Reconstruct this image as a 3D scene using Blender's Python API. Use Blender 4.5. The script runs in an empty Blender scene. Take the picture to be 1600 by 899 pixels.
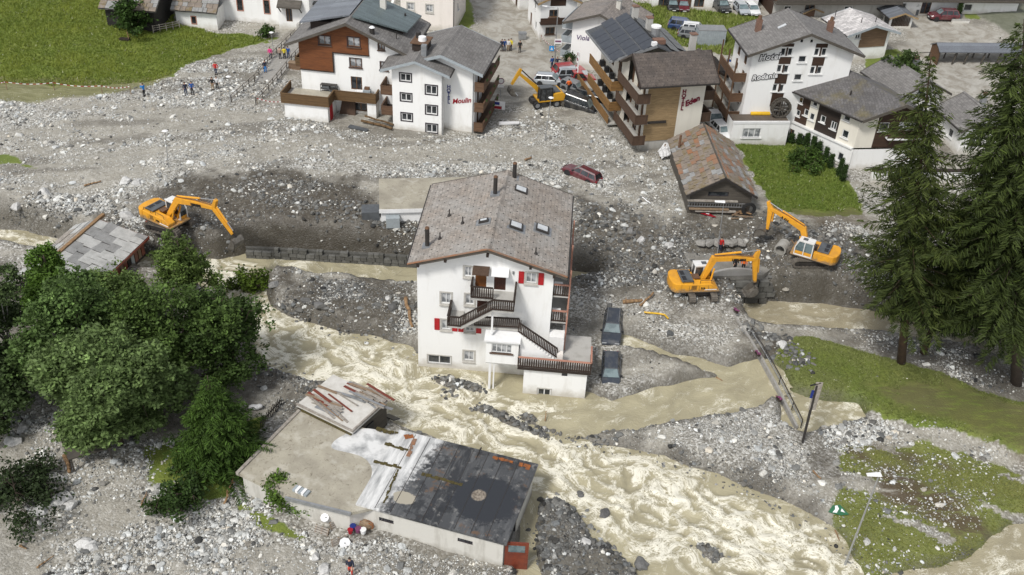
import bpy, bmesh, math, random
import numpy as np
from mathutils import Vector, Matrix, Euler
random.seed(7); RNG = np.random.default_rng(11)
S = bpy.context.scene; COL = S.collection
R = math.radians
# ------------------------------------------------------------------ camera
FPX, PITCH, ROLL, CAMH = 1550.0, R(35), R(3), 58.0
_f = np.array([0, math.cos(PITCH), -math.sin(PITCH)])
_u0 = np.array([0, math.sin(PITCH), math.cos(PITCH)]); _r0 = np.array([1.0, 0, 0])
_r = math.cos(ROLL)*_r0 + math.sin(ROLL)*_u0
_u = -math.sin(ROLL)*_r0 + math.cos(ROLL)*_u0
cam_data = bpy.data.cameras.new('camera'); cam = bpy.data.objects.new('camera', cam_data); COL.objects.link(cam)
cam_data.sensor_width = 36; cam_data.lens = FPX/1600*36; cam_data.clip_end = 6000; cam_data.clip_start = 1
mw = Matrix.Identity(4)
for i in range(3):
    mw[i][0] = _r[i]; mw[i][1] = _u[i]; mw[i][2] = -_f[i]
mw[0][3], mw[1][3], mw[2][3] = 0, 0, CAMH
cam.matrix_world = mw; S.camera = cam
# ------------------------------------------------------------------ overcast sky and soft sun
W = bpy.data.worlds.new('World'); S.world = W; W.use_nodes = True
wt = W.node_tree; wt.nodes.clear()
sky = wt.nodes.new('ShaderNodeTexSky'); sky.sky_type = 'NISHITA'; sky.sun_disc = False
SUN_EL, SUN_AZ = R(52), R(215)          # azimuth clockwise from +Y
sky.sun_elevation = SUN_EL; sky.sun_rotation = SUN_AZ; sky.dust_density = 4; sky.air_density = 1.0; sky.altitude = 1500
hs = wt.nodes.new('ShaderNodeHueSaturation'); hs.inputs['Saturation'].default_value = 0.22
bg = wt.nodes.new('ShaderNodeBackground'); bg.inputs['Strength'].default_value = 0.10
wo = wt.nodes.new('ShaderNodeOutputWorld')
wt.links.new(sky.outputs[0], hs.inputs['Color']); wt.links.new(hs.outputs[0], bg.inputs['Color']); wt.links.new(bg.outputs[0], wo.inputs['Surface'])
sun_data = bpy.data.lights.new('sun', 'SUN'); sun = bpy.data.objects.new('sun', sun_data); COL.objects.link(sun)
sun_data.energy = 1.5; sun_data.angle = R(11); sun_data.color = (1.0, 0.965, 0.91)
_sd = Vector((math.sin(SUN_AZ)*math.cos(SUN_EL), math.cos(SUN_AZ)*math.cos(SUN_EL), math.sin(SUN_EL)))
sun.rotation_euler = _sd.to_track_quat('Z', 'Y').to_euler(); sun.location = _sd*200
S.view_settings.view_transform = 'Standard'; S.view_settings.look = 'None'
S.view_settings.exposure = 0.9; S.view_settings.gamma = 1; S.view_settings.use_curve_mapping = False

# ------------------------------------------------------------------ survey: photo pixel + known height -> ground point
def at(px, py, z=0.0):
    d = _f*FPX + _r*(px-800) - _u*(py-449.5)
    p = np.array([0, 0, CAMH]) + d*((z-CAMH)/d[2])
    return float(p[0]), float(p[1])
def at3(px, py, z=0.0):
    x, y = at(px, py, z); return (x, y, z)
# ------------------------------------------------------------------ mesh helpers
class MB:
    def __init__(s): s.v = []; s.f = []
    def poly(s, pts):
        n = len(s.v); s.v += [tuple(p) for p in pts]; s.f.append(tuple(range(n, n+len(pts)))); return s
    def hexa(s, p):               # p: 4 bottom, 4 top points
        n = len(s.v); s.v += [tuple(q) for q in p]
        for a in ((3,2,1,0),(4,5,6,7),(0,1,5,4),(1,2,6,5),(2,3,7,6),(3,0,4,7)): s.f.append(tuple(n+i for i in a))
        return s
    def box(s, x0, x1, y0, y1, z0, z1):
        return s.hexa([(x0,y0,z0),(x1,y0,z0),(x1,y1,z0),(x0,y1,z0),(x0,y0,z1),(x1,y0,z1),(x1,y1,z1),(x0,y1,z1)])
    def bar(s, p, q, w, h=None, up=(0,0,1)):
        h = h or w; p = Vector(p); q = Vector(q); d = (q-p).normalized(); up = Vector(up)
        if abs(d.dot(up)) > .98: up = Vector((1,0,0))
        a = d.cross(up).normalized(); b = a.cross(d).normalized(); a *= w/2; b *= h/2
        return s.hexa([p-a-b, p+a-b, q+a-b, q-a-b, p-a+b, p+a+b, q+a+b, q-a+b])
    def tube(s, p, q, r0, r1=None, n=8, cap=True):
        r1 = r0 if r1 is None else r1; p = Vector(p); q = Vector(q); d = (q-p).normalized()
        a = d.orthogonal().normalized(); b = d.cross(a); k = len(s.v)
        for c, r in ((p, r0), (q, r1)):
            for i in range(n):
                t = 2*math.pi*i/n; s.v.append(tuple(c + (a*math.cos(t)+b*math.sin(t))*r))
        for i in range(n): s.f.append((k+i, k+(i+1)%n, k+n+(i+1)%n, k+n+i))
        if cap: s.f.append(tuple(k+i for i in reversed(range(n)))); s.f.append(tuple(k+n+i for i in range(n)))
        return s
    def path(s, pts, r, n=6):
        for i in range(len(pts)-1):
            ra = r[i] if isinstance(r, (list, tuple)) else r; rb = r[i+1] if isinstance(r, (list, tuple)) else r
            s.tube(pts[i], pts[i+1], ra, rb, n)
        return s
    def prism(s, prof, axis, a, b):   # extrude 2d profile along axis ('x': prof=(y,z), 'y': prof=(x,z), 'z': prof=(x,y))
        def P(u, w, t): return {'x': (t,u,w), 'y': (u,t,w), 'z': (u,w,t)}[axis]
        k = len(s.v); n = len(prof)
        for t in (a, b): s.v += [P(u, w, t) for u, w in prof]
        s.f.append(tuple(k+i for i in range(n))); s.f.append(tuple(k+n+i for i in reversed(range(n))))
        for i in range(n): s.f.append((k+i, k+n+i, k+n+(i+1)%n, k+(i+1)%n))
        return s
    def sphere(s, c, r, n=8, m=5, sq=1.0):
        k = len(s.v); c = Vector(c)
        rx, ry, rz = (r, r, r) if not isinstance(r, tuple) else r
        for j in range(m+1):
            ph = math.pi*j/m - math.pi/2
            for i in range(n):
                t = 2*math.pi*i/n; s.v.append((c.x+rx*math.cos(ph)*math.cos(t), c.y+ry*math.cos(ph)*math.sin(t), c.z+rz*math.sin(ph)))
        for j in range(m):
            for i in range(n): s.f.append((k+j*n+i, k+j*n+(i+1)%n, k+(j+1)*n+(i+1)%n, k+(j+1)*n+i))
        return s
    def mesh(s, name, mat=None, smooth=False, fix=True):
        me = bpy.data.meshes.new(name); me.from_pydata(s.v, [], s.f); me.update()
        if fix:
            bm = bmesh.new(); bm.from_mesh(me); bmesh.ops.recalc_face_normals(bm, faces=bm.faces); bm.to_mesh(me); bm.free()
        if mat is not None: me.materials.append(MAT[mat] if isinstance(mat, str) else mat)
        if smooth:
            for p in me.polygons: p.use_smooth = True
        return me
    def build(s, name, mat, parent=None, smooth=False, bevel=0, **pr):
        o = bpy.data.objects.new(name, s.mesh(name, mat, smooth)); COL.objects.link(o)
        if bevel:
            b = o.modifiers.new('bevel', 'BEVEL'); b.width = bevel; b.segments = 2; b.limit_method = 'ANGLE'
        if parent is not None: o.parent = parent
        for k, v in pr.items(): o[k] = v
        return o
def tag(o, label, cat=None, group=None, kind=None):
    if label: o['label'] = label
    if cat: o['category'] = cat
    if group: o['group'] = group
    if kind: o['kind'] = kind
    return o
def thing(name, label, cat, loc=(0,0,0), rz=0, group=None, rx=0, ry=0):
    o = bpy.data.objects.new(name, None); COL.objects.link(o); o.empty_display_size = .3
    o.location = loc; o.rotation_euler = (rx, ry, rz); return tag(o, label, cat, group)
def copytree(o, parent=None):
    c = o.copy(); COL.objects.link(c)
    if parent is not None: c.parent = parent
    for ch in list(o.children): copytree(ch, c)
    return c
def link(name, me, parent=None, loc=(0,0,0), rot=(0,0,0), scale=(1,1,1)):
    o = bpy.data.objects.new(name, me); COL.objects.link(o); o.location = loc; o.rotation_euler = rot; o.scale = scale
    if parent is not None: o.parent = parent
    return o
def npmesh(name, V, F, mat, smooth=False, attrs=None):   # V (n,3), F (m,k) arrays; attrs {name: (n,4) point colours}
    me = bpy.data.meshes.new(name); V = np.ascontiguousarray(V, np.float32); F = np.ascontiguousarray(F, np.int32); k = F.shape[1]
    me.vertices.add(len(V)); me.vertices.foreach_set('co', V.ravel())
    me.loops.add(F.size); me.loops.foreach_set('vertex_index', F.ravel())
    me.polygons.add(len(F)); me.polygons.foreach_set('loop_start', np.arange(0, F.size, k, dtype=np.int32))
    try: me.polygons.foreach_set('loop_total', np.full(len(F), k, np.int32))
    except Exception: pass
    me.polygons.foreach_set('use_smooth', np.full(len(F), bool(smooth)))
    for n, A in (attrs or {}).items():
        a = me.attributes.new(n, 'FLOAT_COLOR', 'POINT'); a.data.foreach_set('color', np.ascontiguousarray(A, np.float32).ravel())
    me.update(calc_edges=True); me.validate()
    if mat: me.materials.append(MAT[mat])
    return me
# ------------------------------------------------------------------ materials
MAT = {}
class NT:
    def __init__(s, name):
        m = bpy.data.materials.new(name); m.use_nodes = True; MAT[name] = m; s.t = m.node_tree; s.b = s.t.nodes['Principled BSDF']
        s.co = s.t.nodes.new('ShaderNodeTexCoord').outputs['Object']; s.m = m
    def n(s, typ, **kw):
        o = s.t.nodes.new('ShaderNode'+typ)
        for k, v in kw.items():
            if hasattr(o, k): setattr(o, k, v)
            else: s.set(o, k, v)
        return o
    def set(s, o, k, v):
        i = o.inputs[k] if isinstance(k, str) else o.inputs[k]
        if hasattr(v, 'is_output'): s.t.links.new(v, i)
        else: i.default_value = v
    def noise(s, scale, detail=3, rough=.55, vec=None, dist=0):
        o = s.t.nodes.new('ShaderNodeTexNoise'); s.set(o, 'Vector', vec or s.co); s.set(o, 'Scale', scale); s.set(o, 'Detail', detail); s.set(o, 'Roughness', rough); s.set(o, 'Distortion', dist)
        return o.outputs['Fac']
    def ramp(s, fac, *stops):
        o = s.t.nodes.new('ShaderNodeValToRGB'); s.set(o, 'Fac', fac); e = o.color_ramp.elements
        while len(e) < len(stops): e.new(.5)
        for q, (p, c) in zip(e, stops):
            q.position = p; q.color = (c, c, c, 1) if isinstance(c, (int, float)) else (*c, 1)
        return o.outputs['Color']
    def mix(s, fac, a, b, mode='MIX'):
        o = s.t.nodes.new('ShaderNodeMix'); o.data_type = 'RGBA'; o.blend_type = mode
        for i, v in ((0, fac), (6, a), (7, b)):
            if hasattr(v, 'is_output'): s.t.links.new(v, o.inputs[i])
            elif i == 0: o.inputs[0].default_value = v
            else: o.inputs[i].default_value = (*v, 1) if not isinstance(v, (int, float)) else (v, v, v, 1)
        return o.outputs[2]
    def math(s, op, a, b=0.0, clamp=False):
        o = s.t.nodes.new('ShaderNodeMath'); o.operation = op; o.use_clamp = clamp; s.set(o, 0, a); s.set(o, 1, b); return o.outputs[0]
    def map(s, vec=None, scale=(1,1,1), rot=(0,0,0), loc=(0,0,0)):
        o = s.t.nodes.new('ShaderNodeMapping'); s.set(o, 'Vector', vec or s.co); o.inputs['Scale'].default_value = scale; o.inputs['Rotation'].default_value = rot; o.inputs['Location'].default_value = loc
        return o.outputs[0]
    def attr(s, name):
        o = s.t.nodes.new('ShaderNodeAttribute'); o.attribute_name = name; return o
    def bump(s, h, strength=.4, dist=.05):
        o = s.t.nodes.new('ShaderNodeBump'); s.set(o, 'Height', h); s.set(o, 'Strength', strength); s.set(o, 'Distance', dist); s.t.links.new(o.outputs[0], s.b.inputs['Normal'])
    def out(s, col, rough=.8, metal=0, spec=None):
        s.set(s.b, 'Base Color', col if hasattr(col, 'is_output') else (*col, 1)); s.set(s.b, 'Roughness', rough); s.set(s.b, 'Metallic', metal)
        if spec is not None: s.set(s.b, 'Specular IOR Level', spec)
        return s.m
def simple(name, c, c2=None, rough=.7, scale=2.0, metal=0, bump=0, bs=15, fine=.15, spec=None):
    t = NT(name); c2 = c2 or tuple(x*.72 for x in c)
    col = t.mix(t.ramp(t.noise(scale, 5, .6), (.35, 0), (.68, 1)), c, c2)
    if fine: col = t.mix(fine, col, t.ramp(t.noise(scale*12, 3), (.3, 0), (.7, 1)), 'OVERLAY')
    if bump: t.bump(t.noise(bs, 4), bump, .03)
    return t.out(col, rough, metal, spec)
def planks(name, c, c2, period=.16, horiz=True, rough=.75, dark=(.03,.02,.015), axis=None):
    t = NT(name)
    sep = t.n('SeparateXYZ'); t.set(sep, 0, t.co); z = sep.outputs[2] if horiz else sep.outputs[axis or 0]
    ph = t.math('DIVIDE', z, period); fr = t.math('FRACT', ph); fl = t.math('FLOOR', ph)
    wn = t.n('TexWhiteNoise', noise_dimensions='1D'); t.set(wn, 'W', fl)
    gr = t.noise(1.0, 5, .6, t.map(scale=(1.2,1.2,9) if horiz else (9,9,1.2)))
    col = t.mix(t.math('MULTIPLY_ADD', wn.outputs[0], .55), c, c2); col = t.mix(t.ramp(gr, (.3, 0), (.75, 1)), col, tuple(x*.6 for x in c2))
    edge = t.ramp(fr, (.0, 0), (.07, 1)); col = t.mix(edge, dark, col)
    t.bump(edge, .5, .02); return t.out(col, rough)
def shingles(name, c, c2, row=.35, wid=.45, stain=None, dots=None, swap=True, rough=.85, contrast=.5):
    t = NT(name); v = t.map(rot=(0,0,R(90))) if swap else t.co
    b = t.n('TexBrick'); t.set(b, 'Vector', v); t.set(b, 'Scale', 1.0); t.set(b, 'Brick Width', wid); t.set(b, 'Row Height', row); t.set(b, 'Mortar Size', .015)
    b.inputs['Color1'].default_value = (.35,.35,.35,1); b.inputs['Color2'].default_value = (.75,.75,.75,1); b.inputs['Mortar'].default_value = (.1,.1,.1,1)
    big = t.ramp(t.noise(.45, 5, .65), (.3, 0), (.72, 1))
    col = t.mix(big, c, c2); col = t.mix(contrast, col, b.outputs['Color'], 'OVERLAY')
    col = t.mix(.25, col, t.ramp(t.noise(9, 3), (.3, .1), (.7, .9)), 'OVERLAY')
    if stain:
        col = t.mix(t.ramp(t.noise(.3, 6, .7, t.map(loc=(7,3,1))), (.5, 0), (.75, .8)), col, stain)
    if dots:
        vo = t.n('TexVoronoi', voronoi_dimensions='2D'); t.set(vo, 'Vector', t.map(scale=dots, rot=(0,0,R(45)))); t.set(vo, 'Scale', 1.0); t.set(vo, 'Randomness', 0.0)
        col = t.mix(t.ramp(vo.outputs['Distance'], (.07, 1), (.1, 0)), col, (.03,.025,.025))
    t.bump(b.outputs['Color'], .35, .03); return t.out(col, rough)
def plaster(name, c, dirt=(.45,.42,.36), amt=.35, rough=.85):
    t = NT(name); n1 = t.noise(1.0, 6, .65, t.map(scale=(1.4,1.4,.28)))
    col = t.mix(t.ramp(n1, (.5, 0), (.8, amt)), c, dirt)
    col = t.mix(.08, col, t.ramp(t.noise(30, 3), (.3, 0), (.7, 1)), 'OVERLAY')
    sep = t.n('SeparateXYZ'); t.set(sep, 0, t.co)
    low = t.math('ADD', sep.outputs[2], t.math('MULTIPLY', t.noise(1.3, 4), 1.4))
    col = t.mix(t.ramp(t.math('MULTIPLY', low, .5), (.42, .75), (.85, 0)), col, dirt)
    t.bump(t.noise(25, 4), .15, .02); return t.out(col, rough)
plaster('plaster_white', (.80,.80,.785)); plaster('plaster_cream', (.70,.665,.58)); plaster('plaster_warm', (.76,.71,.66))
plaster('plaster_old', (.56,.545,.50), (.25,.23,.19), .7); plaster('concrete', (.42,.41,.385), (.22,.21,.18), .7)
def _mud():
    t = NT('mud_pale'); c = t.mix(t.ramp(t.noise(.5, 5, .6), (.35, 0), (.68, 1)), (.40,.37,.295), (.27,.245,.195)); c = t.mix(t.ramp(t.noise(2.2, 6, .75, None, 1.5), (.56, 0), (.64, .75)), c, (.15,.125,.09)); c = t.mix(t.ramp(t.noise(.8, 3, .6, t.map(loc=(5,1,3))), (.55, 0), (.68, .6)), c, (.5,.475,.41)); t.bump(t.noise(6, 5), .5, .05); t.out(c, .6)
_mud()
shingles('roof_main', (.29,.272,.25), (.24,.2,.165), .3, .4, (.33,.325,.31), (1.25,1.25,1))
shingles('roof_grey', (.19,.182,.175), (.135,.128,.122), .3, .4); shingles('roof_brown', (.105,.085,.072), (.06,.052,.048), .3, .4, None, (1.4,1.4,1), swap=False)
shingles('roof_stone', (.15,.145,.14), (.105,.1,.095), .45, .5, (.2,.16,.1)); shingles('roof_moss', (.12,.115,.115), (.085,.08,.078), .3, .4, (.15,.12,.03))
shingles('roof_light', (.5,.48,.47), (.40,.385,.38), .45, .8, None, None, False, contrast=.8); shingles('roof_tan', (.235,.205,.18), (.17,.155,.145), .3, .4)
shingles('roof_dark', (.085,.09,.1), (.06,.065,.07), .35, .5); shingles('roof_metal', (.105,.135,.14), (.085,.11,.115), .35, 6, None, None, False, .4)
shingles('roof_bluegrey', (.16,.175,.195), (.13,.14,.16), .5, 8, None, None, False, .45)
planks('wood_orange', (.25,.085,.022), (.17,.055,.015)); planks('wood_brown', (.075,.036,.02), (.05,.025,.014))
planks('wood_dark', (.045,.028,.02), (.028,.018,.013)); planks('wood_parapet', (.20,.115,.045), (.13,.075,.03), .32)
planks('wood_honey', (.30,.165,.05), (.22,.115,.035), .28); planks('wood_pale', (.50,.36,.19), (.34,.235,.12), .16)
planks('wood_mid', (.19,.105,.055), (.13,.07,.038), .2); planks('wood_grey', (.15,.13,.105), (.085,.075,.062), .22)
planks('wood_vert', (.12,.068,.04), (.075,.043,.026), .16, False); planks('wood_rail', (.058,.032,.02), (.038,.022,.015), .12, False)
planks('wood_barn', (.028,.024,.021), (.016,.014,.013), .25)
simple('wood_loose', (.27,.19,.12), (.17,.12,.08), .85, 5, bump=.3); simple('wood_log', (.30,.185,.09), (.18,.11,.06), .85, 3, bump=.4)
simple('wood_weathered', (.36,.33,.29), (.2,.175,.15), .85, 4, bump=.3); simple('wood_redbrown', (.20,.045,.022), (.13,.03,.018), .45, 2)
simple('pink_rail', (.42,.21,.15), (.33,.16,.115), .7); simple('shutter_red', (.42,.012,.018), (.34,.01,.014), .55)
simple('frame_white', (.74,.74,.73), (.66,.66,.65), .5); simple('stone_trim', (.50,.485,.45), (.4,.385,.35), .85, 4)
simple('frame_dark', (.03,.022,.03), None, .5); simple('frame_wood', (.17,.08,.03), None, .6); simple('door_wood', (.20,.075,.018), (.13,.045,.012), .45)
simple('door_dark', (.065,.02,.012), None, .45); simple('sill_brown', (.10,.06,.04), None, .7)
simple('metal_grey', (.30,.31,.32), (.22,.23,.24), .5, 3, .4); simple('metal_dark', (.05,.045,.042), None, .55, 3, .3); simple('metal_rust', (.16,.085,.045), (.09,.05,.03), .8, 4)
simple('metal_zinc', (.42,.43,.44), (.32,.33,.34), .4, 3, .6); simple('steel_bright', (.6,.6,.6), None, .25, 3, .9)
simple('panel_white', (.80,.80,.80), (.72,.72,.72), .45); simple('panel_grey', (.34,.38,.40), (.28,.31,.33), .5)
simple('rubber', (.018,.018,.018), None, .8); simple('plastic_black', (.02,.02,.022), None, .45)
def _yel():
    t = NT('yellow_paint'); c = t.mix(t.ramp(t.noise(1.4, 5, .6), (.4, 0), (.75, .8)), (.74,.345,.02), (.50,.235,.035)); sep = t.n('SeparateXYZ'); t.set(sep, 0, t.co)
    mud = t.ramp(t.math('MULTIPLY', t.math('ADD', sep.outputs[2], t.math('MULTIPLY', t.noise(2.6, 6, .7), 1.3)), .4), (.68, .8), (.84, 0)); c = t.mix(mud, c, (.17,.145,.11)); c = t.mix(t.ramp(t.noise(7, 5, .75), (.62, 0), (.72, .6)), c, (.14,.10,.06)); t.out(c, .5)
_yel(); simple('yellow_cat', (.62,.33,.02), (.52,.27,.02), .45, 1.2)
simple('track_steel', (.17,.15,.125), (.09,.08,.07), .75, 3, .2, bump=.3); simple('bucket_steel', (.22,.205,.18), (.13,.115,.095), .55, 3, .5)
simple('engine_grey', (.10,.11,.12), (.07,.075,.08), .55); simple('cab_white', (.72,.72,.71), (.6,.6,.58), .45)
simple('cloth_white', (.74,.74,.72), (.6,.59,.56), .9); simple('sign_blue', (.012,.09,.36), None, .5, fine=0); simple('sign_blue_light', (.02,.32,.75), None, .5, fine=0)
simple('letter_red', (.33,.008,.02), None, .5, fine=0); simple('letter_blue', (.012,.03,.2), None, .5, fine=0); simple('letter_black', (.008,.008,.01), None, .6, fine=0)
simple('letter_purple', (.09,.05,.16), None, .6, fine=0); simple('letter_maroon', (.2,.004,.03), None, .5, fine=0); simple('letter_white', (.82,.82,.82), None, .5, fine=0)
simple('green_sign', (.012,.12,.05), None, .6, fine=0); simple('orange_vest', (.85,.16,.02), None, .7, fine=0); simple('plastic_yellow', (.75,.45,.02), None, .5)
simple('flower_pink', (.22,.04,.15), (.10,.05,.06), .7, 8); simple('asphalt', (.10,.10,.097), (.15,.145,.13), .8, .6, bump=.2)
simple('bark', (.075,.055,.04), (.045,.033,.024), .95, 2, bump=.8, bs=8); simple('bark_birch', (.55,.53,.49), (.12,.11,.1), .85, 3, bump=.3); simple('bark_brown', (.09,.055,.03), (.05,.03,.02), .95, 2, bump=.8, bs=8)
simple('foliage_light', (.055,.10,.02), (.03,.065,.012), .8, 4); simple('slab_grey', (.46,.46,.445), (.34,.34,.325), .85, 1.5, bump=.4); simple('slab_grey2', (.29,.29,.285), (.2,.2,.195), .85, 1.5, bump=.4)
simple('slab_rust', (.27,.125,.06), (.2,.15,.115), .9, 1.2, bump=.4); simple('slab_tan', (.25,.205,.165), (.15,.13,.11), .9, 1.2, bump=.4); simple('slab_lichen', (.22,.19,.17), (.16,.12,.05), .9, 1.5, bump=.4)
simple('block_stone', (.10,.098,.088), (.065,.063,.056), .85, 2, bump=.5); simple('block_stone2', (.15,.148,.136), (.085,.083,.075), .85, 2, bump=.5)
simple('brick_red', (.21,.115,.08), (.13,.08,.06), .85, 6); simple('tar', (.045,.048,.052), (.10,.11,.115), .5, .9, bump=.15); simple('canvas', (.60,.585,.55), (.5,.48,.44), .85)
simple('terrace_tile', (.115,.09,.07), (.08,.065,.05), .7, 2); simple('road_edge', (.33,.32,.3), (.24,.23,.21), .85, 3)
def glass(name, c, c2, rough=.08):
    t = NT(name); t.out(t.mix(t.ramp(t.noise(1.7, 2), (.45, 0), (.6, 1)), c, c2), rough, 0, .7)
glass('glass', (.02,.024,.028), (.055,.06,.065)); glass('glass_curtain', (.42,.43,.44), (.16,.17,.18), .15); glass('glass_car', (.015,.018,.02), (.03,.035,.04)); glass('glass_sky', (.55,.57,.58), (.46,.48,.5), .12)
glass('glass_screen', (.16,.21,.22), (.10,.14,.15)); glass('solar', (.032,.037,.047), (.042,.047,.057), .3); glass('solar_dark', (.02,.021,.023), (.03,.03,.032), .35)
def carpaint(name, c, dirt=.35):
    t = NT(name); n = t.ramp(t.noise(1.6, 5, .65), (.45, 0), (.8, dirt)); t.out(t.mix(n, c, (.25,.235,.2)), .3); t.set(t.b, 'Coat Weight', .5); t.set(t.b, 'Coat Roughness', .15)
for n_, c_ in dict(black=(.012,.013,.015), dark=(.035,.043,.058), silver=(.36,.39,.42), white=(.72,.73,.74), red=(.32,.015,.02), maroon=(.10,.008,.016), blue=(.02,.05,.15), grey=(.16,.17,.18)).items(): carpaint('car_'+n_, c_)
# ------------------------------------------------------------------ noise and polygon tools
def _hash(ix, iy, seed):
    h = (ix.astype(np.int64)*374761393 + iy.astype(np.int64)*668265263 + seed*1274126177) & 0xffffffff
    h = ((h ^ (h >> 13))*1274126177) & 0xffffffff
    return ((h ^ (h >> 16)) & 0xffff)/65535.0
def vnoise(x, y, seed=0):
    ix = np.floor(x); iy = np.floor(y); fx = x-ix; fy = y-iy; fx = fx*fx*(3-2*fx); fy = fy*fy*(3-2*fy)
    a = _hash(ix, iy, seed); b = _hash(ix+1, iy, seed); c = _hash(ix, iy+1, seed); d = _hash(ix+1, iy+1, seed)
    return (a*(1-fx)+b*fx)*(1-fy) + (c*(1-fx)+d*fx)*fy
def fbm(x, y, seed=0, oct=4, gain=.5):
    s = 0; a = 1; t = 0
    for o in range(oct): s = s + a*vnoise(x*2**o, y*2**o, seed+o*17); t += a; a *= gain
    return s/t
def sstep(a, b, x): t = np.clip((x-a)/(b-a), 0, 1); return t*t*(3-2*t)
def sdist(X, Y, poly):            # signed distance, positive inside
    P = np.array(poly, float); d = np.full(X.shape, 1e9); ins = np.zeros(X.shape, bool); n = len(P)
    for i in range(n):
        ax, ay = P[i]; bx, by = P[(i+1) % n]; ex, ey = bx-ax, by-ay; L = ex*ex+ey*ey+1e-9
        t = np.clip(((X-ax)*ex+(Y-ay)*ey)/L, 0, 1); d = np.minimum(d, np.hypot(X-ax-t*ex, Y-ay-t*ey))
        c = ((ay > Y) != (by > Y)) & (X < (bx-ax)*(Y-ay)/(by-ay+1e-12)+ax); ins ^= c
    return np.where(ins, d, -d)
def pp(z, *pts): return [at(x, y, z) for x, y in pts]
# ------------------------------------------------------------------ terrain: surveyed heights
CTRL = [(0,0,8),(100,60,6.2),(200,125,4.6),(330,50,5),(420,56,4.9),(240,52,5.8),(0,140,4.6),(0,200,4),(200,200,4),(400,200,4.2),(600,230,4.2),(800,230,4),(1000,250,4),(400,120,4.4),(760,0,5.5),(790,150,4),(850,60,4.4),(720,20,5.4),
 (1000,10,5.5),(1100,60,5),(1200,30,5.5),(1400,70,4.6),(1500,40,5.2),(1590,10,6.5),(1550,110,4.2),(1150,215,4),(1220,200,4),(1300,250,3.6),(1346,283,3.2),(1250,300,4),
 (0,300,3.8),(200,290,3.8),(400,280,4.6),(500,285,4.7),(560,290,4.6),(300,310,4.1),(430,345,4.2),(550,352,4.1),(640,350,3.8),(400,378,2.0),(500,381,2.0),(640,386,1.8),(270,365,3.1),(330,378,2.6),(0,338,3.2),(110,350,2.7),(190,380,2),
 (700,300,4.2),(800,300,4.2),(860,290,4.1),(920,330,3.8),(1000,380,3.3),(1060,420,3.0),(980,430,2.2),(930,410,1.6),(1080,470,2.6),(1000,470,2.2),(900,470,1.5),(900,530,1.1),(955,560,.85),(1050,510,2.2),(1100,520,2.1),(1150,540,1.7),(1190,555,1.3),(1060,540,1.7),(1015,585,1.3),(1055,582,1.35),(985,595,1.15),(1085,586,1.3),(940,610,.7),(1000,590,.9),
 (1140,400,3.25),(1090,395,3.2),(1210,388,3.3),(1110,425,3.15),(1190,424,3.15),(1080,335,4),(1170,345,4),(1240,425,3.1),(1265,388,4.3),(1310,385,4.1),(1340,430,2.9),(1210,438,2.9),(1250,442,2.85),(1300,446,2.7),(1380,456,2.5),(1330,335,3.7),(1400,420,2.6),(1500,440,2.2),(1590,450,2.4),
 (1215,534,2.3),(1178,530,1.8),(1200,516,1.0),(1300,527,.8),(1400,536,.8),(1250,545,1.6),(1300,540,1.5),(1420,565,1.4),(1590,640,1.6),(1500,640,1.5),(1350,600,1.4),(1240,600,1.5),(1590,560,1.0),(1400,690,.55),(1560,725,.4),(1300,675,.8),(1250,700,1.0),(1290,790,.9),(1380,760,.85),(1450,800,.7),(1350,870,.55),(1500,850,.4),(1590,780,.5),
 (900,672,.6),(1000,690,.9),(1100,690,1.1),(1200,730,1.3),(1240,775,1.35),(1180,640,.9),(0,600,1.4),(0,899,1.2),(150,800,1.0),(300,850,.9),(450,850,.8),(600,870,.75),(800,905,.5),(350,740,1.2),(200,700,1.4),(430,600,.7),(340,560,1.2),(100,480,2),(250,430,1.4),(60,430,2.2),(-200,500,2),(-200,899,1.5),(560,740,.8),
 (520,474,2.0),(600,470,1.9),(455,460,1.4),(520,447,1.0),(600,452,1.0),(640,500,1.1),(560,512,.8),(1800,899,.3),(1800,600,1.8),(1800,300,3),(1800,0,7),(-200,0,9.5),(-200,250,4)]
_cp = np.array([(*at(a, b, c), c) for a, b, c in CTRL])
def _rbf():
    P = _cp[:, :2]; n = len(P); D = np.hypot(P[:,None,0]-P[None,:,0], P[:,None,1]-P[None,:,1]) + np.eye(n)*0.0
    A = np.zeros((n+3, n+3)); A[:n,:n] = D - np.eye(n)*.3; A[:n,n] = 1; A[:n,n+1:] = P; A[n,:n] = 1; A[n+1:,:n] = P.T
    return np.linalg.solve(A, np.concatenate([_cp[:,2], np.zeros(3)]))
_rw = _rbf()
def base_h(X, Y):
    Xc = np.clip(X, -95, 105); Yc = np.clip(Y, 38, 190); z = _rw[-3] + _rw[-2]*Xc + _rw[-1]*Yc
    for (px, py, _), w in zip(_cp, _rw[:-3]): z = z + w*np.hypot(Xc-px, Yc-py)
    return z
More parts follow.
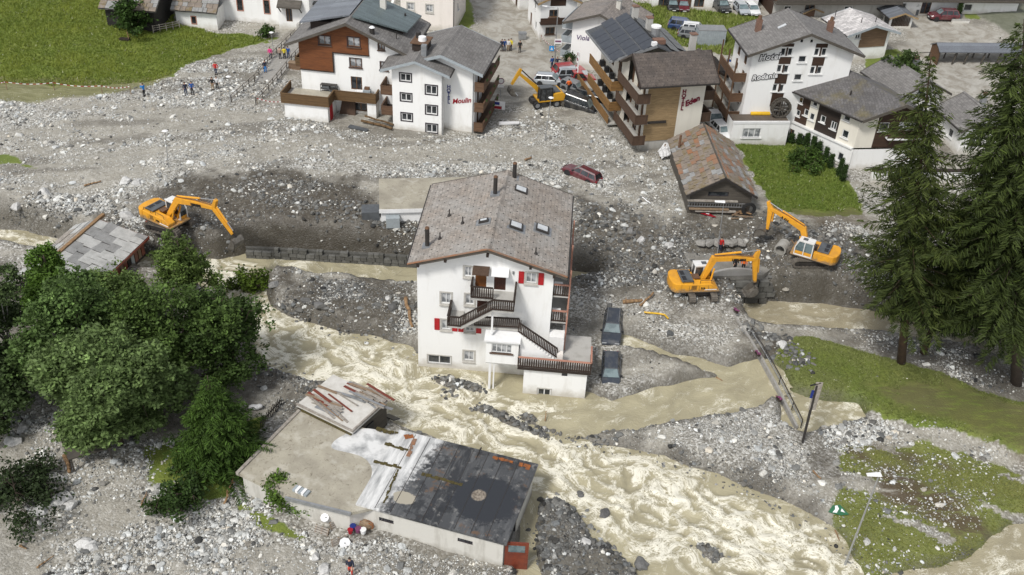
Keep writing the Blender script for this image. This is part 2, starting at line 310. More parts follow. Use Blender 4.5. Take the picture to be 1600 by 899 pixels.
# water bodies: (outline, level function)
RIV = pp(0, (-260,330),(-60,350),(40,362),(90,372),(150,388),(215,402),(300,402),(345,405),(390,394),(430,392),(500,396),(600,404),(680,412),(780,420),(900,424),(935,430),(932,438),(890,447),(650,452),(600,446),(540,441),(470,434),(432,430),(416,444),(420,478),(450,497),(500,509),(540,523),(600,531),(640,545),(655,562),
   (800,570),(950,628),(930,640),(880,650),(840,652),(800,645),(775,637),(830,665),(890,692),(960,702),(1040,717),(1120,742),(1200,777),(1250,797),(1290,822),(1318,850),(1338,899),(1400,1100),(820,1100),(812,899),(818,840),(828,735),(700,690),(610,655),(600,618),(540,596),(490,598),(430,577),(405,562),(398,530),(382,502),(340,472),(300,445),(200,425),(100,412),(0,402),(-260,400))
STREAM = pp(.6, (930,630),(1000,613),(1070,596),(1118,594),(1128,586),(1092,577),(1045,563),(985,541),(962,536),(966,527),(990,532),(1050,555),(1100,568),(1140,578),(1195,572),(1218,585),(1216,610),(1190,628),(1140,640),(1080,652),(1000,663),(930,670),(880,668),(840,652),(860,630))
RRIV = pp(0, (1128,455),(1200,470),(1280,473),(1400,493),(1500,492),(1640,500),(1800,520),(1800,600),(1620,568),(1560,563),(1500,544),(1400,528),(1300,520),(1230,518),(1172,510),(1152,482))
POOL = pp(.75, (1218,588),(1232,612),(1262,624),(1340,630),(1348,645),(1300,656),(1245,668),(1228,655),(1212,610))
BRIV = pp(.1, (1800,780),(1640,812),(1575,832),(1540,862),(1480,890),(1400,905),(1385,1000),(1800,1000))
def lv_stream(X, Y): return np.clip(.06 + (X-6.5)*.043, .03, 1.0) + np.clip(Y-68.5, 0, 8)*.085
BODIES = [(RIV, lambda X, Y: 0*X), (STREAM, lv_stream), (RRIV, lambda X, Y: 0*X), (POOL, lambda X, Y: .55+0*X), (BRIV, lambda X, Y: .05+0*X)]
ISLES = [(pp(.3, (845,782),(875,776),(905,800),(925,835),(950,850),(985,880),(1010,905),(1010,1000),(860,1000),(838,850)), .45), (pp(.2, (668,588),(700,585),(740,592),(760,603),(770,618),(745,612),(720,606),(705,620),(698,608)), .22), (pp(.2, (735,636),(760,628),(800,650),(850,672),(880,690),(840,684),(790,662)), .35),
  (pp(.1, (1080,845),(1110,850),(1140,868),(1120,880),(1095,868)), .2)]
LAWN = pp(1.5, (1207,582),(1215,550),(1240,526),(1268,524),(1300,534),(1345,545),(1400,566),(1470,580),(1530,610),(1640,640),(1640,720),(1590,700),(1540,683),(1480,668),(1430,662),(1390,650),(1350,634),(1300,626),(1252,622),(1225,608))
LAWN2 = pp(.9, (1310,705),(1360,690),(1450,690),(1540,710),(1600,735),(1640,760),(1640,800),(1570,828),(1540,858),(1480,888),(1400,899),(1370,960),(1330,890),(1322,850),(1300,810),(1300,750))
MEADOW = pp(5, (-260,-80),(262,-10),(275,42),(330,50),(428,58),(392,69),(330,86),(286,99),(271,113),(230,122),(160,131),(80,131),(0,129),(-260,135))
TROD = pp(4.5, (-260,132),(0,128),(160,128),(250,120),(275,112),(240,133),(170,145),(60,156),(-260,168))
HOTLAWN = pp(3.9, (1143,222),(1200,215),(1240,220),(1275,225),(1335,295),(1350,330),(1290,338),(1205,332),(1190,300))
MEAD2 = pp(5.2, (980,8),(1035,14),(1090,20),(1190,32),(1165,60),(1150,85),(1110,78),(1050,66),(1020,45))
GR = [pp(4.6, (1355,82),(1400,76),(1442,92),(1440,112),(1420,120),(1352,118)), pp(5.6, (708,-10),(732,-10),(742,25),(735,40),(712,40)), pp(5.6, (1095,-30),(1190,-20),(1200,10),(1180,10),(1100,4)), pp(5.4, (1505,8),(1520,12),(1545,32),(1505,31)), pp(1, (372,785),(400,795),(440,815),(485,836),(470,842),(420,828),(370,800)), pp(1.2, (215,700),(300,690),(395,650),(420,640),(375,725),(350,770),(290,790),(240,760)),
   pp(.8, (1240,655),(1260,650),(1280,662),(1256,668)), pp(3.9, (-200,238),(15,243),(62,262),(20,256),(-200,250)), pp(4.3, (905,78),(985,70),(900,108),(890,112))]
DARK = [(pp(2.6, (150,335),(260,318),(420,330),(560,345),(665,350),(665,402),(400,396),(300,398),(200,392),(120,372)), .85), (pp(2.6, (900,420),(1000,405),(1060,400),(1100,440),(1060,470),(960,455)), .7), (pp(3.5, (240,300),(300,285),(420,280),(560,300),(600,330),(660,340),(660,400),(390,392),(330,375),(250,340)), 1), (pp(3, (885,305),(960,330),(1040,350),(1180,348),(1330,368),(1420,420),(1440,480),(1300,470),(1200,462),(1150,462),(1090,480),(1000,445),(900,430)), .9),
  (pp(1.8, (418,420),(650,438),(655,540),(600,528),(480,505),(424,480)), .95), (pp(2.2, (1168,508),(1230,516),(1278,545),(1260,578),(1215,578),(1190,548)), 1), (pp(1.2, (1290,508),(1400,520),(1560,556),(1640,600),(1640,640),(1540,612),(1470,582),(1400,564)), .7), (pp(.6, (780,640),(860,670),(960,690),(1120,730),(1260,790),(1330,850),(1345,899),(1290,825),(1200,780),(1040,720),(890,695)), .8),
  (pp(.9, (560,830),(660,840),(820,890),(820,960),(640,960)), .55), (pp(1, (0,640),(200,660),(380,720),(420,640),(430,560),(300,430),(0,430)), .75), (pp(.8, (390,560),(490,590),(500,640),(430,660),(400,610)), .8), (pp(1, (1258,668),(1300,690),(1330,730),(1300,740),(1275,760),(1262,700)), .7), (pp(.9,(1300,830),(1330,900),(1360,899),(1345,860),(1325,815)), .9)]
SILT = [(pp(4, (560,140),(860,60),(900,110),(830,170),(760,150)), 1), (pp(4.3, (715,-20),(800,-20),(835,60),(880,105),(860,130),(780,110),(762,60)), 1), (pp(4.6, (1395,70),(1440,45),(1600,60),(1600,160),(1470,135),(1440,110)), .95), (pp(5.4, (1440,20),(1530,35),(1600,70),(1500,62),(1420,60)), .9), (pp(4, (300,260),(480,215),(640,225),(830,225),(900,245),(820,262),(600,240),(470,245),(350,275)), .75), (pp(3.9, (0,225),(120,230),(260,260),(240,285),(100,270),(0,262)), .6), (pp(1, (150,860),(200,830),(280,850),(240,960),(120,960)), .8), (pp(1, (130,760),(200,770),(210,830),(150,840)), .9), (pp(1, (20,700),(110,690),(160,720),(120,745),(30,740)), .8), (pp(1, (-20,820),(60,830),(140,870),(60,930),(-20,930)), .85),
  (pp(1, (165,800),(240,780),(330,830),(240,870)), .55), (pp(2.3, (960,440),(1050,455),(1060,470),(1000,470)), .8), (pp(3.6, (1095,385),(1220,380),(1225,440),(1110,440)), .6), (pp(.8, (700,840),(820,880),(800,930),(640,930),(600,860)), .5), (pp(5, (1030,-10),(1240,5),(1200,32),(1090,20),(1030,14)), .8), (pp(4.2, (330,62),(430,58),(470,60),(450,95),(380,100),(290,100)), .55), (pp(1.1, (960,560),(1000,545),(1060,566),(1010,590)), .5)]
BROWN = [(pp(1.4, (1350,600),(1470,590),(1640,650),(1640,740),(1560,690),(1480,655),(1420,640)), .55), (pp(3.6, (1230,335),(1340,325),(1370,355),(1300,365)), .6), (pp(.9, (1330,700),(1420,735),(1530,800),(1565,835),(1480,825),(1380,775)), .95), (pp(.9, (1340,690),(1430,700),(1500,725),(1420,722)), .8)]
TRACKS = [pp(4, (0,262),(120,255),(250,235),(400,228),(560,235),(700,247),(850,240)), pp(4.2, (300,288),(380,255),(470,232)), pp(4, (880,190),(930,230),(970,270),(1000,310),(1010,345)), pp(4, (1010,240),(1030,290),(1045,335)), pp(4, (600,215),(720,235),(830,212),(860,180)), pp(4, (1050,345),(1150,353),(1230,345)), pp(4, (150,215),(260,205),(330,190),(420,180)), pp(3.6, (900,300),(960,345),(1030,400))]
def pdist(X, Y, P):
    d = np.full(X.shape, 1e9)
    for (ax, ay), (bx, by) in zip(P[:-1], P[1:]):
        ex, ey = bx-ax, by-ay; t = np.clip(((X-ax)*ex+(Y-ay)*ey)/(ex*ex+ey*ey), 0, 1); d = np.minimum(d, np.hypot(X-ax-t*ex, Y-ay-t*ey))
    return d
FIELD = pp(6, (1530,-30),(1700,-30),(1700,110),(1600,60),(1560,35),(1525,20))
STRIP = pp(5.3, (1505,48),(1590,46),(1600,60),(1525,62))
STREET = [pp(4.4, (712,-40),(815,-40),(838,62),(882,105),(868,125),(850,128),(800,118),(778,105),(758,50)), pp(5.2, (1405,72),(1438,47),(1530,42),(1600,66),(1600,150),(1480,130),(1445,108)), pp(5.5, (1028,-10),(1240,5),(1205,34),(1090,19),(1030,13)), pp(5.5, (1425,22),(1500,26),(1560,52),(1500,62),(1420,50)), pp(4.4,(1045,62),(1110,72),(1150,82),(1130,98),(1060,80))]
def terrain_h(X, Y, fine=True):
    z = base_h(X, Y); wob = (fbm(X/2.2, Y/2.2, 5, 3)-.5)*1.6
    near = sstep(150, 60, Y)
    z = z + (fbm(X/4, Y/4, 1, 4)-.5)*.8*(.35+.65*near)
    sl = sdist(X, Y, LAWN) + wob*.35; z = np.where(sl > -1.0, z*(1-sstep(-.15,.25,sl)) + (1.5+.03*(X-25)*.2)*sstep(-.15,.25,sl), z)
    if fine:
        g = fbm(X/.9, Y/.9, 9, 3)-.5; z = z + g*.22
    for poly, lv in BODIES:
        s = sdist(X, Y, poly) + wob*.45; L = lv(X, Y)
        bed = L - .7; t = sstep(-.8, .3, s)
        z = np.where(s > -1.2, np.minimum(z, z*(1-t) + bed*t), z)
    for poly, h in ISLES:
        s = sdist(X, Y, poly) + wob*.4; z = np.where(s > -.8, np.maximum(z, (h+.7)*sstep(-.7, .7, s) - .6 + .3*(fbm(X/.7, Y/.7, 31, 3)-.5)), z)
    return z
_axx = np.concatenate([np.linspace(-1600,-140,14)[:-1], np.linspace(-140,-72,36)[:-1], np.arange(-72, 92, .42), np.linspace(92,160,36)[1:], np.linspace(160,1600,14)[1:]])
_axy = np.concatenate([np.linspace(-300,36,20)[:-1], np.arange(36, 128, .42), np.arange(128, 200, .8), np.linspace(200,3000,22)[1:]])
GX, GY = np.meshgrid(_axx, _axy); GZ = terrain_h(GX, GY)
def zat(x, y):
    i = np.clip(np.searchsorted(_axx, x)-1, 0, len(_axx)-2); j = np.clip(np.searchsorted(_axy, y)-1, 0, len(_axy)-2)
    fx = (x-_axx[i])/(_axx[i+1]-_axx[i]); fy = (y-_axy[j])/(_axy[j+1]-_axy[j])
    return (GZ[j,i]*(1-fx)+GZ[j,i+1]*fx)*(1-fy) + (GZ[j+1,i]*(1-fx)+GZ[j+1,i+1]*fx)*fy
def gs(A, X, Y):                  # bilinear look-up of a field stored on the terrain grid
    i = np.clip(np.searchsorted(_axx, X)-1, 0, len(_axx)-2); j = np.clip(np.searchsorted(_axy, Y)-1, 0, len(_axy)-2)
    fx = (X-_axx[i])/(_axx[i+1]-_axx[i]); fy = (Y-_axy[j])/(_axy[j+1]-_axy[j])
    return (A[j,i]*(1-fx)+A[j,i+1]*fx)*(1-fy) + (A[j+1,i]*(1-fx)+A[j+1,i+1]*fx)*fy
def gp(px, py, z0=None):          # pixel -> point lying on the terrain
    z = 3.0 if z0 is None else z0
    for _ in range(6): x, y = at(px, py, z); z = float(zat(x, y))
    return (x, y, z)
def masks(X, Y):
    w1 = (fbm(X/1.6, Y/1.6, 21, 4)-.5)*2; w2 = (fbm(X/5, Y/5, 22, 3)-.5)*2
    def m(poly, k=1.0, e=.5): return sstep(-e, e, sdist(X, Y, poly) + w1*k)
    gr = np.maximum(m(MEADOW, 1.2), m(MEAD2, .8)); gr = np.maximum(gr, m(HOTLAWN, 1.2))
    lawn = m(LAWN, .6, .25); l2 = m(LAWN2, 1.2)*sstep(.44, .54, fbm((X*.9-Y*.43)/8, (Y*.9+X*.43)/1.3, 44, 4) + .13*m(LAWN2, .1))
    for g in GR: gr = np.maximum(gr, m(g, .7))
    gr = np.maximum(gr, np.maximum(lawn, l2))
    tr = np.maximum(m(TROD, .8), .0*gr); tr = np.maximum(tr, .55*l2); tr = np.maximum(tr, .45*lawn*sstep(.4,.7,fbm(X/4,Y/4,61,3)))
    dk = 0*X
    for p, a in DARK: dk = np.maximum(dk, a*m(p, 3.0, 1.4))
    si = 0*X
    for p, a in SILT: si = np.maximum(si, a*m(p, 2.2, 1.2))
    far = sstep(90, 110, Y); st = fbm((X+.25*Y)/11, (Y-.15*X)/2.6, 51, 4); si = np.maximum(si, sstep(.47, .58, st)*.85*(1-gr))
    for p in TRACKS: dd = pdist(X, Y, p) + w1*.35; si = np.maximum(si, .95*sstep(2.1, 1.3, dd)*(1-.55*sstep(.5, .2, np.abs(dd-.9))))
    dk = np.maximum(dk, .5*sstep(.56, .66, fbm((X+.3*Y)/9, (Y-.2*X)/2.2, 57, 4))*(1-gr)*sstep(55, 75, Y))
    br = 0*X
    for p, a in BROWN: br = np.maximum(br, a*m(p, 1.5, .9))
    fi = m(FIELD, .3, .4); stt = 0*X
    for p in STREET: stt = np.maximum(stt, m(p, 1.6, .9))
    wet = 0*X
    for poly, lv in BODIES: wet = np.maximum(wet, sstep(-1.3, -.1, sdist(X, Y, poly) + w1*.6))
    return dict(grass=gr*(1-fi), dark=dk, silt=si, trod=tr, brown=br, field=fi, street=stt, wet=wet, lawn=lawn, l2=l2)
GM = masks(GX, GY)
def ground_material():
    t = NT('ground'); a = t.attr('ma'); b = t.attr('mb')
    sa = t.n('SeparateColor'); t.set(sa, 0, a.outputs['Color']); sb = t.n('SeparateColor'); t.set(sb, 0, b.outputs['Color'])
    grass, dark, silt, trod = sa.outputs[0], sa.outputs[1], sa.outputs[2], a.outputs['Alpha']; brown, field, wet, street = sb.outputs[0], sb.outputs[1], sb.outputs[2], b.outputs['Alpha']
    n1 = t.noise(.35, 5, .6); n2 = t.noise(3.2, 5, .65); n3 = t.noise(16, 4, .6)
    vo = t.n('TexVoronoi'); t.set(vo, 'Vector', t.co); t.set(vo, 'Scale', 6.5); vo2 = t.n('TexVoronoi'); t.set(vo2, 'Vector', t.co); t.set(vo2, 'Scale', 3.0)
    sv = t.n('SeparateColor'); t.set(sv, 0, vo.outputs['Color']); sv2 = t.n('SeparateColor'); t.set(sv2, 0, vo2.outputs['Color'])
    peb = t.ramp(sv.outputs[0], (.0, (.12,.112,.094)), (.4, (.235,.225,.198)), (.7, (.41,.40,.37)), (1, (.68,.672,.64)))
    peb = t.mix(t.ramp(vo.outputs['Distance'], (.03, 0), (.09, 1)), peb, peb); peb = t.mix(t.ramp(n2, (.46, .0), (.68, .75)), peb, (.27,.252,.21))
    col = t.mix(t.ramp(n1, (.35, 0), (.7, .3)), peb, (.235,.218,.18))
    sil = t.mix(t.ramp(n2, (.3, 0), (.7, 1)), (.345,.325,.275), (.235,.217,.18)); sil = t.mix(t.ramp(t.noise(.9, 4, .6, None, 1.0), (.45, 0), (.62, .6)), sil, (.43,.41,.36))
    col = t.mix(t.math('MULTIPLY', silt, t.ramp(t.noise(2.0, 4, .7), (.32, .35), (.55, 1.0))), col, sil)
    drk = t.mix(t.ramp(n2, (.35, 0), (.7, 1)), (.05,.042,.031), (.095,.082,.062)); drk = t.mix(t.ramp(sv.outputs[1], (.84, 0), (.92, .7)), drk, (.17,.165,.15))
    col = t.mix(t.math('MULTIPLY', dark, t.ramp(t.noise(1.3, 4), (.25, .6), (.5, 1))), col, drk)
    g1 = t.mix(t.ramp(n1, (.35, 0), (.65, 1)), (.13,.172,.026), (.205,.235,.042)); g1 = t.mix(t.ramp(n2, (.3, 0), (.75, .8)), g1, (.085,.125,.018)); g1 = t.mix(t.ramp(n3, (.62, 0), (.8, .5)), g1, (.26,.27,.12))
    col = t.mix(t.ramp(t.math('ADD', grass, t.math('MULTIPLY', t.math('SUBTRACT', n2, .5), .6)), (.35, 0), (.6, 1)), col, g1)
    st = t.noise(1.0, 4, .6, t.map(scale=(.5,3,3), rot=(0,0,R(-30)))); tcol = t.mix(t.ramp(st, (.35, 0), (.65, 1)), (.21,.21,.07), (.13,.13,.055)); tcol = t.mix(t.ramp(n3, (.4, 0), (.7, .5)), tcol, (.22,.205,.12))
    col = t.mix(t.math('MULTIPLY', trod, t.ramp(st, (.25, .6), (.6, 1))), col, tcol)
    col = t.mix(t.math('MULTIPLY', brown, t.ramp(t.noise(1.2, 5, .65, t.map(scale=(.4,1.6,1), rot=(0,0,R(-25)))), (.32, 0), (.5, 1))), col, (.085,.062,.034))
    fcol = t.mix(t.ramp(t.noise(1.2, 6, .7), (.35, 0), (.7, 1)), (.17,.175,.13), (.105,.115,.075)); col = t.mix(field, col, fcol)
    rd = t.mix(t.ramp(t.noise(.55, 5, .65, None, .6), (.42, 0), (.62, 1)), (.43,.415,.375), (.23,.205,.165)); rd = t.mix(t.ramp(n2, (.3, 0), (.75, .5)), rd, (.32,.30,.26)); col = t.mix(t.math('MULTIPLY', street, .95), col, rd)
    col = t.mix(t.math('MULTIPLY', wet, .7), col, (.065,.057,.043))
    h = t.math('ADD', t.math('MULTIPLY', vo.outputs['Distance'], -.7), t.math('MULTIPLY', n3, .6)); t.bump(h, .7, .08)
    rg = t.math('SUBTRACT', .88, t.math('MULTIPLY', wet, .4)); rg = t.math('SUBTRACT', rg, t.math('MULTIPLY', silt, .22))
    t.out(col, rg)
ground_material()
ny, nx = GX.shape
_idx = np.arange(ny*nx).reshape(ny, nx)
_F = np.stack([_idx[:-1,:-1], _idx[:-1,1:], _idx[1:,1:], _idx[1:,:-1]], -1).reshape(-1, 4)
_one = np.ones(GX.size)
ma = np.stack([GM[k].ravel() for k in ('grass','dark','silt','trod')], 1); mb = np.stack([GM['brown'].ravel(), GM['field'].ravel(), GM['wet'].ravel(), GM['street'].ravel()], 1)
ground = link('ground', npmesh('ground', np.stack([GX.ravel(), GY.ravel(), GZ.ravel()], 1), _F, 'ground', True, dict(ma=ma, mb=mb)))
tag(ground, 'flood-scoured valley floor of grey gravel, mud and grass', kind='structure')
# ------------------------------------------------------------------ silty water
def water_material():
    t = NT('silty_water'); a = t.attr('wa'); s = t.n('SeparateColor'); t.set(s, 0, a.outputs['Color']); foam, calm = s.outputs[0], s.outputs[1]
    fl = t.attr('wf'); v = fl.outputs['Vector']
    warp = t.n('TexNoise'); t.set(warp, 'Vector', v); t.set(warp, 'Scale', .8); t.set(warp, 'Detail', 4)
    v2 = t.n('VectorMath', operation='MULTIPLY_ADD'); t.set(v2, 0, warp.outputs['Color']); t.set(v2, 1, (1.3, 1.0, 0)); t.set(v2, 2, v)
    r1 = t.noise(2.1, 8, .7, v2.outputs[0]); r2 = t.noise(7.0, 5, .68, v2.outputs[0])
    vein = t.math('ABSOLUTE', t.math('SUBTRACT', r1, .5)); vein = t.ramp(vein, (.0, 1), (.045, .55), (.10, 0)); vein2 = t.ramp(r2, (.50, 0), (.66, 1))
    patch = t.ramp(t.noise(.8, 3, .6, v2.outputs[0]), (.42, 0), (.68, 1))
    f = t.math('MULTIPLY', foam, t.math('ADD', t.math('ADD', t.math('MULTIPLY', vein, .55), t.math('MULTIPLY', vein2, .55)), t.math('MULTIPLY', t.math('MULTIPLY', patch, r2), .8)), True)
    f = t.ramp(f, (.24, 0), (.5, .4), (.85, .95))
    base = t.mix(t.ramp(t.noise(.35, 3, .5, v), (.35, 0), (.65, 1)), (.41,.372,.25), (.315,.284,.19)); base = t.mix(calm, base, t.mix(.5, (.30,.255,.185), base))
    t.out(t.mix(f, base, (.81,.78,.665)), t.math('ADD', .22, t.math('MULTIPLY', f, .4)), 0, .35)
    t.bump(t.math('ADD', r1, t.math('MULTIPLY', r2, .6)), .6, .12)
water_material()
def flow_coords(X, Y, line):
    P = np.array(line); best = np.full(X.shape, 1e9); U = 0*X; Vv = 0*X; acc = 0
    for i in range(len(P)-1):
        a, b = P[i], P[i+1]; e = b-a; L = np.hypot(*e); t = ((X-a[0])*e[0]+(Y-a[1])*e[1])/L; tc = np.clip(t, 0 if i else -1e3, L if i < len(P)-2 else 1e3)
        d = np.hypot(X-a[0]-tc*e[0]/L, Y-a[1]-tc*e[1]/L); sgn = ((X-a[0])*-e[1]+(Y-a[1])*e[0])/L; m = d < best
        best = np.where(m, d, best); U = np.where(m, acc+tc, U); Vv = np.where(m, sgn, Vv); acc += L
    return U, Vv
def water(name, poly, lv, step, line, amp, foam, calm, label, marg=1.3, foamfn=None):
    P = np.array(poly); x0, y0 = P.min(0)-marg; x1, y1 = P.max(0)+marg; x0 = max(x0, -80); x1 = min(x1, 90); y0 = max(y0, 30)
    ax = np.arange(x0, x1, step); ay = np.arange(y0, y1, step); X, Y = np.meshgrid(ax, ay); s = sdist(X, Y, poly)
    U, V_ = flow_coords(X, Y, line); wU = U + (fbm(U/3, V_/3, 71, 3)-.5)*3; wV = V_ + (fbm(U/3, V_/3, 72, 3)-.5)*3
    n = fbm(wU/1.8, wV/1.0, 73, 4, .55); rid = 1-np.abs(2*fbm(wU/1.3, wV/.75, 75, 4)-1)
    k = sstep(0, 2.0, s); body = foamfn(X, Y) if foamfn else 1.0
    Z = lv(X, Y) + amp*body*k*((n-.5)*1.3 + (rid-.75)*.9 + .45*(fbm(wU/.8, wV/.5, 77, 3)-.5))
    fo = np.clip(foam*body*(.25 + 1.3*sstep(.45, .75, n)*.8 + .9*sstep(.72, .97, rid)), 0, 1.6)
    idx = np.arange(X.size).reshape(X.shape); inside = s > -marg
    keep = inside[:-1,:-1] & inside[1:,:-1] & inside[:-1,1:] & inside[1:,1:]
    F = np.stack([idx[:-1,:-1], idx[:-1,1:], idx[1:,1:], idx[1:,:-1]], -1)[keep]
    used = np.unique(F); rm = np.full(X.size, -1); rm[used] = np.arange(len(used))
    A = np.stack([fo.ravel(), np.full(X.size, calm), 0*X.ravel(), np.ones(X.size)], 1)[used]; Fl = np.stack([wU.ravel()*.95, wV.ravel()*1.5, 0*X.ravel(), np.ones(X.size)], 1)[used]
    o = link(name, npmesh(name, np.stack([X.ravel(), Y.ravel(), Z.ravel()], 1)[used], rm[F], 'silty_water', True, dict(wa=A, wf=Fl)))
    tag(o, label, kind='structure'); return o
MAINLINE = pp(0, (250,425),(340,440),(380,470),(450,535),(600,590),(760,655),(950,755),(1150,840),(1400,960))
def torrent(X, Y):
    U, V_ = flow_coords(X, Y, MAINLINE); c = at(600, 590, 0)
    main = sstep(6.5, 2.5, np.abs(V_)); low = sstep(1, 8, (X-c[0]+6)); back = sstep(76, 82, Y)
    quiet = sstep(2.5, 5.5, V_)*sstep(-16, -6, X)*(1-sstep(2,6,X))*.75
    return np.clip(np.maximum(.35+.75*main, .3*back+.1)*(1-quiet*.8) , 0, 1.15)
water('river', RIV, lambda X, Y: 0*X+.02, .19, MAINLINE, .34, 1.05, 0, 'foaming beige flood torrent rushing past the white house', foamfn=torrent)
water('stream', STREAM, lv_stream, .35, pp(.6, (1215,600),(1100,625),(900,650)), .14, .42, 0, 'shallow muddy stream crossing the gravel beside the two dark cars')
water('upper_river', RRIV, lambda X, Y: 0*X, .4, pp(0, (1150,475),(1300,490),(1640,530)), .2, .55, .8, 'brown swollen river passing beneath the tall spruce trees')
water('pool', POOL, lambda X, Y: .57+.0*X, .35, pp(.7, (1220,610),(1345,640)), .16, .8, .1, 'muddy pool below the broken road edge')
water('lower_river', BRIV, lambda X, Y: .06+0*X, .4, pp(.1, (1640,830),(1400,930)), .2, .6, .5, 'brown water at the lower right beside the flattened grass')
# ------------------------------------------------------------------ stones
def _ico(sub=0):
    bm = bmesh.new(); bmesh.ops.create_icosphere(bm, subdivisions=sub+1, radius=1.0); V = np.array([v.co[:] for v in bm.verts]); F = np.array([[v.index for v in f.verts] for f in bm.faces]); bm.free(); return V, F
ICO, ICOF = _ico(0); ICO2, ICO2F = _ico(1)
OCT = np.array([(1,0,0),(0,1,0),(-1,0,0),(0,-1,0),(0,0,1),(0,0,-1)], float); OCTF = np.array([(0,1,4),(1,2,4),(2,3,4),(3,0,4),(1,0,5),(2,1,5),(3,2,5),(0,3,5)])
def stone_material():
    t = NT('stone'); a = t.attr('tone'); oi = t.n('ObjectInfo')
    c = t.mix(.3, a.outputs['Color'], t.ramp(t.noise(4, 4, .6), (.3, .15), (.7, .85)), 'OVERLAY'); t.bump(t.noise(12, 4), .5, .04); t.out(c, .82)
    t = NT('boulder'); oi = t.n('ObjectInfo'); a = t.attr('tone')
    c = t.mix(1, a.outputs['Color'], oi.outputs['Color'], 'MULTIPLY'); c = t.mix(.35, c, t.ramp(t.noise(3, 5, .65), (.3, .1), (.7, .85)), 'OVERLAY'); t.bump(t.noise(7, 5), .6, .06); t.out(c, .8)
stone_material()
def euler_mats(n, rng, tilt=.5):
    a = rng.uniform(0, 2*np.pi, n); b = rng.normal(0, tilt, n); c = rng.normal(0, tilt, n)
    ca, sa, cb, sb, cc, sc = np.cos(a), np.sin(a), np.cos(b), np.sin(b), np.cos(c), np.sin(c); z = 0*a; o = z+1
    Rz = np.stack([ca,-sa,z,sa,ca,z,z,z,o], 1).reshape(-1,3,3); Rx = np.stack([o,z,z,z,cb,-sb,z,sb,cb], 1).reshape(-1,3,3); Ry = np.stack([cc,z,sc,z,o,z,-sc,z,cc], 1).reshape(-1,3,3)
    return Rz @ Rx @ Ry
def stones(name, pos, size, tone, V0, F0, label, parent=None):
    n = len(pos); rng = RNG
    sc = np.stack([size*rng.uniform(.75,1.35,n), size*rng.uniform(.6,1.0,n), size*rng.uniform(.35,.7,n)], 1)
    V = V0[None]*sc[:,None,:]*rng.uniform(.72,1.22,(n,len(V0),1)); V = np.einsum('nij,nkj->nki', euler_mats(n, rng, .35), V) + pos[:,None,:]
    F = F0[None] + (np.arange(n)*len(V0))[:,None,None]; C = np.repeat(np.concatenate([tone, np.ones((n,1))], 1), len(V0), 0)
    o = link(name, npmesh(name, V.reshape(-1,3), F.reshape(-1,3), 'stone', False, dict(tone=C))); 
    return tag(o, label, kind='stuff')
def visible(X, Y, Z, m=160):
    d = np.stack([X, Y, Z-CAMH], 1); zc = d@_f; px = 800+FPX*(d@_r)/zc; py = 449.5-FPX*(d@_u)/zc
    return (px > -m) & (px < 1600+m) & (py > -60) & (py < 1060)
# gravel zones: (polygon, weight, size factor, tone: 0 pale .. 1 dark)
ZON = [(pp(4, (-200,150),(150,150),(260,125),(300,100),(440,95),(460,180),(520,195),(620,215),(740,215),(840,165),(900,190),(1000,240),(1060,240),(1075,335),(980,330),(900,305),(650,285),(420,292),(250,312),(-200,330)), 1.0, 1.0, .0), (DARK[2][0], .55, 1.15, .75), (DARK[3][0], .6, 1.2, .7), (DARK[4][0], .75, 1.1, .72), (DARK[5][0], 1.0, 1.7, .85),
  (pp(1.6, (890,440),(960,470),(1090,480),(1215,565),(1180,566),(1100,556),(985,528),(940,500),(895,540)), 1.2, .6, .12), (pp(1, (960,575),(1060,568),(1010,600),(930,620),(905,640),(940,560)), 1.1, .6, .2), (pp(.8, (930,680),(1080,660),(1200,632),(1235,665),(1295,815),(1120,738),(960,695),(850,668)), 1.3, .6, .1), (DARK[7][0], 1.2, 1.0, .9),
  (pp(.8, (1262,665),(1340,655),(1440,672),(1560,705),(1640,750),(1640,800),(1590,800),(1560,740),(1450,700),(1320,715)), 1.3, 1.15, .05), (LAWN2, .3, 1.0, .05), (pp(1, (-100,640),(60,650),(280,690),(390,760),(500,835),(560,930),(300,960),(-100,960)), .62, 1.2, .1), (pp(.8, (480,835),(600,850),(820,885),(830,960),(480,960)), 1.2, .8, .12), (ISLES[0][0], 1.5, 1.1, .5), (ISLES[1][0], .9, 1.2, .9), (ISLES[2][0], 1.1, 1.2, .9), (ISLES[3][0], .8, 1.1, .8), (DARK[6][0], 1.0, .9, .25),
  (pp(3.2, (1200,345),(1320,352),(1360,370),(1460,430),(1420,440),(1330,385),(1230,360)), .9, .9, .2), (pp(.8, (395,565),(490,592),(495,640),(440,650),(400,610)), 1.1, 1.0, .6), (pp(3, (-200,300),(240,312),(330,375),(200,385),(100,358),(-200,345)), 1.1, 1.3, .1), (pp(2, (620,430),(655,440),(655,560),(620,535)), 1.0, 1.2, .2), (pp(3.6, (590,352),(680,345),(690,360),(600,372)), 1.4, 1.2, .1)]
def zonefields(X, Y):
    w = 0*X+.02; sz = 0*X+.8; tn = 0*X+.15
    for p, a, s, d in ZON:
        m = sdist(X, Y, p) + (fbm(X/2, Y/2, 91, 3)-.5)*2.2 > 0; w = np.where(m, a, w); sz = np.where(m, s, sz); tn = np.where(m, d, tn)
    return w, sz, tn
ZF = zonefields(GX, GY)
WETG = np.zeros(GX.shape)
for poly, lv in BODIES: WETG = np.where((sdist(GX, GY, poly) > -.3) & (GZ < lv(GX, GY)-.05), 1.0, WETG)
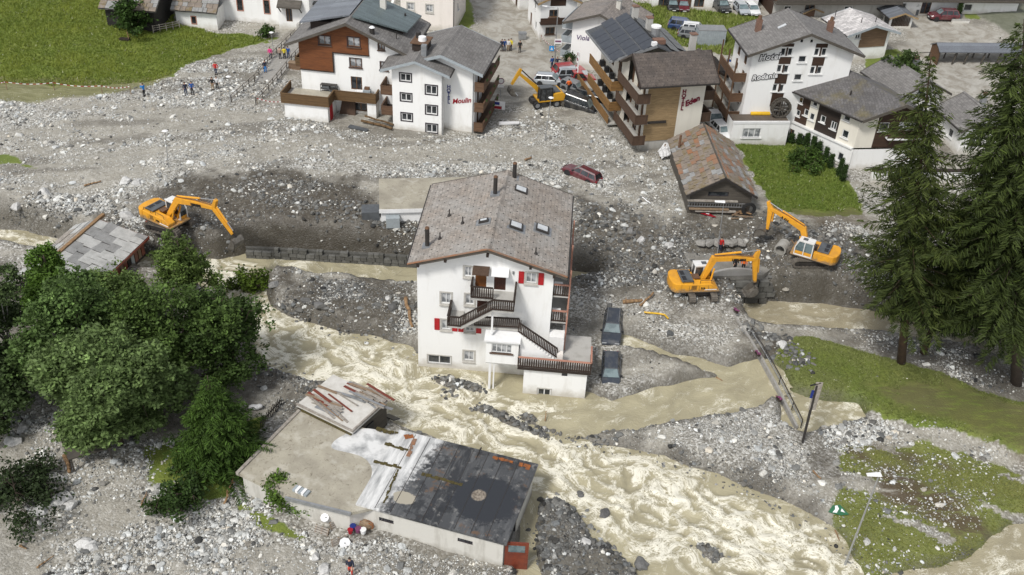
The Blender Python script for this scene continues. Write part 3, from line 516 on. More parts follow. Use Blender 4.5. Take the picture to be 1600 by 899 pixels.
def scatter(n):
    # more candidates near the camera, where single stones can be told apart
    Y = 38 + (RNG.random(n)**1.45)*115; X = (RNG.random(n)-.5)*(Y*1.25+8)
    Z = zat(X, Y); k = visible(X, Y, Z); X, Y, Z = X[k], Y[k], Z[k]
    M = {k: gs(v, X, Y) for k, v in GM.items()}; w, sz, tn = (gs(v, X, Y) for v in ZF); inw = gs(WETG, X, Y)-.4
    clump = sstep(.33, .62, fbm(X/3.2, Y/2.0, 95, 4))
    p = w*(.10+1.1*clump**1.3)*(1-.9*M['silt'])*(1-.93*np.clip(M['grass']-.3*M['l2'], 0, 1))*(1-.8*M['trod']*(1-M['l2']))*(1-M['field'])
    p = np.where(inw > 0, 0, p)*(1-M['street']); k = RNG.random(len(p)) < p
    tn = np.maximum(tn, .95*M['wet']); return X[k], Y[k], Z[k], sz[k], tn[k], clump[k]
def tones(tn, n):
    u = RNG.random(n); v = RNG.normal(0, 1, n); pale = .46+.14*v; dk = .12+.05*v; isd = u < (.14+.8*tn); b = np.clip(np.where(isd, dk, pale), .03, .74)
    warm = RNG.normal(0, .02, n) + (RNG.random(n) < .05)*.07; return np.stack([b*(1+warm), b, b*(.95-warm*1.2)], 1).clip(.02, .78)
X, Y, Z, SZ, TN, CL = scatter(1500000)
size = np.clip((.05*(RNG.pareto(2.9, len(X))+1))*SZ, .04, .42)*np.clip(.75+Y/400, .85, 1.15)
order = np.argsort(-size/np.hypot(Y, CAMH)); X, Y, Z, SZ, TN, size = (q[order] for q in (X, Y, Z, SZ, TN, size))
def clear_of(X, Y):
    k = np.ones(len(X), bool)
    for cx, cy, r in CLEAR: k &= np.hypot(X-cx, Y-cy) > r
    return k
CLEAR = [(*at(955,530,.9), 2.2), (*at(953,585,.9), 2.2), (*at(908,276,4.2), 2.0)]
k = clear_of(X, Y); X, Y, Z, SZ, TN, size = (q[k] for q in (X, Y, Z, SZ, TN, size))
def edge_stones(line, n, sp, s0, s1, z0):       # wet dark stones left along the water's edge
    P = np.array([at(a, b, z0) for a, b in line]); L = np.r_[0, np.cumsum(np.hypot(*np.diff(P, axis=0).T))]; u = RNG.random(n)*L[-1]
    x = np.interp(u, L, P[:,0])+RNG.normal(0, sp, n); y = np.interp(u, L, P[:,1])+RNG.normal(0, sp, n); return x, y, np.maximum(zat(x, y), -.05), np.ones(n), np.full(n, .97), RNG.uniform(s0, s1, n)*RNG.uniform(.6, 1.3, n)
for a in ((((745,633),(775,640),(830,665),(890,690),(960,700)), 520, .45, .1, .26, .2), (((668,588),(705,598),(735,598),(768,618)), 150, .5, .1, .27, .1), (((700,600),(705,622)), 50, .4, .12, .28, .1), (((843,790),(860,780),(900,800),(940,845),(990,890)), 260, .5, .1, .3, .2), (((845,800),(842,850),(870,895)), 160, .4, .1, .28, .2), (((655,558),(600,531),(540,523),(480,505),(425,480)), 330, .4, .1, .28, .2), (((960,702),(1040,717),(1120,742),(1200,777),(1290,822),(1330,880)), 620, .35, .07, .2, .5),
  (((405,562),(440,580),(490,600)), 220, .7, .09, .22, .5), (((1085,850),(1130,870)), 60, .5, .1, .25, .1), (((1168,505),(1215,520),(1260,560)), 160, .7, .15, .35, 2.2), (((930,672),(1000,664),(1080,652),(1190,628)), 180, .35, .07, .17, .5), (((1220,355),(1300,385),(1370,420)), 420, 1.2, .12, .3, 3.8), (((930,330),(980,370),(1010,410)), 420, 1.8, .12, .32, 3.5), (((640,345),(560,335),(450,318)), 260, 1.3, .12, .3, 4)):
    E = edge_stones(*a); q_ = (gs(WETG, E[0], E[1]) < .5) | (RNG.random(len(E[0])) < .22); E = [e[q_] for e in E]; X, Y, Z, SZ, TN, size = (np.concatenate([p, q]) for p, q in zip((X, Y, Z, SZ, TN, size), (E[0], E[1], E[2], E[3], E[4], E[5])))
order = np.argsort(-size/np.hypot(Y, CAMH)); X, Y, Z, SZ, TN, size = (q[order] for q in (X, Y, Z, SZ, TN, size))
nb = 300
BM = []
for i in range(8):
    V = ICO2*np.array([1, .8, .55])*(.8+.4*RNG.random((len(ICO2),1)));
    for ax_ in range(3):        # a few flat broken faces
        d = RNG.normal(size=3); d /= np.linalg.norm(d); h = V@d; V = V - np.clip(h-.62*h.max(), 0, None)[:,None]*d
    BM.append(npmesh('stone', V, ICO2F, 'boulder', False, dict(tone=np.ones((len(V),4)))))
tb = tones(TN[:nb], nb)
for i in range(nb):
    s = float(min(size[i], .42))
    o = link('stone', BM[i % 8], ground, (X[i], Y[i], Z[i]+s*.02), (random.uniform(-.3,.3), random.uniform(-.3,.3), random.uniform(0,6.28)), (s*1.1, s*1.1, s)); o.color = (*tb[i], 1)
for (px, py, s, c) in [(613,481,.65,.10),(501,478,.75,.16),(770,472,.8,.12),(605,466,.4,.5),(905,792-10,.5,.12),(945,815,.6,.1),(916,848,.45,.5),(1222,540,.6,.55),(1000,890,.7,.15),(480,500,.6,.14),(430,462,.6,.2),(195,285,.8,.55),(215,287,.7,.45),(40,365,.9,.45),(85,355,.7,.5),(200,338,.9,.45),(1000,376,.6,.5),(1045,385,.6,.45),(985,362,.6,.2),(892,300,.4,.3),(110,790,.7,.5),(85,745,.8,.5),(95,780,.9,.48),(60,800,.7,.5),(20,690,.8,.5),(145,855,.6,.5),(130,850,.7,.55),(35,670,.6,.5),(494,872,.5,.5),(505,890,.6,.5),(640,320+3,.5,.5),(595,341,.5,.45),(1560,480,.6,.2)]:
    x, y, z = gp(px, py); z = max(z, 0.0); o = link('stone', BM[random.randrange(8)], ground, (x, y, z+s*.1), (random.uniform(-.3,.3), random.uniform(-.3,.3), random.uniform(0,6.28)), (s, s, s*.9)); o.color = (c, c*.99, c*.96, 1)
rest = slice(nb, len(X)); a_, b_ = nb, nb+34000
P3 = np.stack([X, Y, Z], 1)
tt = tones(TN, len(X))
g1 = stones('gravel', P3[a_:b_]+np.array([0,0,.02]), size[a_:b_], tt[a_:b_], ICO, ICOF, 'loose grey and white cobbles spread over the flood plain')
g2 = stones('fine_gravel', P3[b_:b_+110000], size[b_:b_+110000], tt[b_:b_+110000], OCT, OCTF, 'small pebbles spread over the flood plain')
print('stones', len(X))
# ------------------------------------------------------------------ building kit (local frame: x along the front, y into the depth, z up)
class Bld:
    def __init__(s, name, label, cat, x, y, z, deg, group=None):
        s.r = thing(name, label, cat, (x, y, z), R(deg), group)
    def part(s, name, mb, mat, par=None, **k): return mb.build(name, mat, par or s.r, **k)
    def box(s, name, mat, *b, par=None, **k): return MB().box(*b).build(name, mat, par or s.r, **k)
    # face = (x0, y0, deg): wall runs from (x0,y0) along deg, inside lies to its left
    def wall(s, face, w, zb, top, mat, wins=(), dep=.16, name='wall', back=True):
        x0, y0, dg = face; ux, uy = math.cos(R(dg)), math.sin(R(dg)); nx_, ny_ = -uy, ux
        if not isinstance(top, (list, tuple)): top = [(0, top), (w, top)]
        tu = [p[0] for p in top]; tz = [p[1] for p in top]; T = lambda u: float(np.interp(u, tu, tz))
        holes = [(u-a/2, u+a/2, z-h/2, z+h/2) for u, z, a, h, *_ in wins]
        us = sorted({0.0, float(w), *[float(t) for t in tu if 0 <= t <= w], *[h for q in holes for h in q[:2]]}); zs = sorted({float(zb), float(max(tz)), *[h for q in holes for h in q[2:]]})
        m = MB(); P = lambda u, z, d=0.0: (x0+ux*u+nx_*d, y0+uy*u+ny_*d, z)
        for i in range(len(us)-1):
            for j in range(len(zs)-1):
                uc, zc = (us[i]+us[i+1])/2, (zs[j]+zs[j+1])/2
                if any(a < uc < b and c < zc < d for a, b, c, d in holes): continue
                z00, z10 = min(zs[j], T(us[i])), min(zs[j], T(us[i+1])); z01, z11 = min(zs[j+1], T(us[i])), min(zs[j+1], T(us[i+1]))
                if z01-z00 < 1e-4 and z11-z10 < 1e-4: continue
                m.poly([P(us[i], z00), P(us[i+1], z10), P(us[i+1], z11), P(us[i], z01)])
        for a, b, c, d in holes:
            m.poly([P(a,c), P(a,c,dep), P(a,d,dep), P(a,d)]); m.poly([P(b,c), P(b,d), P(b,d,dep), P(b,c,dep)]); m.poly([P(a,d), P(a,d,dep), P(b,d,dep), P(b,d)]); m.poly([P(a,c), P(b,c), P(b,c,dep), P(a,c,dep)])
        o = bpy.data.objects.new(name, m.mesh(name, mat, fix=False)); COL.objects.link(o); o.parent = s.r
        for q in wins: s.window(face, *q)
        return o
    def window(s, face, u, z, w, h, st='white', *_):
        x0, y0, dg = face; st = STY[st]; key = ('win', w, h, st['k'])
        loc = (x0+math.cos(R(dg))*u, y0+math.sin(R(dg))*u, z); rot = (0, 0, R(dg))
        if key not in CACHE:
            f = MB(); t = st.get('t', .07); a, b = w/2, h/2; y1, y2 = .06, .13
            f.box(-a, -a+t, y1, y2, -b, b); f.box(a-t, a, y1, y2, -b, b); f.box(-a+t, a-t, y1, y2, -b, -b+t); f.box(-a+t, a-t, y1, y2, b-t, b)
            for k in range(1, st.get('nx', 1)): c = -a+w*k/st['nx']; f.box(c-t*.5, c+t*.5, y1+.005, y2-.005, -b+t, b-t)
            for k in range(1, st.get('nz', 1)): c = -b+h*k/st['nz']; f.box(-a+t, a-t, y1+.01, y2-.01, c-t*.3, c+t*.3)
            p = MB().poly([(-a+.01,.12,-b+.01),(a-.01,.12,-b+.01),(a-.01,.12,b-.01),(-a+.01,.12,b-.01)])
            CACHE[key] = (f.mesh('window', st['f']), p.mesh('pane', st.get('g', 'glass')))
        fm, pm = CACHE[key]; wo_ = link('door' if st.get('door') else 'window', fm, s.r, loc, rot); link('pane', pm, wo_)
        def extra(nm, mat, mk):
            kk = key+(nm,)
            if kk not in CACHE: CACHE[kk] = mk().mesh(nm, mat)
            link(nm, CACHE[kk], wo_)
        if st.get('trim'):
            q = st.get('tw', .14)
            extra('surround', st['trim'], lambda: MB().box(-w/2-q, -w/2, -.03, .04, -h/2-q, h/2+q).box(w/2, w/2+q, -.03, .04, -h/2-q, h/2+q).box(-w/2, w/2, -.03, .04, h/2, h/2+q).box(-w/2, w/2, -.03, .04, -h/2-q, -h/2))
        if st.get('sill'): extra('sill', st['sill'], lambda: MB().box(-w/2-.15, w/2+.15, -.14, .1, -h/2-.1-(st.get('tw', 0) if st.get('trim') else 0), -h/2-(st.get('tw', 0)-.02 if st.get('trim') else 0)))
        if st.get('shut'):
            for sg in (-1, 1):
                kk = ('shutter', h)
                if kk not in CACHE:
                    m = MB(); ww = .46; m.box(-ww/2, ww/2, 0, .035, -h/2-.1, h/2+.1)
                    for a in (-1, 1): m.box(a*(ww/2-.03)-.03, a*(ww/2-.03)+.03, -.015, 0, -h/2-.1, h/2+.1)
                    for c in (-h/2-.06, 0, h/2+.06): m.box(-ww/2+.06, ww/2-.06, -.015, 0, c-.04, c+.04)
                    CACHE[kk] = m.mesh('shutter', st['shut'])
                link('shutter', CACHE[kk], wo_, (sg*(w/2+.14+.25), -.06, 0))
    def gable(s, x0, x1, y0, y1, he, hr, mat, fascia='wood_grey', th=.2, ro=0, bro=None, soff='wood_mid', rz0=None, name='roof'):
        xm = (x0+x1)/2+ro; xb = xm if bro is None else (x0+x1)/2+bro; m = MB()
        for a, c in ((x0, 0), (x1, 1)):
            p = [(a,y0,he),(xm,y0,hr),(xb,y1,hr),(a,y1,he)]
            if c: p = [p[1], p[0], p[3], p[2]]
            m.hexa([(q[0],q[1],q[2]-th) for q in p] + p)
        o = m.build(name, mat, s.r); f = MB()
        for y, xr in ((y0, xm), (y1, xb)):
            sg = -1 if y == y0 else 1; f = MB()
            for a in (x0, x1):
                p = [(a,y+sg*.03,he-th-.08),(xr,y+sg*.03,hr-th-.08),(xr,y+sg*.03,hr+.025),(a,y+sg*.03,he+.025)]; q = [(u,y-sg*.05,w_) for u,_,w_ in p]
                f.hexa([p[0],p[1],q[1],q[0],p[3],p[2],q[2],q[3]])
            f.build('fascia', fascia, o)
        r = MB(); r.hexa([(xm-.22,y0,hr-.06),(xm+.22,y0,hr-.06),(xb+.22,y1,hr-.06),(xb-.22,y1,hr-.06),(xm-.05,y0,hr+.06),(xm+.05,y0,hr+.06),(xb+.05,y1,hr+.06),(xb-.05,y1,hr+.06)]).build('ridge_cap', mat, o)
        g = MB()
        for a, sg in ((x0, -1), (x1, 1)): g.bar((a+sg*.06, y0+.1, he-.12), (a+sg*.06, y1-.1, he-.12), .13, .12)
        g.build('gutter', 'metal_dark', o); return o
    def gable_walls(s, x0, x1, y0, y1, zb, he, hr, mats, fw=(), rw=(), lw=(), bw=(), ov=None, oe=0):
        # wall tops follow the roof underside; he/hr are heights at the roof's own edges at x -oe and the ridge
        w = x1-x0; d = y1-y0; sl = (hr-he)/(w/2+oe); ze = he+sl*oe-.2; top = [(0, ze), (w/2, hr-.2), (w, ze)]
        if not isinstance(mats, (list, tuple)): mats = [mats]*4
        s.wall((x0,y0,0), w, zb, top, mats[0], fw); s.wall((x1,y0,90), d, zb, ze, mats[1], rw); s.wall((x1,y1,180), w, zb, top, mats[2], bw); s.wall((x0,y1,270), d, zb, ze, mats[3], lw)
    def boards(s, name, p, q, z, h, mat, th=.07, capmat=None, tiers=2, par=None):   # solid board parapet from p to q
        m = MB(); p = Vector((*p, z)); q = Vector((*q, z))
        for k in range(tiers):
            zz = h*(k+.5)/tiers; m.bar(p+Vector((0,0,zz)), q+Vector((0,0,zz)), th+.02*(k % 2), h/tiers-.025)
        o = m.build(name, mat, par or s.r)
        MB().bar(p+Vector((0,0,h+.03)), q+Vector((0,0,h+.03)), th+.1, .06).build('handrail', capmat or mat, o); return o
    def slats(s, name, p, q, h, mat, railmat=None, gap=.17, par=None, w=.1):      # p, q are 3d: baluster rail, also for stairs
        m = MB(); p = Vector(p); q = Vector(q); n = max(2, int((q-p).length/gap)); d = Vector((q-p)); d.z = 0; d = d.normalized()
        for k in range(n+1):
            c = p.lerp(q, k/n); m.hexa([c+d*a*w/2+Vector((-d.y,d.x,0))*b*.018+Vector((0,0,t)) for t in (.06, h) for a, b in ((-1,-1),(1,-1),(1,1),(-1,1))])
        m.bar(p+Vector((0,0,.14)), q+Vector((0,0,.14)), .09, .09); o = m.build(name, mat, par or s.r)
        MB().bar(p+Vector((0,0,h+.03)), q+Vector((0,0,h+.03)), .16, .09).build('handrail', railmat or mat, o); return o
    def text(s, body, loc, size, mat, rot=(R(90),0,0), shear=0, ext=.03, par=None, offset=0, space=1.0, name='lettering', align='LEFT', line=1.0):
        c = bpy.data.curves.new(name, 'FONT'); c.body = body; c.size = size; c.extrude = ext; c.shear = shear; c.offset = offset; c.space_character = space; c.align_x = align; c.space_line = line
        tmp = bpy.data.objects.new('tmp', c); COL.objects.link(tmp); bpy.context.view_layer.update()
        me = bpy.data.meshes.new_from_object(tmp.evaluated_get(bpy.context.evaluated_depsgraph_get())); COL.objects.unlink(tmp); bpy.data.objects.remove(tmp)
        me.materials.clear(); me.materials.append(MAT[mat]); return link(name, me, par or s.r, loc, rot)
CACHE = {}
STY = dict(white=dict(k='w', f='frame_white', nx=2, g='glass_curtain', trim='stone_trim', sill='stone_trim', tw=.16), shut=dict(k='s', f='frame_white', nx=2, g='glass_curtain', trim='stone_trim', sill='stone_trim', shut='shutter_red', tw=.14),
  dark=dict(k='d', f='frame_white', nx=2, g='glass', trim='frame_dark', tw=.13, t=.1), wood=dict(k='o', f='frame_wood', nx=2, g='glass_curtain', trim='frame_dark', tw=.08, sill='sill_brown'), woodd=dict(k='od', f='frame_wood', nx=2, g='glass', sill='sill_brown', t=.09),
  plain=dict(k='p', f='frame_white', nx=1, g='glass', t=.1, sill='frame_white'), pair=dict(k='pp', f='frame_white', nx=2, g='glass', t=.09, sill='frame_white'), slit=dict(k='sl', f='frame_dark', nx=1, g='glass', t=.04), church=dict(k='c', f='frame_dark', nx=2, nz=4, g='glass', trim='pink_rail', tw=.13, t=.04),
  door=dict(k='dr', f='door_wood', nx=1, g='door_wood', t=.12, door=1), doord=dict(k='dd', f='door_dark', nx=3, g='door_dark', t=.1, door=1), glassdoor=dict(k='gd', f='frame_wood', nx=2, g='glass', t=.09, door=1), garage=dict(k='ga', f='frame_white', nx=2, g='glass', t=.09, trim='stone_trim', tw=.1), cell=dict(k='ce', f='frame_dark', nx=4, g='glass', t=.05))
# ------------------------------------------------------------------ the white house standing in the torrent
def main_house():
    B = Bld('white_house', 'white three-storey house with red shutters standing in the flood torrent', 'house', -8.74, 68.65, 0, -3)
    x0, x1, y0, y1 = .55, 12.18, 1.0, 12.9; he, hr = 11.75, 13.85
    fw = [(4.93-x0,10.82,.62,.95,'white'),(6.02-x0,10.2,.95,1.75,'door'),(7.65-x0,10.1,1.0,1.85,'doord'),(10.28-x0,10.7,.9,1.0,'shut'),(3.06-x0,7.85,.85,1.1,'white'),(5.12-x0,7.95,.75,1.05,'white'),(6.2-x0,7.4,.9,1.75,'doord'),(3.06-x0,5.0,.8,1.05,'shut'),(5.18-x0,5.0,.8,1.05,'shut'),(5.15-x0,1.7,.9,1.05,'white'),(2.47-x0,.95,2.1,.95,'garage')]
    B.gable_walls(x0, x1, y0, y1, -1.8, he, hr, 'plaster_white', fw, [(3.2,9.6,1.0,1.9,'plain'),(6.5,9.6,1,1.2,'white'),(3.2,6.9,1.0,1.9,'plain'),(7,6.9,1,1.2,'white'),(6,4,1,1.2,'white')], [(3,8,.9,1.1,'white'),(7,8,.9,1.1,'white'),(5,4.5,.9,1.1,'white')], oe=.7)
    rf = B.gable(-.1, 13.3, 0, 13.8, he, hr, 'roof_main', 'wood_grey', .22, bro=.5)
    # rust coloured verge along the front gable
    m = MB()
    for a in (-.1, 13.3): m.bar((a, -.02, he+.03), (6.6, -.02, hr+.04), .2, .05)
    m.build('verge_tiles', 'slab_rust', rf)
    for x, y, h in ((6.6, .35, hr-.55), (3.1, .35, 12.45), (10.2, .35, 12.45), (.8, .35, 11.75), (12.2, .35, 11.75)): B.box('beam_end', 'wood_dark', x-.11, x+.11, -.1, 1.02, h-.18, h+.1)
    sl = (hr-he)/6.7; rz = lambda x: he+sl*(x+.1 if x < 6.6 else 13.3-x)
    for x, y, h in ((1.23, 2.4, 1.75), (6.3, 9.4, 1.7), (7.75, 13.0, 1.55)):
        z = rz(x); c = MB().tube((x,y,z-.3), (x,y,z+h), .19, n=12).build('chimney', 'metal_dark', B.r); MB().tube((x,y,z+h), (x,y,z+h+.12), .21, .15, 12).build('cap', 'metal_rust', c); MB().box(x-.42,x+.42,y-.42,y+.42,z-.12,z+.05).build('flashing', 'metal_grey', c)
    for x, y in ((2.5,7.0),(3.9,5.2),(2.2,3.2),(10.5,1.8)):
        z = rz(x); MB().tube((x,y,z-.1), (x,y,z+.22), .2, .07, 8).tube((x,y,z+.22), (x,y,z+.62), .055, n=8).build('vent_pipe', 'metal_dark', rf)
    for x, y, w, d in ((8.55,11.2,1.15,1.0),(8.6,4.9,1.15,1.0),(10.85,5.9,1.15,1.0),(5.75,4.7,.8,.5)):
        z = rz(x); s_ = -sl if x > 6.6 else sl; k = MB(); T = lambda dx, dy, dz: (x+dx, y+dy, z+s_*dx+dz)
        for nm, mt, a, b, z0, z1 in (('skylight','metal_dark',w/2,d/2,-.1,.24),):
            k.hexa([T(-a,-b,z0),T(a,-b,z0),T(a,b,z0),T(-a,b,z0),T(-a,-b,z1),T(a,-b,z1),T(a,b,z1),T(-a,b,z1)])
        so = k.build('skylight', 'metal_dark', B.r); a, b = w/2-.13, d/2-.12
        MB().hexa([T(-a,-b,.2),T(a,-b,.2),T(a,b,.2),T(-a,b,.2),T(-a,-b,.265),T(a,-b,.265),T(a,b,.265),T(-a,b,.265)]).build('pane', 'glass_sky', so)
        a, b = w/2+.22, d/2+.22; MB().hexa([T(-a,-b,-.1),T(a,-b,-.1),T(a,b,-.1),T(-a,b,-.1),T(-a,-b,.025),T(a,-b,.025),T(a,b,.025),T(-a,b,.025)]).build('flashing', 'metal_grey', so)
    # door canopies
    MB().hexa([(5.35,.05,11.15),(6.75,.05,11.15),(6.75,1,11.45),(5.35,1,11.45),(5.35,.05,11.2),(6.75,.05,11.2),(6.75,1,11.5),(5.35,1,11.5)]).build('canopy', 'wood_vert', B.r)
    m = MB().hexa([(6.95,.1,11.12),(8.4,.1,11.12),(8.4,1,11.4),(6.95,1,11.4),(6.95,.1,11.18),(8.4,.1,11.18),(8.4,1,11.46),(6.95,1,11.46)])
    for x in (6.97, 8.38): m.bar((x,.98,10.6), (x,.12,11.13), .05)
    m.build('canopy', 'panel_white', B.r)
    MB().tube((8.75,.93,11.0), (8.75,.93,11.25), .08, n=8).build('wall_lamp', 'metal_grey', B.r)
    # upper landing, stair flights and their brown slatted rails
    ys = -.45
    B.box('landing', 'concrete', 5.35, 9.05, ys, 1.0, 8.95, 9.1); B.slats('balustrade', (5.35,ys,9.15), (7.2,ys,9.15), 1.15, 'wood_rail', 'wood_dark'); B.slats('balustrade', (5.35,ys,9.15), (5.35,.95,9.15), 1.15, 'wood_rail', 'wood_dark')
    B.slats('balustrade', (7.25,ys-.9,8.7), (9.05,ys-.9,8.7), 1.05, 'wood_rail', 'wood_dark'); B.slats('balustrade', (9.05,ys-.9,8.7), (9.05,.9,9.1), 1.1, 'wood_rail', 'wood_dark')
    B.box('landing', 'concrete', 7.2, 9.05, ys-.9, ys, 8.55, 8.68)
    MB().hexa([(4.65,ys-.9,6.4),(7.25,ys-.9,8.35),(7.25,ys,8.35),(4.65,ys,6.4),(4.65,ys-.9,6.7),(7.25,ys-.9,8.65),(7.25,ys,8.65),(4.65,ys,6.7)]).build('stair_flight', 'concrete', B.r)
    B.slats('balustrade', (4.6,ys-.92,6.7), (7.25,ys-.92,8.7), 1.02, 'wood_rail', 'wood_dark'); B.box('landing', 'concrete', 3.5, 4.65, ys-.9, 1.0, 6.5, 6.66); B.slats('balustrade', (3.52,ys-.92,6.66), (4.6,ys-.92,6.66), 1.0, 'wood_rail', 'wood_dark'); B.slats('balustrade', (3.52,ys-.9,6.66), (3.52,.95,6.66), 1.05, 'wood_rail', 'wood_dark')
    B.box('gallery_floor', 'concrete', 4.65, 9.75, ys, 1.0, 6.0, 6.18); B.slats('balustrade', (5.75,ys,6.2), (9.55,ys,6.35), 1.0, 'wood_rail', 'wood_dark')
    MB().bar((7.28,ys-.6,3.0+3), (7.28,ys-.6,8.6), .16).build('post', 'panel_white', B.r)
    # lower stair on a stepped white wall
    m = MB(); n = 13
    for k in range(n): m.box(9.75+k*.25, 9.75+(k+1)*.25, -1.0, .4, 2.9, 6.05-k*.205)
    m.build('stair_flight', 'plaster_white', B.r); B.slats('balustrade', (9.55,-1.05,6.35), (13.0,-1.05,3.9), 1.05, 'wood_rail', 'wood_dark')
    B.box('newel', 'plaster_warm', 13.0, 13.5, -1.2, -.7, 3.0, 4.5)
    # bay room on a post
    o = B.wall((6.85,-1.4,0), 2.82, 3.1, 5.65, 'plaster_white', [(1.36,4.75,1.75,.95,'bay')], name='bay_wall') if 'bay' in STY else None
    B.wall((9.67,-1.4,90), 2.4, 3.1, 5.65, 'plaster_white', name='bay_wall'); B.wall((6.85,1.0,270), 2.4, 3.1, 5.65, 'plaster_white', name='bay_wall'); B.box('bay_floor', 'concrete', 6.87, 9.65, -1.38, 1, 3.02, 3.1)
    MB().hexa([(6.7,-1.65,5.55),(9.8,-1.65,5.55),(9.8,.99,6.0),(6.7,.99,6.0),(6.7,-1.65,5.7),(9.8,-1.65,5.7),(9.8,.99,6.15),(6.7,.99,6.15)]).build('bay_roof', 'panel_white', B.r)
    m = MB().bar((7.25,-1.25,-.6), (7.25,-1.25,3.05), .2).bar((7.6,-1.2,-.6), (7.6,-1.2,3.05), .12); m.build('post', 'panel_white', B.r)
    # lower annex with terrace
    bx0, bx1, by0, by1 = 10.25, 15.75, -1.5, 3.2
    B.wall((bx0,by0,0), bx1-bx0, -1.6, 3.0, 'plaster_white', [(3.55,2.6,.5,.5,'slit'),(1.9,.25,1.15,.95,'garage')], name='annex_wall'); B.wall((bx1,by0,90), by1-by0, -1.6, 3.0, 'plaster_white', name='annex_wall'); B.wall((bx0,by1,270), by1-by0, -1.6, 3.0, 'plaster_white', name='annex_wall'); B.wall((bx1,by1,180), bx1-bx0, -1.6, 3.0, 'plaster_white', name='annex_wall')
    B.box('terrace_floor', 'concrete', 9.7, 16.0, -1.75, 3.4, 2.98, 3.14); B.box('terrace_beam', 'wood_dark', 9.68, 16.03, -1.82, -1.76, 2.95, 3.2)
    B.slats('balustrade', (9.72,-1.72,3.14), (15.98,-1.72,3.14), 1.08, 'wood_rail', 'pink_rail', .19, w=.12); B.slats('balustrade', (15.98,-1.72,3.14), (15.98,.6,3.14), 1.08, 'wood_rail', 'pink_rail', .19, w=.12)
    B.box('terrace_wall', 'plaster_warm', 13.35, 13.55, .6, 3.3, 3.14, 4.3); B.box('side_wall', 'plaster_white', 12.2, 13.5, .5, 1.6, 3.14, 5.0)
    # side balconies towards the right
    for z in (8.9, 6.15):
        B.box('balcony_floor', 'concrete', 12.2, 13.6, 1.2, 9.5, z-.12, z); B.slats('balustrade', (12.25,1.22,z), (13.6,1.22,z), 1.15, 'wood_rail', 'pink_rail'); B.slats('balustrade', (13.6,1.22,z), (13.6,9.5,z), 1.15, 'wood_rail', 'pink_rail')
    m = MB()
    for y in (1.22, 5.2, 9.4): m.bar((13.6,y,3.0 if y > 3 else 3.1), (13.6,y,11.6), .12)
    m.build('balcony_post', 'pink_rail', B.r)
    for z, mt in ((9.9,'panel_white'),(7.1,'panel_white')): MB().box(12.25,13.0,1.5,2.1,z-1.0,z-.1).build('cupboard', mt, B.r)
    return B
STY['bay'] = dict(k='by', f='frame_white', nx=4, g='glass_curtain', t=.07, sill='sill_brown')
main_house()
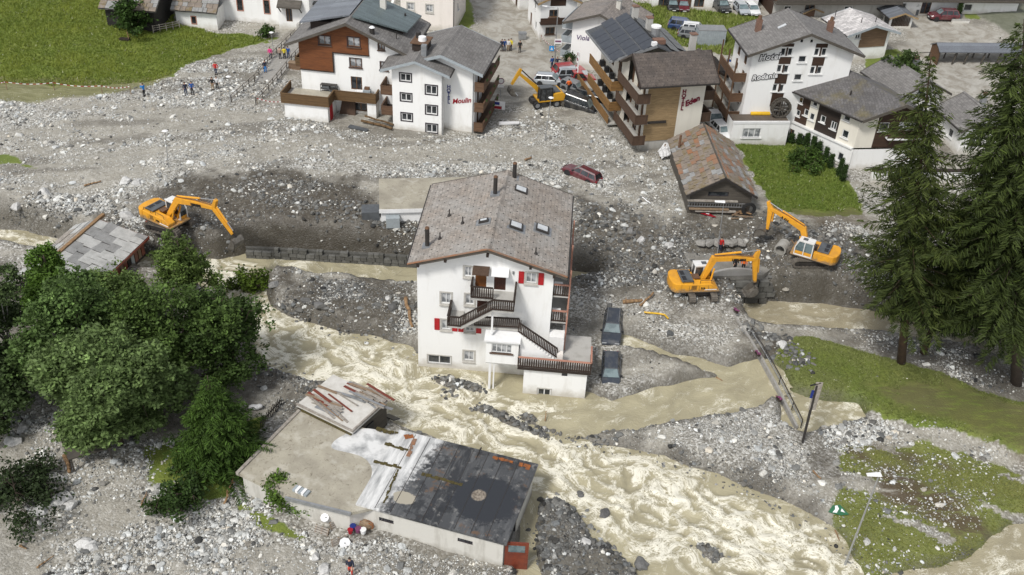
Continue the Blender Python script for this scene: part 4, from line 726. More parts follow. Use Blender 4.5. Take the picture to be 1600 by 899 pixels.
# ------------------------------------------------------------------ brown and white chalet
def chalet():
    B = Bld('chalet', 'chalet with orange-brown boarded gable and wooden terrace parapet', 'house', -28.64, 112.6, 4, -6.5)
    he, hr = 8.75, 12.05; x0, x1, y0, y1 = 1.35, 13.95, 1.3, 10.6
    w = x1-x0; oe = 1.35; sl = (hr-he)/(w/2+oe+.05); ze = he+sl*oe-.2; T = lambda u: ze+sl*min(u, w-u)
    # lower white wall, upper boarded wall to its left
    B.wall((x0,y0,0), 8.65, -1.5, [(0,5.35),(4.15,5.35),(4.151,7.82),(8.65,7.82)], 'plaster_white', [(8.28-x0,4.1,1.4,1.7,'glassdoor'),(8.3-x0,6.75,1.45,1.1,'wood'),(8.68-x0,1.0,1.6,1.1,'glassdoor')])
    m = [(0,T(0)-5.36+5.36),(w/2,T(w/2)),(8.65,T(8.65))]
    B.wall((x0,y0-.12,0), 4.2, 5.35, [(0,T(0)),(4.2,T(4.2))], 'wood_orange', [(4.64-x0,9.25,1.45,1.1,'wood')], name='boarded_wall')
    B.wall((x0+4.2,y0-.12,0), 4.45, 7.8, [(0,T(4.2)),(w/2-4.2,T(w/2)),(4.45,T(8.65))], 'wood_orange', [(8.22-x0-4.2,9.4,1.5,1.15,'wood')], name='boarded_wall')
    B.box('beam', 'wood_dark', x0-.02, x0+4.25, y0-.2, y0, 5.24, 5.36); B.box('beam', 'wood_dark', x0+4.14, x0+4.26, y0-.2, y0, 5.36, 7.9); B.box('beam', 'wood_dark', x0+4.26, x0+8.7, y0-.2, y0, 7.76, 7.88)
    B.wall((x0+8.65,y0,0), w-8.65, -1.5, [(0,T(8.65)),(w-8.65,T(w))], 'plaster_white', [(11.54-x0-8.65,9.15,.72,.85,'wood'),(11.8-x0-8.65,6.7,.9,1.0,'wood')])
    B.wall((x1,y0,90), y1-y0, -1.5, ze, 'plaster_white'); B.wall((x1,y1,180), w, -1.5, [(0,ze),(w/2,T(w/2)),(w,ze)], 'plaster_white'); B.wall((x0,y1,270), y1-y0, -1.5, ze, 'wood_orange', [(4,7,1.2,1,'wood')])
    rf = B.gable(0, 15.35, 0, 11.3, he, hr, 'roof_grey', 'wood_grey', .25)
    # raised dormer roofs on both slopes
    MB().hexa([(1.4,2.0,10.75),(7.5,2.6,12.0),(7.6,9.8,12.15),(1.4,9.8,10.85),(1.4,2.0,10.95),(7.5,2.6,12.2),(7.6,9.8,12.35),(1.4,9.8,11.05)]).build('dormer_roof', 'roof_bluegrey', rf); B.box('dormer_wall', 'wood_dark', 2.4, 7.2, 3.0, 9.4, 9.4, 10.85)
    MB().hexa([(8.0,1.8,12.15),(14.1,4.0,10.05),(14.6,9.6,10.1),(8.0,9.6,12.3),(8.0,1.8,12.35),(14.1,4.0,10.25),(14.6,9.6,10.3),(8.0,9.6,12.5)]).build('dormer_roof', 'roof_metal', rf); B.box('dormer_wall', 'wood_dark', 8.6, 13.4, 4.6, 9.2, 9.3, 10.3)
    c = MB().box(10.0,10.7,7.0,7.6,11.2,13.0).build('chimney', 'plaster_old', B.r); MB().box(9.92,10.78,6.92,7.68,13.0,13.15).build('cap', 'slab_grey2', c)
    MB().tube((13.0,7.6,10), (13.0,7.6,11.1), .12, n=8).build('vent_pipe', 'metal_dark', rf)
    for x, y in ((10.6,.9),): c = MB().tube((x,y,10.6), (x,y,11.5), .3, n=12).build('vent', 'metal_dark', B.r); MB().tube((x,y,11.5), (x,y,11.65), .36, .2, 12).build('cap', 'panel_white', c)
    MB().tube((13.1,2.6,9.6), (13.1,2.6,10.6), .06, n=6).build('vent_pipe', 'metal_dark', rf)
    # terrace block with timber parapet
    B.wall((.2,-2.3,0), 5.4, -1.5, 2.55, 'plaster_white', name='terrace_wall'); B.wall((5.6,-2.3,90), 3.6, -1.5, 2.55, 'plaster_white', name='terrace_wall'); B.wall((.2,1.3,270), 3.6, -1.5, 2.55, 'plaster_white', name='terrace_wall')
    B.box('terrace_floor', 'concrete', .0, 5.75, -2.5, 1.3, 2.5, 2.7); B.box('terrace_floor', 'concrete', 5.75, 11.0, -.2, 1.29, 2.5, 2.7)
    for p, q in (((-.05,-2.55),(5.85,-2.55)),((5.85,-2.55),(5.85,-.3)),((5.85,-.3),(11.05,-.3)),((11.05,-.3),(11.05,1.2)),((-.05,-2.55),(-.05,1.25))): B.boards('parapet', p, q, 2.35, 1.25, 'wood_parapet', tiers=2)
    MB().box(.6,5.2,-2.1,.8,2.7,2.9).build('gravel_fill', 'mud_pale', B.r)
    B.box('pillar', 'plaster_white', 9.9, 11.0, -.1, 1.28, -1.2, 2.5); B.box('red_panel', 'shutter_red', 5.62, 5.7, -1.6, -.6, 0, 2.2)
    MB().hexa([(6.0,.6,-.4),(8.2,.5,-.4),(8.2,.9,-.4),(6.0,1.0,-.4),(6.5,1.0,2.2),(8.0,1.0,2.2),(8.0,1.2,2.2),(6.5,1.2,2.2)]).build('broken_door', 'wood_vert', B.r)
    for x, y, z in ((-.2,9.0,4.0),): B.box('balcony_floor', 'wood_mid', -.6, 1.3, 5, 10, 3.9, 4.05); B.boards('parapet', (-.6,5), (-.6,10), 4.05, 1.0, 'wood_parapet'); B.boards('parapet', (-.6,5), (1.3,5), 4.05, 1.0, 'wood_parapet')
    return B
CH = chalet()
def crate_stack():   # equipment standing on the chalet terrace
    def on(x, y): a = R(-6.5); return (-28.64+x*math.cos(a)-y*math.sin(a), 112.6+x*math.sin(a)+y*math.cos(a), 6.7)
    t = thing('shelf_rack', 'dark shelf rack against the chalet wall on the terrace', 'rack', on(4.9,.85), R(-6.5)); m = MB()
    for z in (.05,.55,1.05): m.box(-1.0,1.0,-.3,.3,z,z+.06)
    for x in (-.97,.97):
        for y in (-.27,.27): m.bar((x,y,0),(x,y,1.1),.06)
    m.build('frame', 'metal_dark', t); MB().box(-.8,.1,-.25,.25,.62,.95).box(.2,.85,-.25,.25,.12,.5).build('bin', 'engine_grey', t)
    t = thing('kitchen_unit', 'pale kitchen units stacked on the chalet terrace', 'cabinet', on(9.3,.5), R(-6.5)); MB().box(-.9,0,-.3,.3,0,.85).build('cabinet', 'panel_white', t, bevel=.02); MB().box(.05,.95,-.3,.3,0,1.1).build('cabinet', 'panel_grey', t, bevel=.02); MB().box(.2,.8,-.2,.2,1.1,1.4).build('drawer', 'metal_rust', t)
crate_stack()
# ------------------------------------------------------------------ hotel with stacked balconies (main block and front wing)
def hotel_moulin():
    B = Bld('hotel', 'white hotel with blue vertical lettering and red script sign', 'hotel', -14.65, 109.65, 4, -9.7)
    he, hr = 8.15, 9.95; x0, x1, y0, y1 = 1.0, 8.95, 1.2, 9.6
    B.gable_walls(x0, x1, y0, y1, -1.5, he, hr, 'plaster_white', [], [(2.0+k*2.6, z, 1.1, 1.9, 'glassdoor') for k in range(3) for z in (1.2,3.8,6.3)], [(4,6,1.1,1.2,'dark')], oe=1.1)
    rf = B.gable(0, 10.15, 0, 10.1, he, hr, 'roof_grey', 'panel_grey', .25)
    for z in (.55, 3.1, 5.7):
        B.box('balcony_floor', 'wood_mid', 8.96, 10.1, .9, 9.8, z-.14, z); B.boards('parapet', (9.0,.9), (10.1,.9), z-.1, 1.1, 'wood_mid'); B.boards('parapet', (10.1,.9), (10.1,9.8), z-.1, 1.1, 'wood_mid')
        m = MB()
        for k in range(4): m.sphere((10.2, 2.2+k*2.2, z+.95), (.16,.35,.16), 7, 4)
        m.build('flower_box', 'foliage_light', B.r)
    MB().tube((8.8,1.05,-1),(8.8,1.05,8.1),.06,n=6).build('downpipe', 'metal_zinc', B.r)
    B.text('H\nO\nT\nE\nL', (5.8,1.17,5.45), .62, 'letter_blue', offset=.012, align='CENTER', line=.78); B.text('Moulin', (6.25,1.17,3.55), .85, 'letter_red', rot=(R(90),R(-12),0), shear=.35, offset=.014)
    c = MB().box(1.2,2.9,1.7,3.9,9.4,10.3).build('chimney', 'wood_dark', B.r); MB().box(1.0,3.1,1.5,4.1,10.3,10.42).build('cap', 'wood_mid', c); MB().tube((2.2,2.6,10.4),(2.2,2.6,10.9),.5,.45,14).build('vent', 'panel_white', c)
    MB().tube((1.5,3.4,10.3),(1.5,3.4,11.1),.3,n=10).build('chimney_pot', 'metal_dark', rf)
    # front wing with its own gable
    th = R(-6.6+9.7); dx, dy = -16.62+14.65, 108.12-109.65; a = R(9.7); ox, oy = dx*math.cos(a)-dy*math.sin(a), dx*math.sin(a)+dy*math.cos(a)
    w = bpy.data.objects.new('wing', None); COL.objects.link(w); w.parent = B.r; w.location = (ox, oy, 0); w.rotation_euler = (0,0,th)
    keep = B.r; B.r = w
    B.gable_walls(1.15, 7.1, 1.0, 6.0, -1.5, 8.05, 9.5, 'plaster_white', [(2.8-1.15,7.0,1.3,.95,'dark'),(2.82-1.15,4.5,1.3,.95,'dark'),(2.85-1.15,1.95,1.3,.95,'dark'),(5.87-1.15,5.75,1.35,1.1,'dark'),(5.88-1.15,3.2,1.35,1.1,'dark'),(5.9-1.15,.8,1.35,1.1,'dark')], oe=1.1)
    B.r = keep
    # the wing's parts hang directly under the hotel (three levels at most)
    for o in list(w.children): o.parent = keep; o.matrix_parent_inverse = Matrix.Identity(4); o.matrix_basis = Matrix.LocRotScale(w.location, w.rotation_euler, None) @ o.matrix_basis
    bpy.data.objects.remove(w)
    M4 = Matrix.LocRotScale(Vector((ox,oy,0)), Euler((0,0,th)), None)
    n0 = set(keep.children); B.gable(0, 8.25, 0, 6.2, 8.05, 9.5, 'roof_grey', 'panel_grey', .22)
    for o in set(keep.children)-n0: o.matrix_basis = M4 @ o.matrix_basis
    c = MB().box(4.4,5.0,2.2,2.8,8.8,10.6).build('chimney', 'metal_grey', B.r); c.matrix_basis = M4 @ c.matrix_basis
    MB().tube((7.25,.95,-1),(7.25,.95,8.0),.06,n=6).build('downpipe', 'metal_zinc', B.r).matrix_basis = M4
    for z in (4.4, 1.8):
        n0 = set(keep.children); B.box('balcony_floor', 'wood_mid', -.4, 1.13, 1.6, 4.6, z-.15, z); B.boards('parapet', (-.4,1.6), (1.13,1.6), z-.1, 1.05, 'wood_mid'); B.boards('parapet', (-.4,1.6), (-.4,4.6), z-.1, 1.05, 'wood_mid')
        for o in set(keep.children)-n0: o.matrix_basis = M4 @ o.matrix_basis
# ------------------------------------------------------------------ hotel with timber balconies and solar roof
def hotel_eden():
    B = Bld('hotel', 'large timber-balconied hotel with solar panel roof and dark red lettering', 'hotel', 14.18, 106.76, 4, 15)
    W_ = 7.4
    B.box('plinth', 'concrete', .05, W_-.02, .06, 6, -1.5, 1.4)
    B.wall((.3,0,0), 4.0, 1.3, 8.6, 'wood_pale', name='boarded_wall'); B.wall((4.3,0,0), W_-4.3, 1.3, 8.6, 'plaster_cream'); B.wall((W_,0,90), 6.0, -1.5, 8.6, 'plaster_cream', [(3,7.2,1.2,1.9,'glassdoor'),(3,4.4,1.2,1.9,'glassdoor')])
    B.wall((.3,5.2,270), 5.2, 1.3, 9.6, 'plaster_cream', [(2.2,z,1.3,2.0,'glassdoor') for z in (2.2,4.9,7.5)]+[(4.0,z,.8,2.0,'glassdoor') for z in (2.2,4.9,7.5)])
    # front roof: ridge runs along x
    ex0, ex1, ey, ry = -1.35, 8.25, -1.6, 2.1; m = MB(); th = .22
    m.hexa([(ex0,ey,9-th),(ex1,ey,9-th),(ex1,ry,11.5-th),(ex0,ry,11.5-th),(ex0,ey,9),(ex1,ey,9),(ex1,ry,11.5),(ex0,ry,11.5)]); m.hexa([(ex0,ry,11.5-th),(ex1,ry,11.5-th),(ex1,6.2,9-th),(ex0,6.2,9-th),(ex0,ry,11.5),(ex1,ry,11.5),(ex1,6.2,9),(ex0,6.2,9)])
    rf = m.build('roof', 'roof_brown', B.r); MB().bar((ex0,ey-.05,8.85),(ex1,ey-.05,8.85),.15,.14).build('gutter', 'metal_dark', rf)
    MB().bar((ex0-.03,ey,8.93),(ex0-.03,ry,11.43),.08,.34).bar((ex1+.03,ey,8.93),(ex1+.03,ry,11.43),.08,.34).build('fascia', 'wood_dark', rf)
    for x in (ex0+.3,): pass
    B.wall((.3,6.0,270), 6.0, 9.55, [(0,8.9),(3.9,11.2),(6.0,9.8)], 'plaster_cream', name='gable_wall'); B.wall((W_,0,90), 6.0, 8.5, [(0,9.6),(2.1,11.2),(6.0,8.9)], 'plaster_cream', name='gable_wall')
    # rear wing: ridge along y, solar roof falling to the left
    sx0, sx1, sy0, sy1, rx = -2.4, 7.6, 4.6, 16.2, 2.45
    m = MB(); m.hexa([(sx0,sy0+1.6,9-.2),(rx,sy0-.4,11.45-.2),(rx,sy1-1.6,11.45-.2),(sx0,sy1,9-.2),(sx0,sy0+1.6,9),(rx,sy0-.4,11.45),(rx,sy1-1.6,11.45),(sx0,sy1,9)]); m.hexa([(rx,sy0-.4,11.25),(sx1,sy0-.4,9.0),(sx1,sy1-1.6,9.0),(rx,sy1-1.6,11.25),(rx,sy0-.4,11.45),(sx1,sy0-.4,9.2),(sx1,sy1-1.6,9.2),(rx,sy1-1.6,11.45)])
    r2 = m.build('roof', 'roof_dark', B.r)
    MB().bar((sx0-.04,sy0+1.6,8.9),(sx0-.04,sy1,8.9),.1,.26).bar((sx0,sy0+1.56,8.9),(rx,sy0-.44,11.35),.1,.3).build('fascia', 'metal_grey', r2)
    sl = 2.45/(rx-sx0)
    pan = MB().box(-.78,.78,-.86,.86,0,.05).mesh('solar_panel', 'solar')
    for i in range(3):
        for j in range(6):
            x = sx0+.85+i*1.62; y = sy0+2.35+j*1.78-(x-sx0)*.35
            if y > sy1-1.1: continue
            o = link('solar_panel', pan, r2, (x, y, 9+sl*(x-sx0)+.04)); o.rotation_euler = (0, -math.atan(sl), 0)
    pan2 = MB().box(-.8,.8,-.95,.95,0,.06).mesh('solar_panel', 'solar_dark'); s2 = (9.2-11.45)/(sx1-rx)
    for i in range(3):
        for j in range(5):
            if (i, j) in ((2, 0), (0, 0)): continue
            x = rx+.95+i*1.66; y = sy0+.9+j*1.98; o = link('solar_panel', pan2, r2, (x, y, 11.45+s2*(x-rx)+.14)); o.rotation_euler = (R(0), -math.atan(s2)-R(0), 0)
    for x, y, h, mt in ((2.9,13.6,1.5,'concrete'),(3.3,9.6,1.5,'concrete'),(7.2,5.0,1.6,'concrete')): c = MB().box(x-.35,x+.35,y-.3,y+.3,9.4,11.3+h-(.6 if x > 5 else 0)).build('chimney', mt, B.r); MB().box(x-.42,x+.42,y-.37,y+.37,11.3+h-(.6 if x > 5 else 0),11.42+h-(.6 if x > 5 else 0)).build('cap', 'brick_red', c)
    c = MB().tube((3.6,8.0,10.6),(3.6,8.0,12.2),.55,n=14).build('vent', 'metal_zinc', B.r); MB().tube((3.6,8.0,12.2),(3.6,8.0,12.4),.62,n=14).build('cap', 'panel_white', c); MB().box(2.6,4.0,5.5,6.4,11.0,11.55).build('vent_box', 'brick_red', r2); MB().box(1.9,2.5,4.4,4.8,11.3,11.75).build('vent_box', 'panel_white', r2)
    # rear walls and long facade
    B.wall((-.3,15.6,270), 10.4, -1.5, 9.3, 'plaster_cream', [(1.5+k*2.9, z, 1.2, 2.0, 'glassdoor') for k in range(3) for z in (2.2,4.8,7.4)]); B.wall((6.8,6.0,90), 9.6, -1.5, 9.0, 'plaster_cream'); B.wall((6.8,15.6,180), 7.1, -1.5, [(0,9.0),(4.3,11.2),(7.1,9.6)], 'plaster_cream')
    # timber columns that divide the facade
    for y in (1.0,4.9): B.box('column', 'wood_mid', .16, .3, y-.1, y+.1, 1.2, 9.4)
    # honey-coloured balconies at the rear, brown ones at the front
    for z in (5.2, 2.55):
        B.box('balcony_floor', 'concrete', -1.9, -.3, 6.3, 15.3, z-.18, z); B.boards('parapet', (-1.9,6.3), (-1.9,15.3), z-.15, 1.15, 'wood_honey', tiers=3); B.boards('parapet', (-1.9,6.3), (-.35,6.3), z-.15, 1.15, 'wood_honey', tiers=3)
    B.box('balcony_floor', 'concrete', -1.9, -.3, 6.3, 20.5, .55, .75); B.boards('parapet', (-1.9,6.3), (-1.9,20.5), .7, 1.0, 'wood_honey', tiers=2)
    for z in (6.75, 4.15, 1.5):
        B.box('balcony_floor', 'concrete', -1.25, .3, -1.0, 6.2, z-.18, z); B.boards('parapet', (-1.25,-1.0), (-1.25,6.2), z-.15, 1.15, 'wood_vert', tiers=1); B.boards('parapet', (-1.25,-1.0), (.25,-1.0), z-.15, 1.15, 'wood_vert', tiers=1)
    for z in (6.1, 3.3): B.box('balcony_floor', 'concrete', W_, W_+1.35, .3, 3.6, z-.15, z); B.boards('parapet', (W_+.05,.3), (W_+1.35,.3), z-.1, 1.1, 'wood_vert', tiers=1); B.boards('parapet', (W_+1.35,.3), (W_+1.35,3.6), z-.1, 1.1, 'wood_vert', tiers=1)
    m = MB()
    for z in (5.2, 2.55):
        for k in range(4): m.box(-1.0,-.5,7.4+k*2.0,8.0+k*2.0,z,z+.75)
    m.build('balcony_furniture', 'plastic_black', B.r)
    B.text('H\nO\nT\nE\nL', (4.78,-.05,7.2), .66, 'letter_maroon', offset=.02, align='CENTER', line=.8); B.text('Eden', (5.15,-.05,5.5), .95, 'letter_maroon', rot=(R(90),R(-23),0), shear=.3, offset=.03)
    B.box('wall_slot', 'metal_dark', .35, 2.95, -.25, -.002, 3.66, 3.9)
    for k, ch in enumerate('EDEN'): z = 4.9-k*.72; q = MB().box(-2.62,-2.5,17.6,18.2,z,z+.6).build('letter_box', 'panel_white', B.r); B.text(ch, (-2.64,18.12,z+.08), .55, 'letter_maroon', rot=(R(90),0,R(-90)), par=q)
# ------------------------------------------------------------------ hotel with white painted signs and its annexes
def hotel_rodania():
    B = Bld('hotel', 'white hotel with brown window bands and outlined white sign lettering', 'hotel', 26.14, 111.3, 4, 7.1)
    he, hr = 10.9, 13.55; x0, x1, y0, y1 = .95, 13.3, 1.0, 8.0
    fw = [(4.55-x0,11.0-.05,.6,.95,'pair1'),(5.4-x0,10.95,.6,.95,'pair1'),(4.5-x0,8.85,.6,.95,'pair1'),(5.35-x0,8.8,.6,.95,'pair1'),(4.45-x0,6.4,.6,.95,'pair1'),(5.27-x0,6.35,.6,.95,'pair1'),(8.65-x0,10.95,.6,.95,'pair1'),(9.55-x0,10.95,.6,.95,'pair1'),(8.65-x0,8.65,.6,.95,'pair1'),(9.5-x0,8.65,.6,.95,'pair1'),(7.08-x0,10.05,1.0,.85,'plain'),(7.04-x0,7.75,1.0,.85,'plain'),(6.53-x0,12.3,.32,.36,'slit'),(7.74-x0,12.3,.32,.36,'slit')]
    B.gable_walls(x0, x1, y0, y1, -1.5, he, hr, 'plaster_white', fw, [], [(2,z,1,1.6,'glassdoor') for z in (4.2,6.9,9.3)]+[(4.8,z,1,1.6,'glassdoor') for z in (4.2,6.9,9.3)], oe=.95)
    for c, zs in ((4.97, ((11.6,12.0),(9.45,10.4),(6.95,8.3),(4.0,5.85))), (9.1, ((11.5,12.0),(9.25,10.4)))):
        m = MB()
        for a, b in zs: m.box(c-.72,c+.72,y0-.045,y0-.002,a,b)
        for a, b in ((10.4,11.5),(8.3,9.35),(5.9,6.9)):
            if c > 6 and a < 8: continue
            m.box(c-.1,c+.1,y0-.045,y0-.002,a,b)
        m.build('facade_panel', 'wood_brown', B.r)
    rf = B.gable(0, 14.25, 0, 8.6, he, hr, 'roof_grey', 'wood_grey', .22)
    for x, y, h in ((2.6,5.4,1.4),(11.5,5.2,1.3)): z = he+(hr-he)*(min(x,14.25-x))/7.1; c = MB().box(x-.32,x+.32,y-.28,y+.28,z-.3,z+h).build('chimney', 'brick_red', B.r); MB().tube((x,y,z+h),(x,y,z+h+.5),.26,.2,8).build('chimney_pot', 'metal_rust', c)
    MB().hexa([(4.6,4.0,12.62),(5.6,4.3,12.98),(5.6,4.75,12.98),(4.6,4.45,12.62),(4.6,4.0,12.7),(5.6,4.3,13.06),(5.6,4.75,13.06),(4.6,4.45,12.7)]).build('skylight', 'glass_sky', B.r)
    for z in (6.9, 4.3, 1.9):
        B.box('balcony_floor', 'concrete', -.6, .94, 1.8, 7.8, z-.15, z); B.boards('parapet', (-.6,1.8), (-.6,7.8), z-.1, 1.05, 'wood_mid', tiers=1); B.boards('parapet', (-.6,1.8), (.9,1.8), z-.1, 1.05, 'wood_mid', tiers=1)
    m = MB()
    for y in (1.8,4.8,7.8): m.bar((-.6,y,-.5),(-.6,y,9.8),.16)
    m.build('balcony_post', 'wood_mid', B.r)
    for s_, y_, z_, sz in (('Hotel',.93,9.85,1.0),('Rodania',.93,7.4,.86)):
        x_ = 1.75 if s_ == 'Hotel' else 1.35
        B.text(s_, (x_,y_,z_), sz, 'letter_black', rot=(R(90),R(-7),0), shear=.25, offset=.1, ext=.02, space=1.12, name='lettering_outline'); B.text(s_, (x_,y_-.04,z_), sz, 'letter_white', rot=(R(90),R(-7),0), shear=.25, offset=.022, ext=.02, space=1.12)
    # low flat wing in front
    fx0, fx1, fy0 = -.75, 6.3, -1.35
    B.wall((fx0,fy0,0), fx1-fx0, -1.5, 3.0, 'plaster_white', [(2.5,1.55,2.3,1.25,'triple')], name='wing_wall'); B.wall((fx0,1.0,270), 2.35, -1.5, 3.0, 'plaster_white', name='wing_wall'); B.wall((fx1,fy0,90), 2.35, -1.5, 3.0, 'plaster_white', name='wing_wall')
    B.box('wing_roof', 'terrace_tile', fx0+.15, fx1, fy0+.15, .95, 2.88, 2.96); B.box('parapet', 'panel_white', fx0-.05, fx1, fy0-.06, fy0+.15, 2.8, 3.1)
    MB().hexa([(2.0,.6,3.0),(4.4,.6,3.0),(4.4,.95,3.0),(2.0,.95,3.0),(2.0,.6,3.2),(4.4,.6,3.2),(4.4,.95,3.3),(2.0,.95,3.3)]).build('lamp_trough', 'plastic_yellow', B.r)
STY['pair1'] = dict(k='p1', f='frame_white', nx=1, g='glass', t=.08, sill='frame_white'); STY['triple'] = dict(k='tr', f='frame_white', nx=3, g='glass_curtain', t=.09, sill='frame_white')
def water_wheel():
    a = R(7.1); x, y = 5.35, .1; t = thing('water_wheel', 'dark wooden water wheel leaning on the white hotel front', 'wheel', (26.14+x*math.cos(a)-y*math.sin(a), 111.3+x*math.sin(a)+y*math.cos(a), 7.05), a); n = 16; r = 1.12
    m = MB()
    for sy in (-.28, .28):
        for k in range(n):
            p, q = 2*math.pi*k/n, 2*math.pi*(k+1)/n; m.bar((r*math.cos(p),sy,1.15+r*math.sin(p)), (r*math.cos(q),sy,1.15+r*math.sin(q)), .1, .24)
    m.build('rim', 'wood_grey', t); m = MB()
    for k in range(n): p = 2*math.pi*k/n; m.hexa([((r-.3)*math.cos(p)-.02,-.27,1.15+(r-.3)*math.sin(p)),((r-.3)*math.cos(p)-.02,.27,1.15+(r-.3)*math.sin(p)),((r+.05)*math.cos(p+.1)-.02,.27,1.15+(r+.05)*math.sin(p+.1)),((r+.05)*math.cos(p+.1)-.02,-.27,1.15+(r+.05)*math.sin(p+.1)),((r-.3)*math.cos(p)+.02,-.27,1.17+(r-.3)*math.sin(p)),((r-.3)*math.cos(p)+.02,.27,1.17+(r-.3)*math.sin(p)),((r+.05)*math.cos(p+.1)+.02,.27,1.17+(r+.05)*math.sin(p+.1)),((r+.05)*math.cos(p+.1)+.02,-.27,1.17+(r+.05)*math.sin(p+.1))])
    m.build('paddles', 'wood_grey', t); m = MB()
    for sy in (-.3, .3):
        for o_ in (-.22, .22): m.bar((-r,sy,1.15+o_),(r,sy,1.15+o_),.09,.1); m.bar((o_,sy*1.05,1.15-r),(o_,sy*1.05,1.15+r),.1,.09)
    m.tube((0,-.45,1.15),(0,.45,1.15),.13,n=8); m.build('spokes', 'wood_grey', t)
    m = MB().bar((-.8,0,-.02),(0,0,1.15),.14).bar((.8,0,-.02),(0,0,1.15),.14); m.build('stand', 'wood_dark', t)
def hotel_annex():
    ox, oy = at(1348.4,189,10); B = Bld('hotel_annex', 'brown boarded and cream chalet annex with broad mossy roof below the white hotel', 'house', ox, oy, 3, 0); rel = lambda px, py, z: (lambda q: Vector((q[0]-ox, q[1]-oy, z-3)))(at(px,py,z))
    FL, FR, FA, BA, BL = Vector((0,0,7)), rel(1468.6,187.5,10), rel(1417.4,164,12.3), rel(1325.6,108.7,12.3), rel(1230,138,10); BR = FR+(BA-FA)+Vector((.5,0,0)); dn = Vector((0,0,-.22)); m = MB()
    m.hexa([FL+dn,FA+dn,BA+dn,BL+dn,FL,FA,BA,BL]); m.hexa([FA+dn,FR+dn,BR+dn,BA+dn,FA,FR,BR,BA]); rf = m.build('roof', 'roof_moss', B.r)
    for a, b in ((FL,FA),(FA,FR)): MB().bar(a+Vector((0,-.05,-.14)),b+Vector((0,-.05,-.14)),.09,.34).build('fascia', 'wood_grey', rf)
    MB().bar(FL+Vector((-.06,-.05,-.15)),BL+Vector((-.06,-.05,-.15)),.14,.14).build('gutter', 'metal_dark', rf); MB().bar(BL+Vector((0,0,-.1)),BA+Vector((0,0,-.1)),.1,.3).build('fascia', 'metal_dark', rf)
    # walls stand 0.8 m inside the eaves
    e = (FL-BL); L = math.hypot(e.x,e.y); dl = math.degrees(math.atan2(e.y,e.x)); u = Vector((e.x/L,e.y/L,0)); n = Vector((-u.y,u.x,0)); S0 = BL+u*.6+n*.75; LL = L-1.3
    f = FR-FL; dg = math.degrees(math.atan2(f.y,f.x)); fu = Vector((math.cos(R(dg)),math.sin(R(dg)),0)); fn = Vector((-fu.y,fu.x,0)); C0 = S0+u*LL; w = 8.0
    seg = lambda a: (S0.x+u.x*a, S0.y+u.y*a, dl)
    B.wall(seg(0), LL*.27, 3.0, 7.1, 'wood_brown', [(1.0,5.9,.95,.8,'plain'),(1.0,4.2,.95,.8,'plain'),(2.3,4.7,.65,.85,'plain')], name='boarded_wall'); B.wall(seg(LL*.27), LL*.13, 3.0, 7.1, 'plaster_cream', [(.6,6.2,.7,.7,'plain'),(.6,4.5,.7,.9,'plain')])
    B.wall(seg(LL*.40), LL*.33, 3.0, 7.1, 'wood_dark', [(.9,4.8,.7,.9,'plain'),(2.5,4.6,.8,1.0,'pair')], name='boarded_wall'); B.wall(seg(LL*.73), LL*.27, 3.0, 7.1, 'plaster_cream', [(.8,6.2,.9,.8,'plain'),(1.1,4.2,.9,1.0,'plain')])
    pr = (BA-FA).to_2d().length; top = [(0,7.2),(w*.5,8.9),(w,7.0)]
    B.wall((C0.x,C0.y,dg), 2.2, 3.0, [(0,7.2),(2.2,8.0)], 'plaster_cream'); c = C0+fu*2.2; B.wall((c.x,c.y,dg), w-2.2, 3.0, [(0,8.0),(1.9,8.9),(w-2.2,7.0)], 'wood_brown', [(.9,5.7,1.2,1.1,'plain'),(3.7,5.7,2.0,1.2,'triple')], name='boarded_wall')
    c = C0+fu*w; B.wall((c.x,c.y,dg+105), 9.5, -2.0, 7.0, 'plaster_cream'); o = S0-n*.3-u*.2; B.wall((o.x,o.y,dl), LL+.4, -2.5, 2.9, 'plaster_white', [(1.2,1.2,.9,1.7,'glassdoor'),(3.2,1.5,.8,1.0,'plain'),(5.2,1.4,.8,1.0,'plain'),(6.6,1.4,.7,1.0,'plain'),(8.6,1.4,.8,1.1,'plain')], name='ground_floor_wall'); c = C0-n*.3; B.wall((c.x,c.y,dg), w+.6, -2.5, 2.9, 'plaster_white', name='ground_floor_wall')
    MB().bar(S0-n*.2+Vector((0,0,2.97-S0.z)),C0-n*.2+Vector((0,0,2.97-C0.z)),.5,.16).build('ledge', 'frame_white', B.r); a, b = C0+fu*3.6-fn*.5, C0+fu*8.2-fn*.5
    B.boards('parapet', (a.x,a.y), (b.x,b.y), 4.4, .9, 'wood_brown', tiers=1); MB().bar(a+fn*.3+Vector((0,0,4.35-a.z)),b+fn*.3+Vector((0,0,4.35-b.z)),1.0,.14).build('balcony_floor', 'panel_white', B.r)
    q = (FL+FA+BA+BL)/4; MB().tube(q+Vector((0,0,-.2)),q+Vector((0,0,.6)),.1,n=6).build('vent_pipe', 'metal_dark', B.r)
    # long low white front with a blue notice, beyond the spruce branches
    x, y, z = gp(1360, 285); C = Bld('garden_wall', 'long low white wall with a blue notice half hidden by spruce branches', 'wall', x, y, z, 5)
    C.box('wall', 'plaster_white', 0, 15, 0, .4, -1.5, 1.5); C.box('coping', 'wood_dark', -.1, 15.1, -.1, .5, 1.5, 1.62)
    q = C.box('notice', 'sign_blue', 2.6, 4.9, -.05, -.005, .55, 1.3); C.text('Restaurant', (2.7,-.06,.85), .36, 'letter_white', par=q)
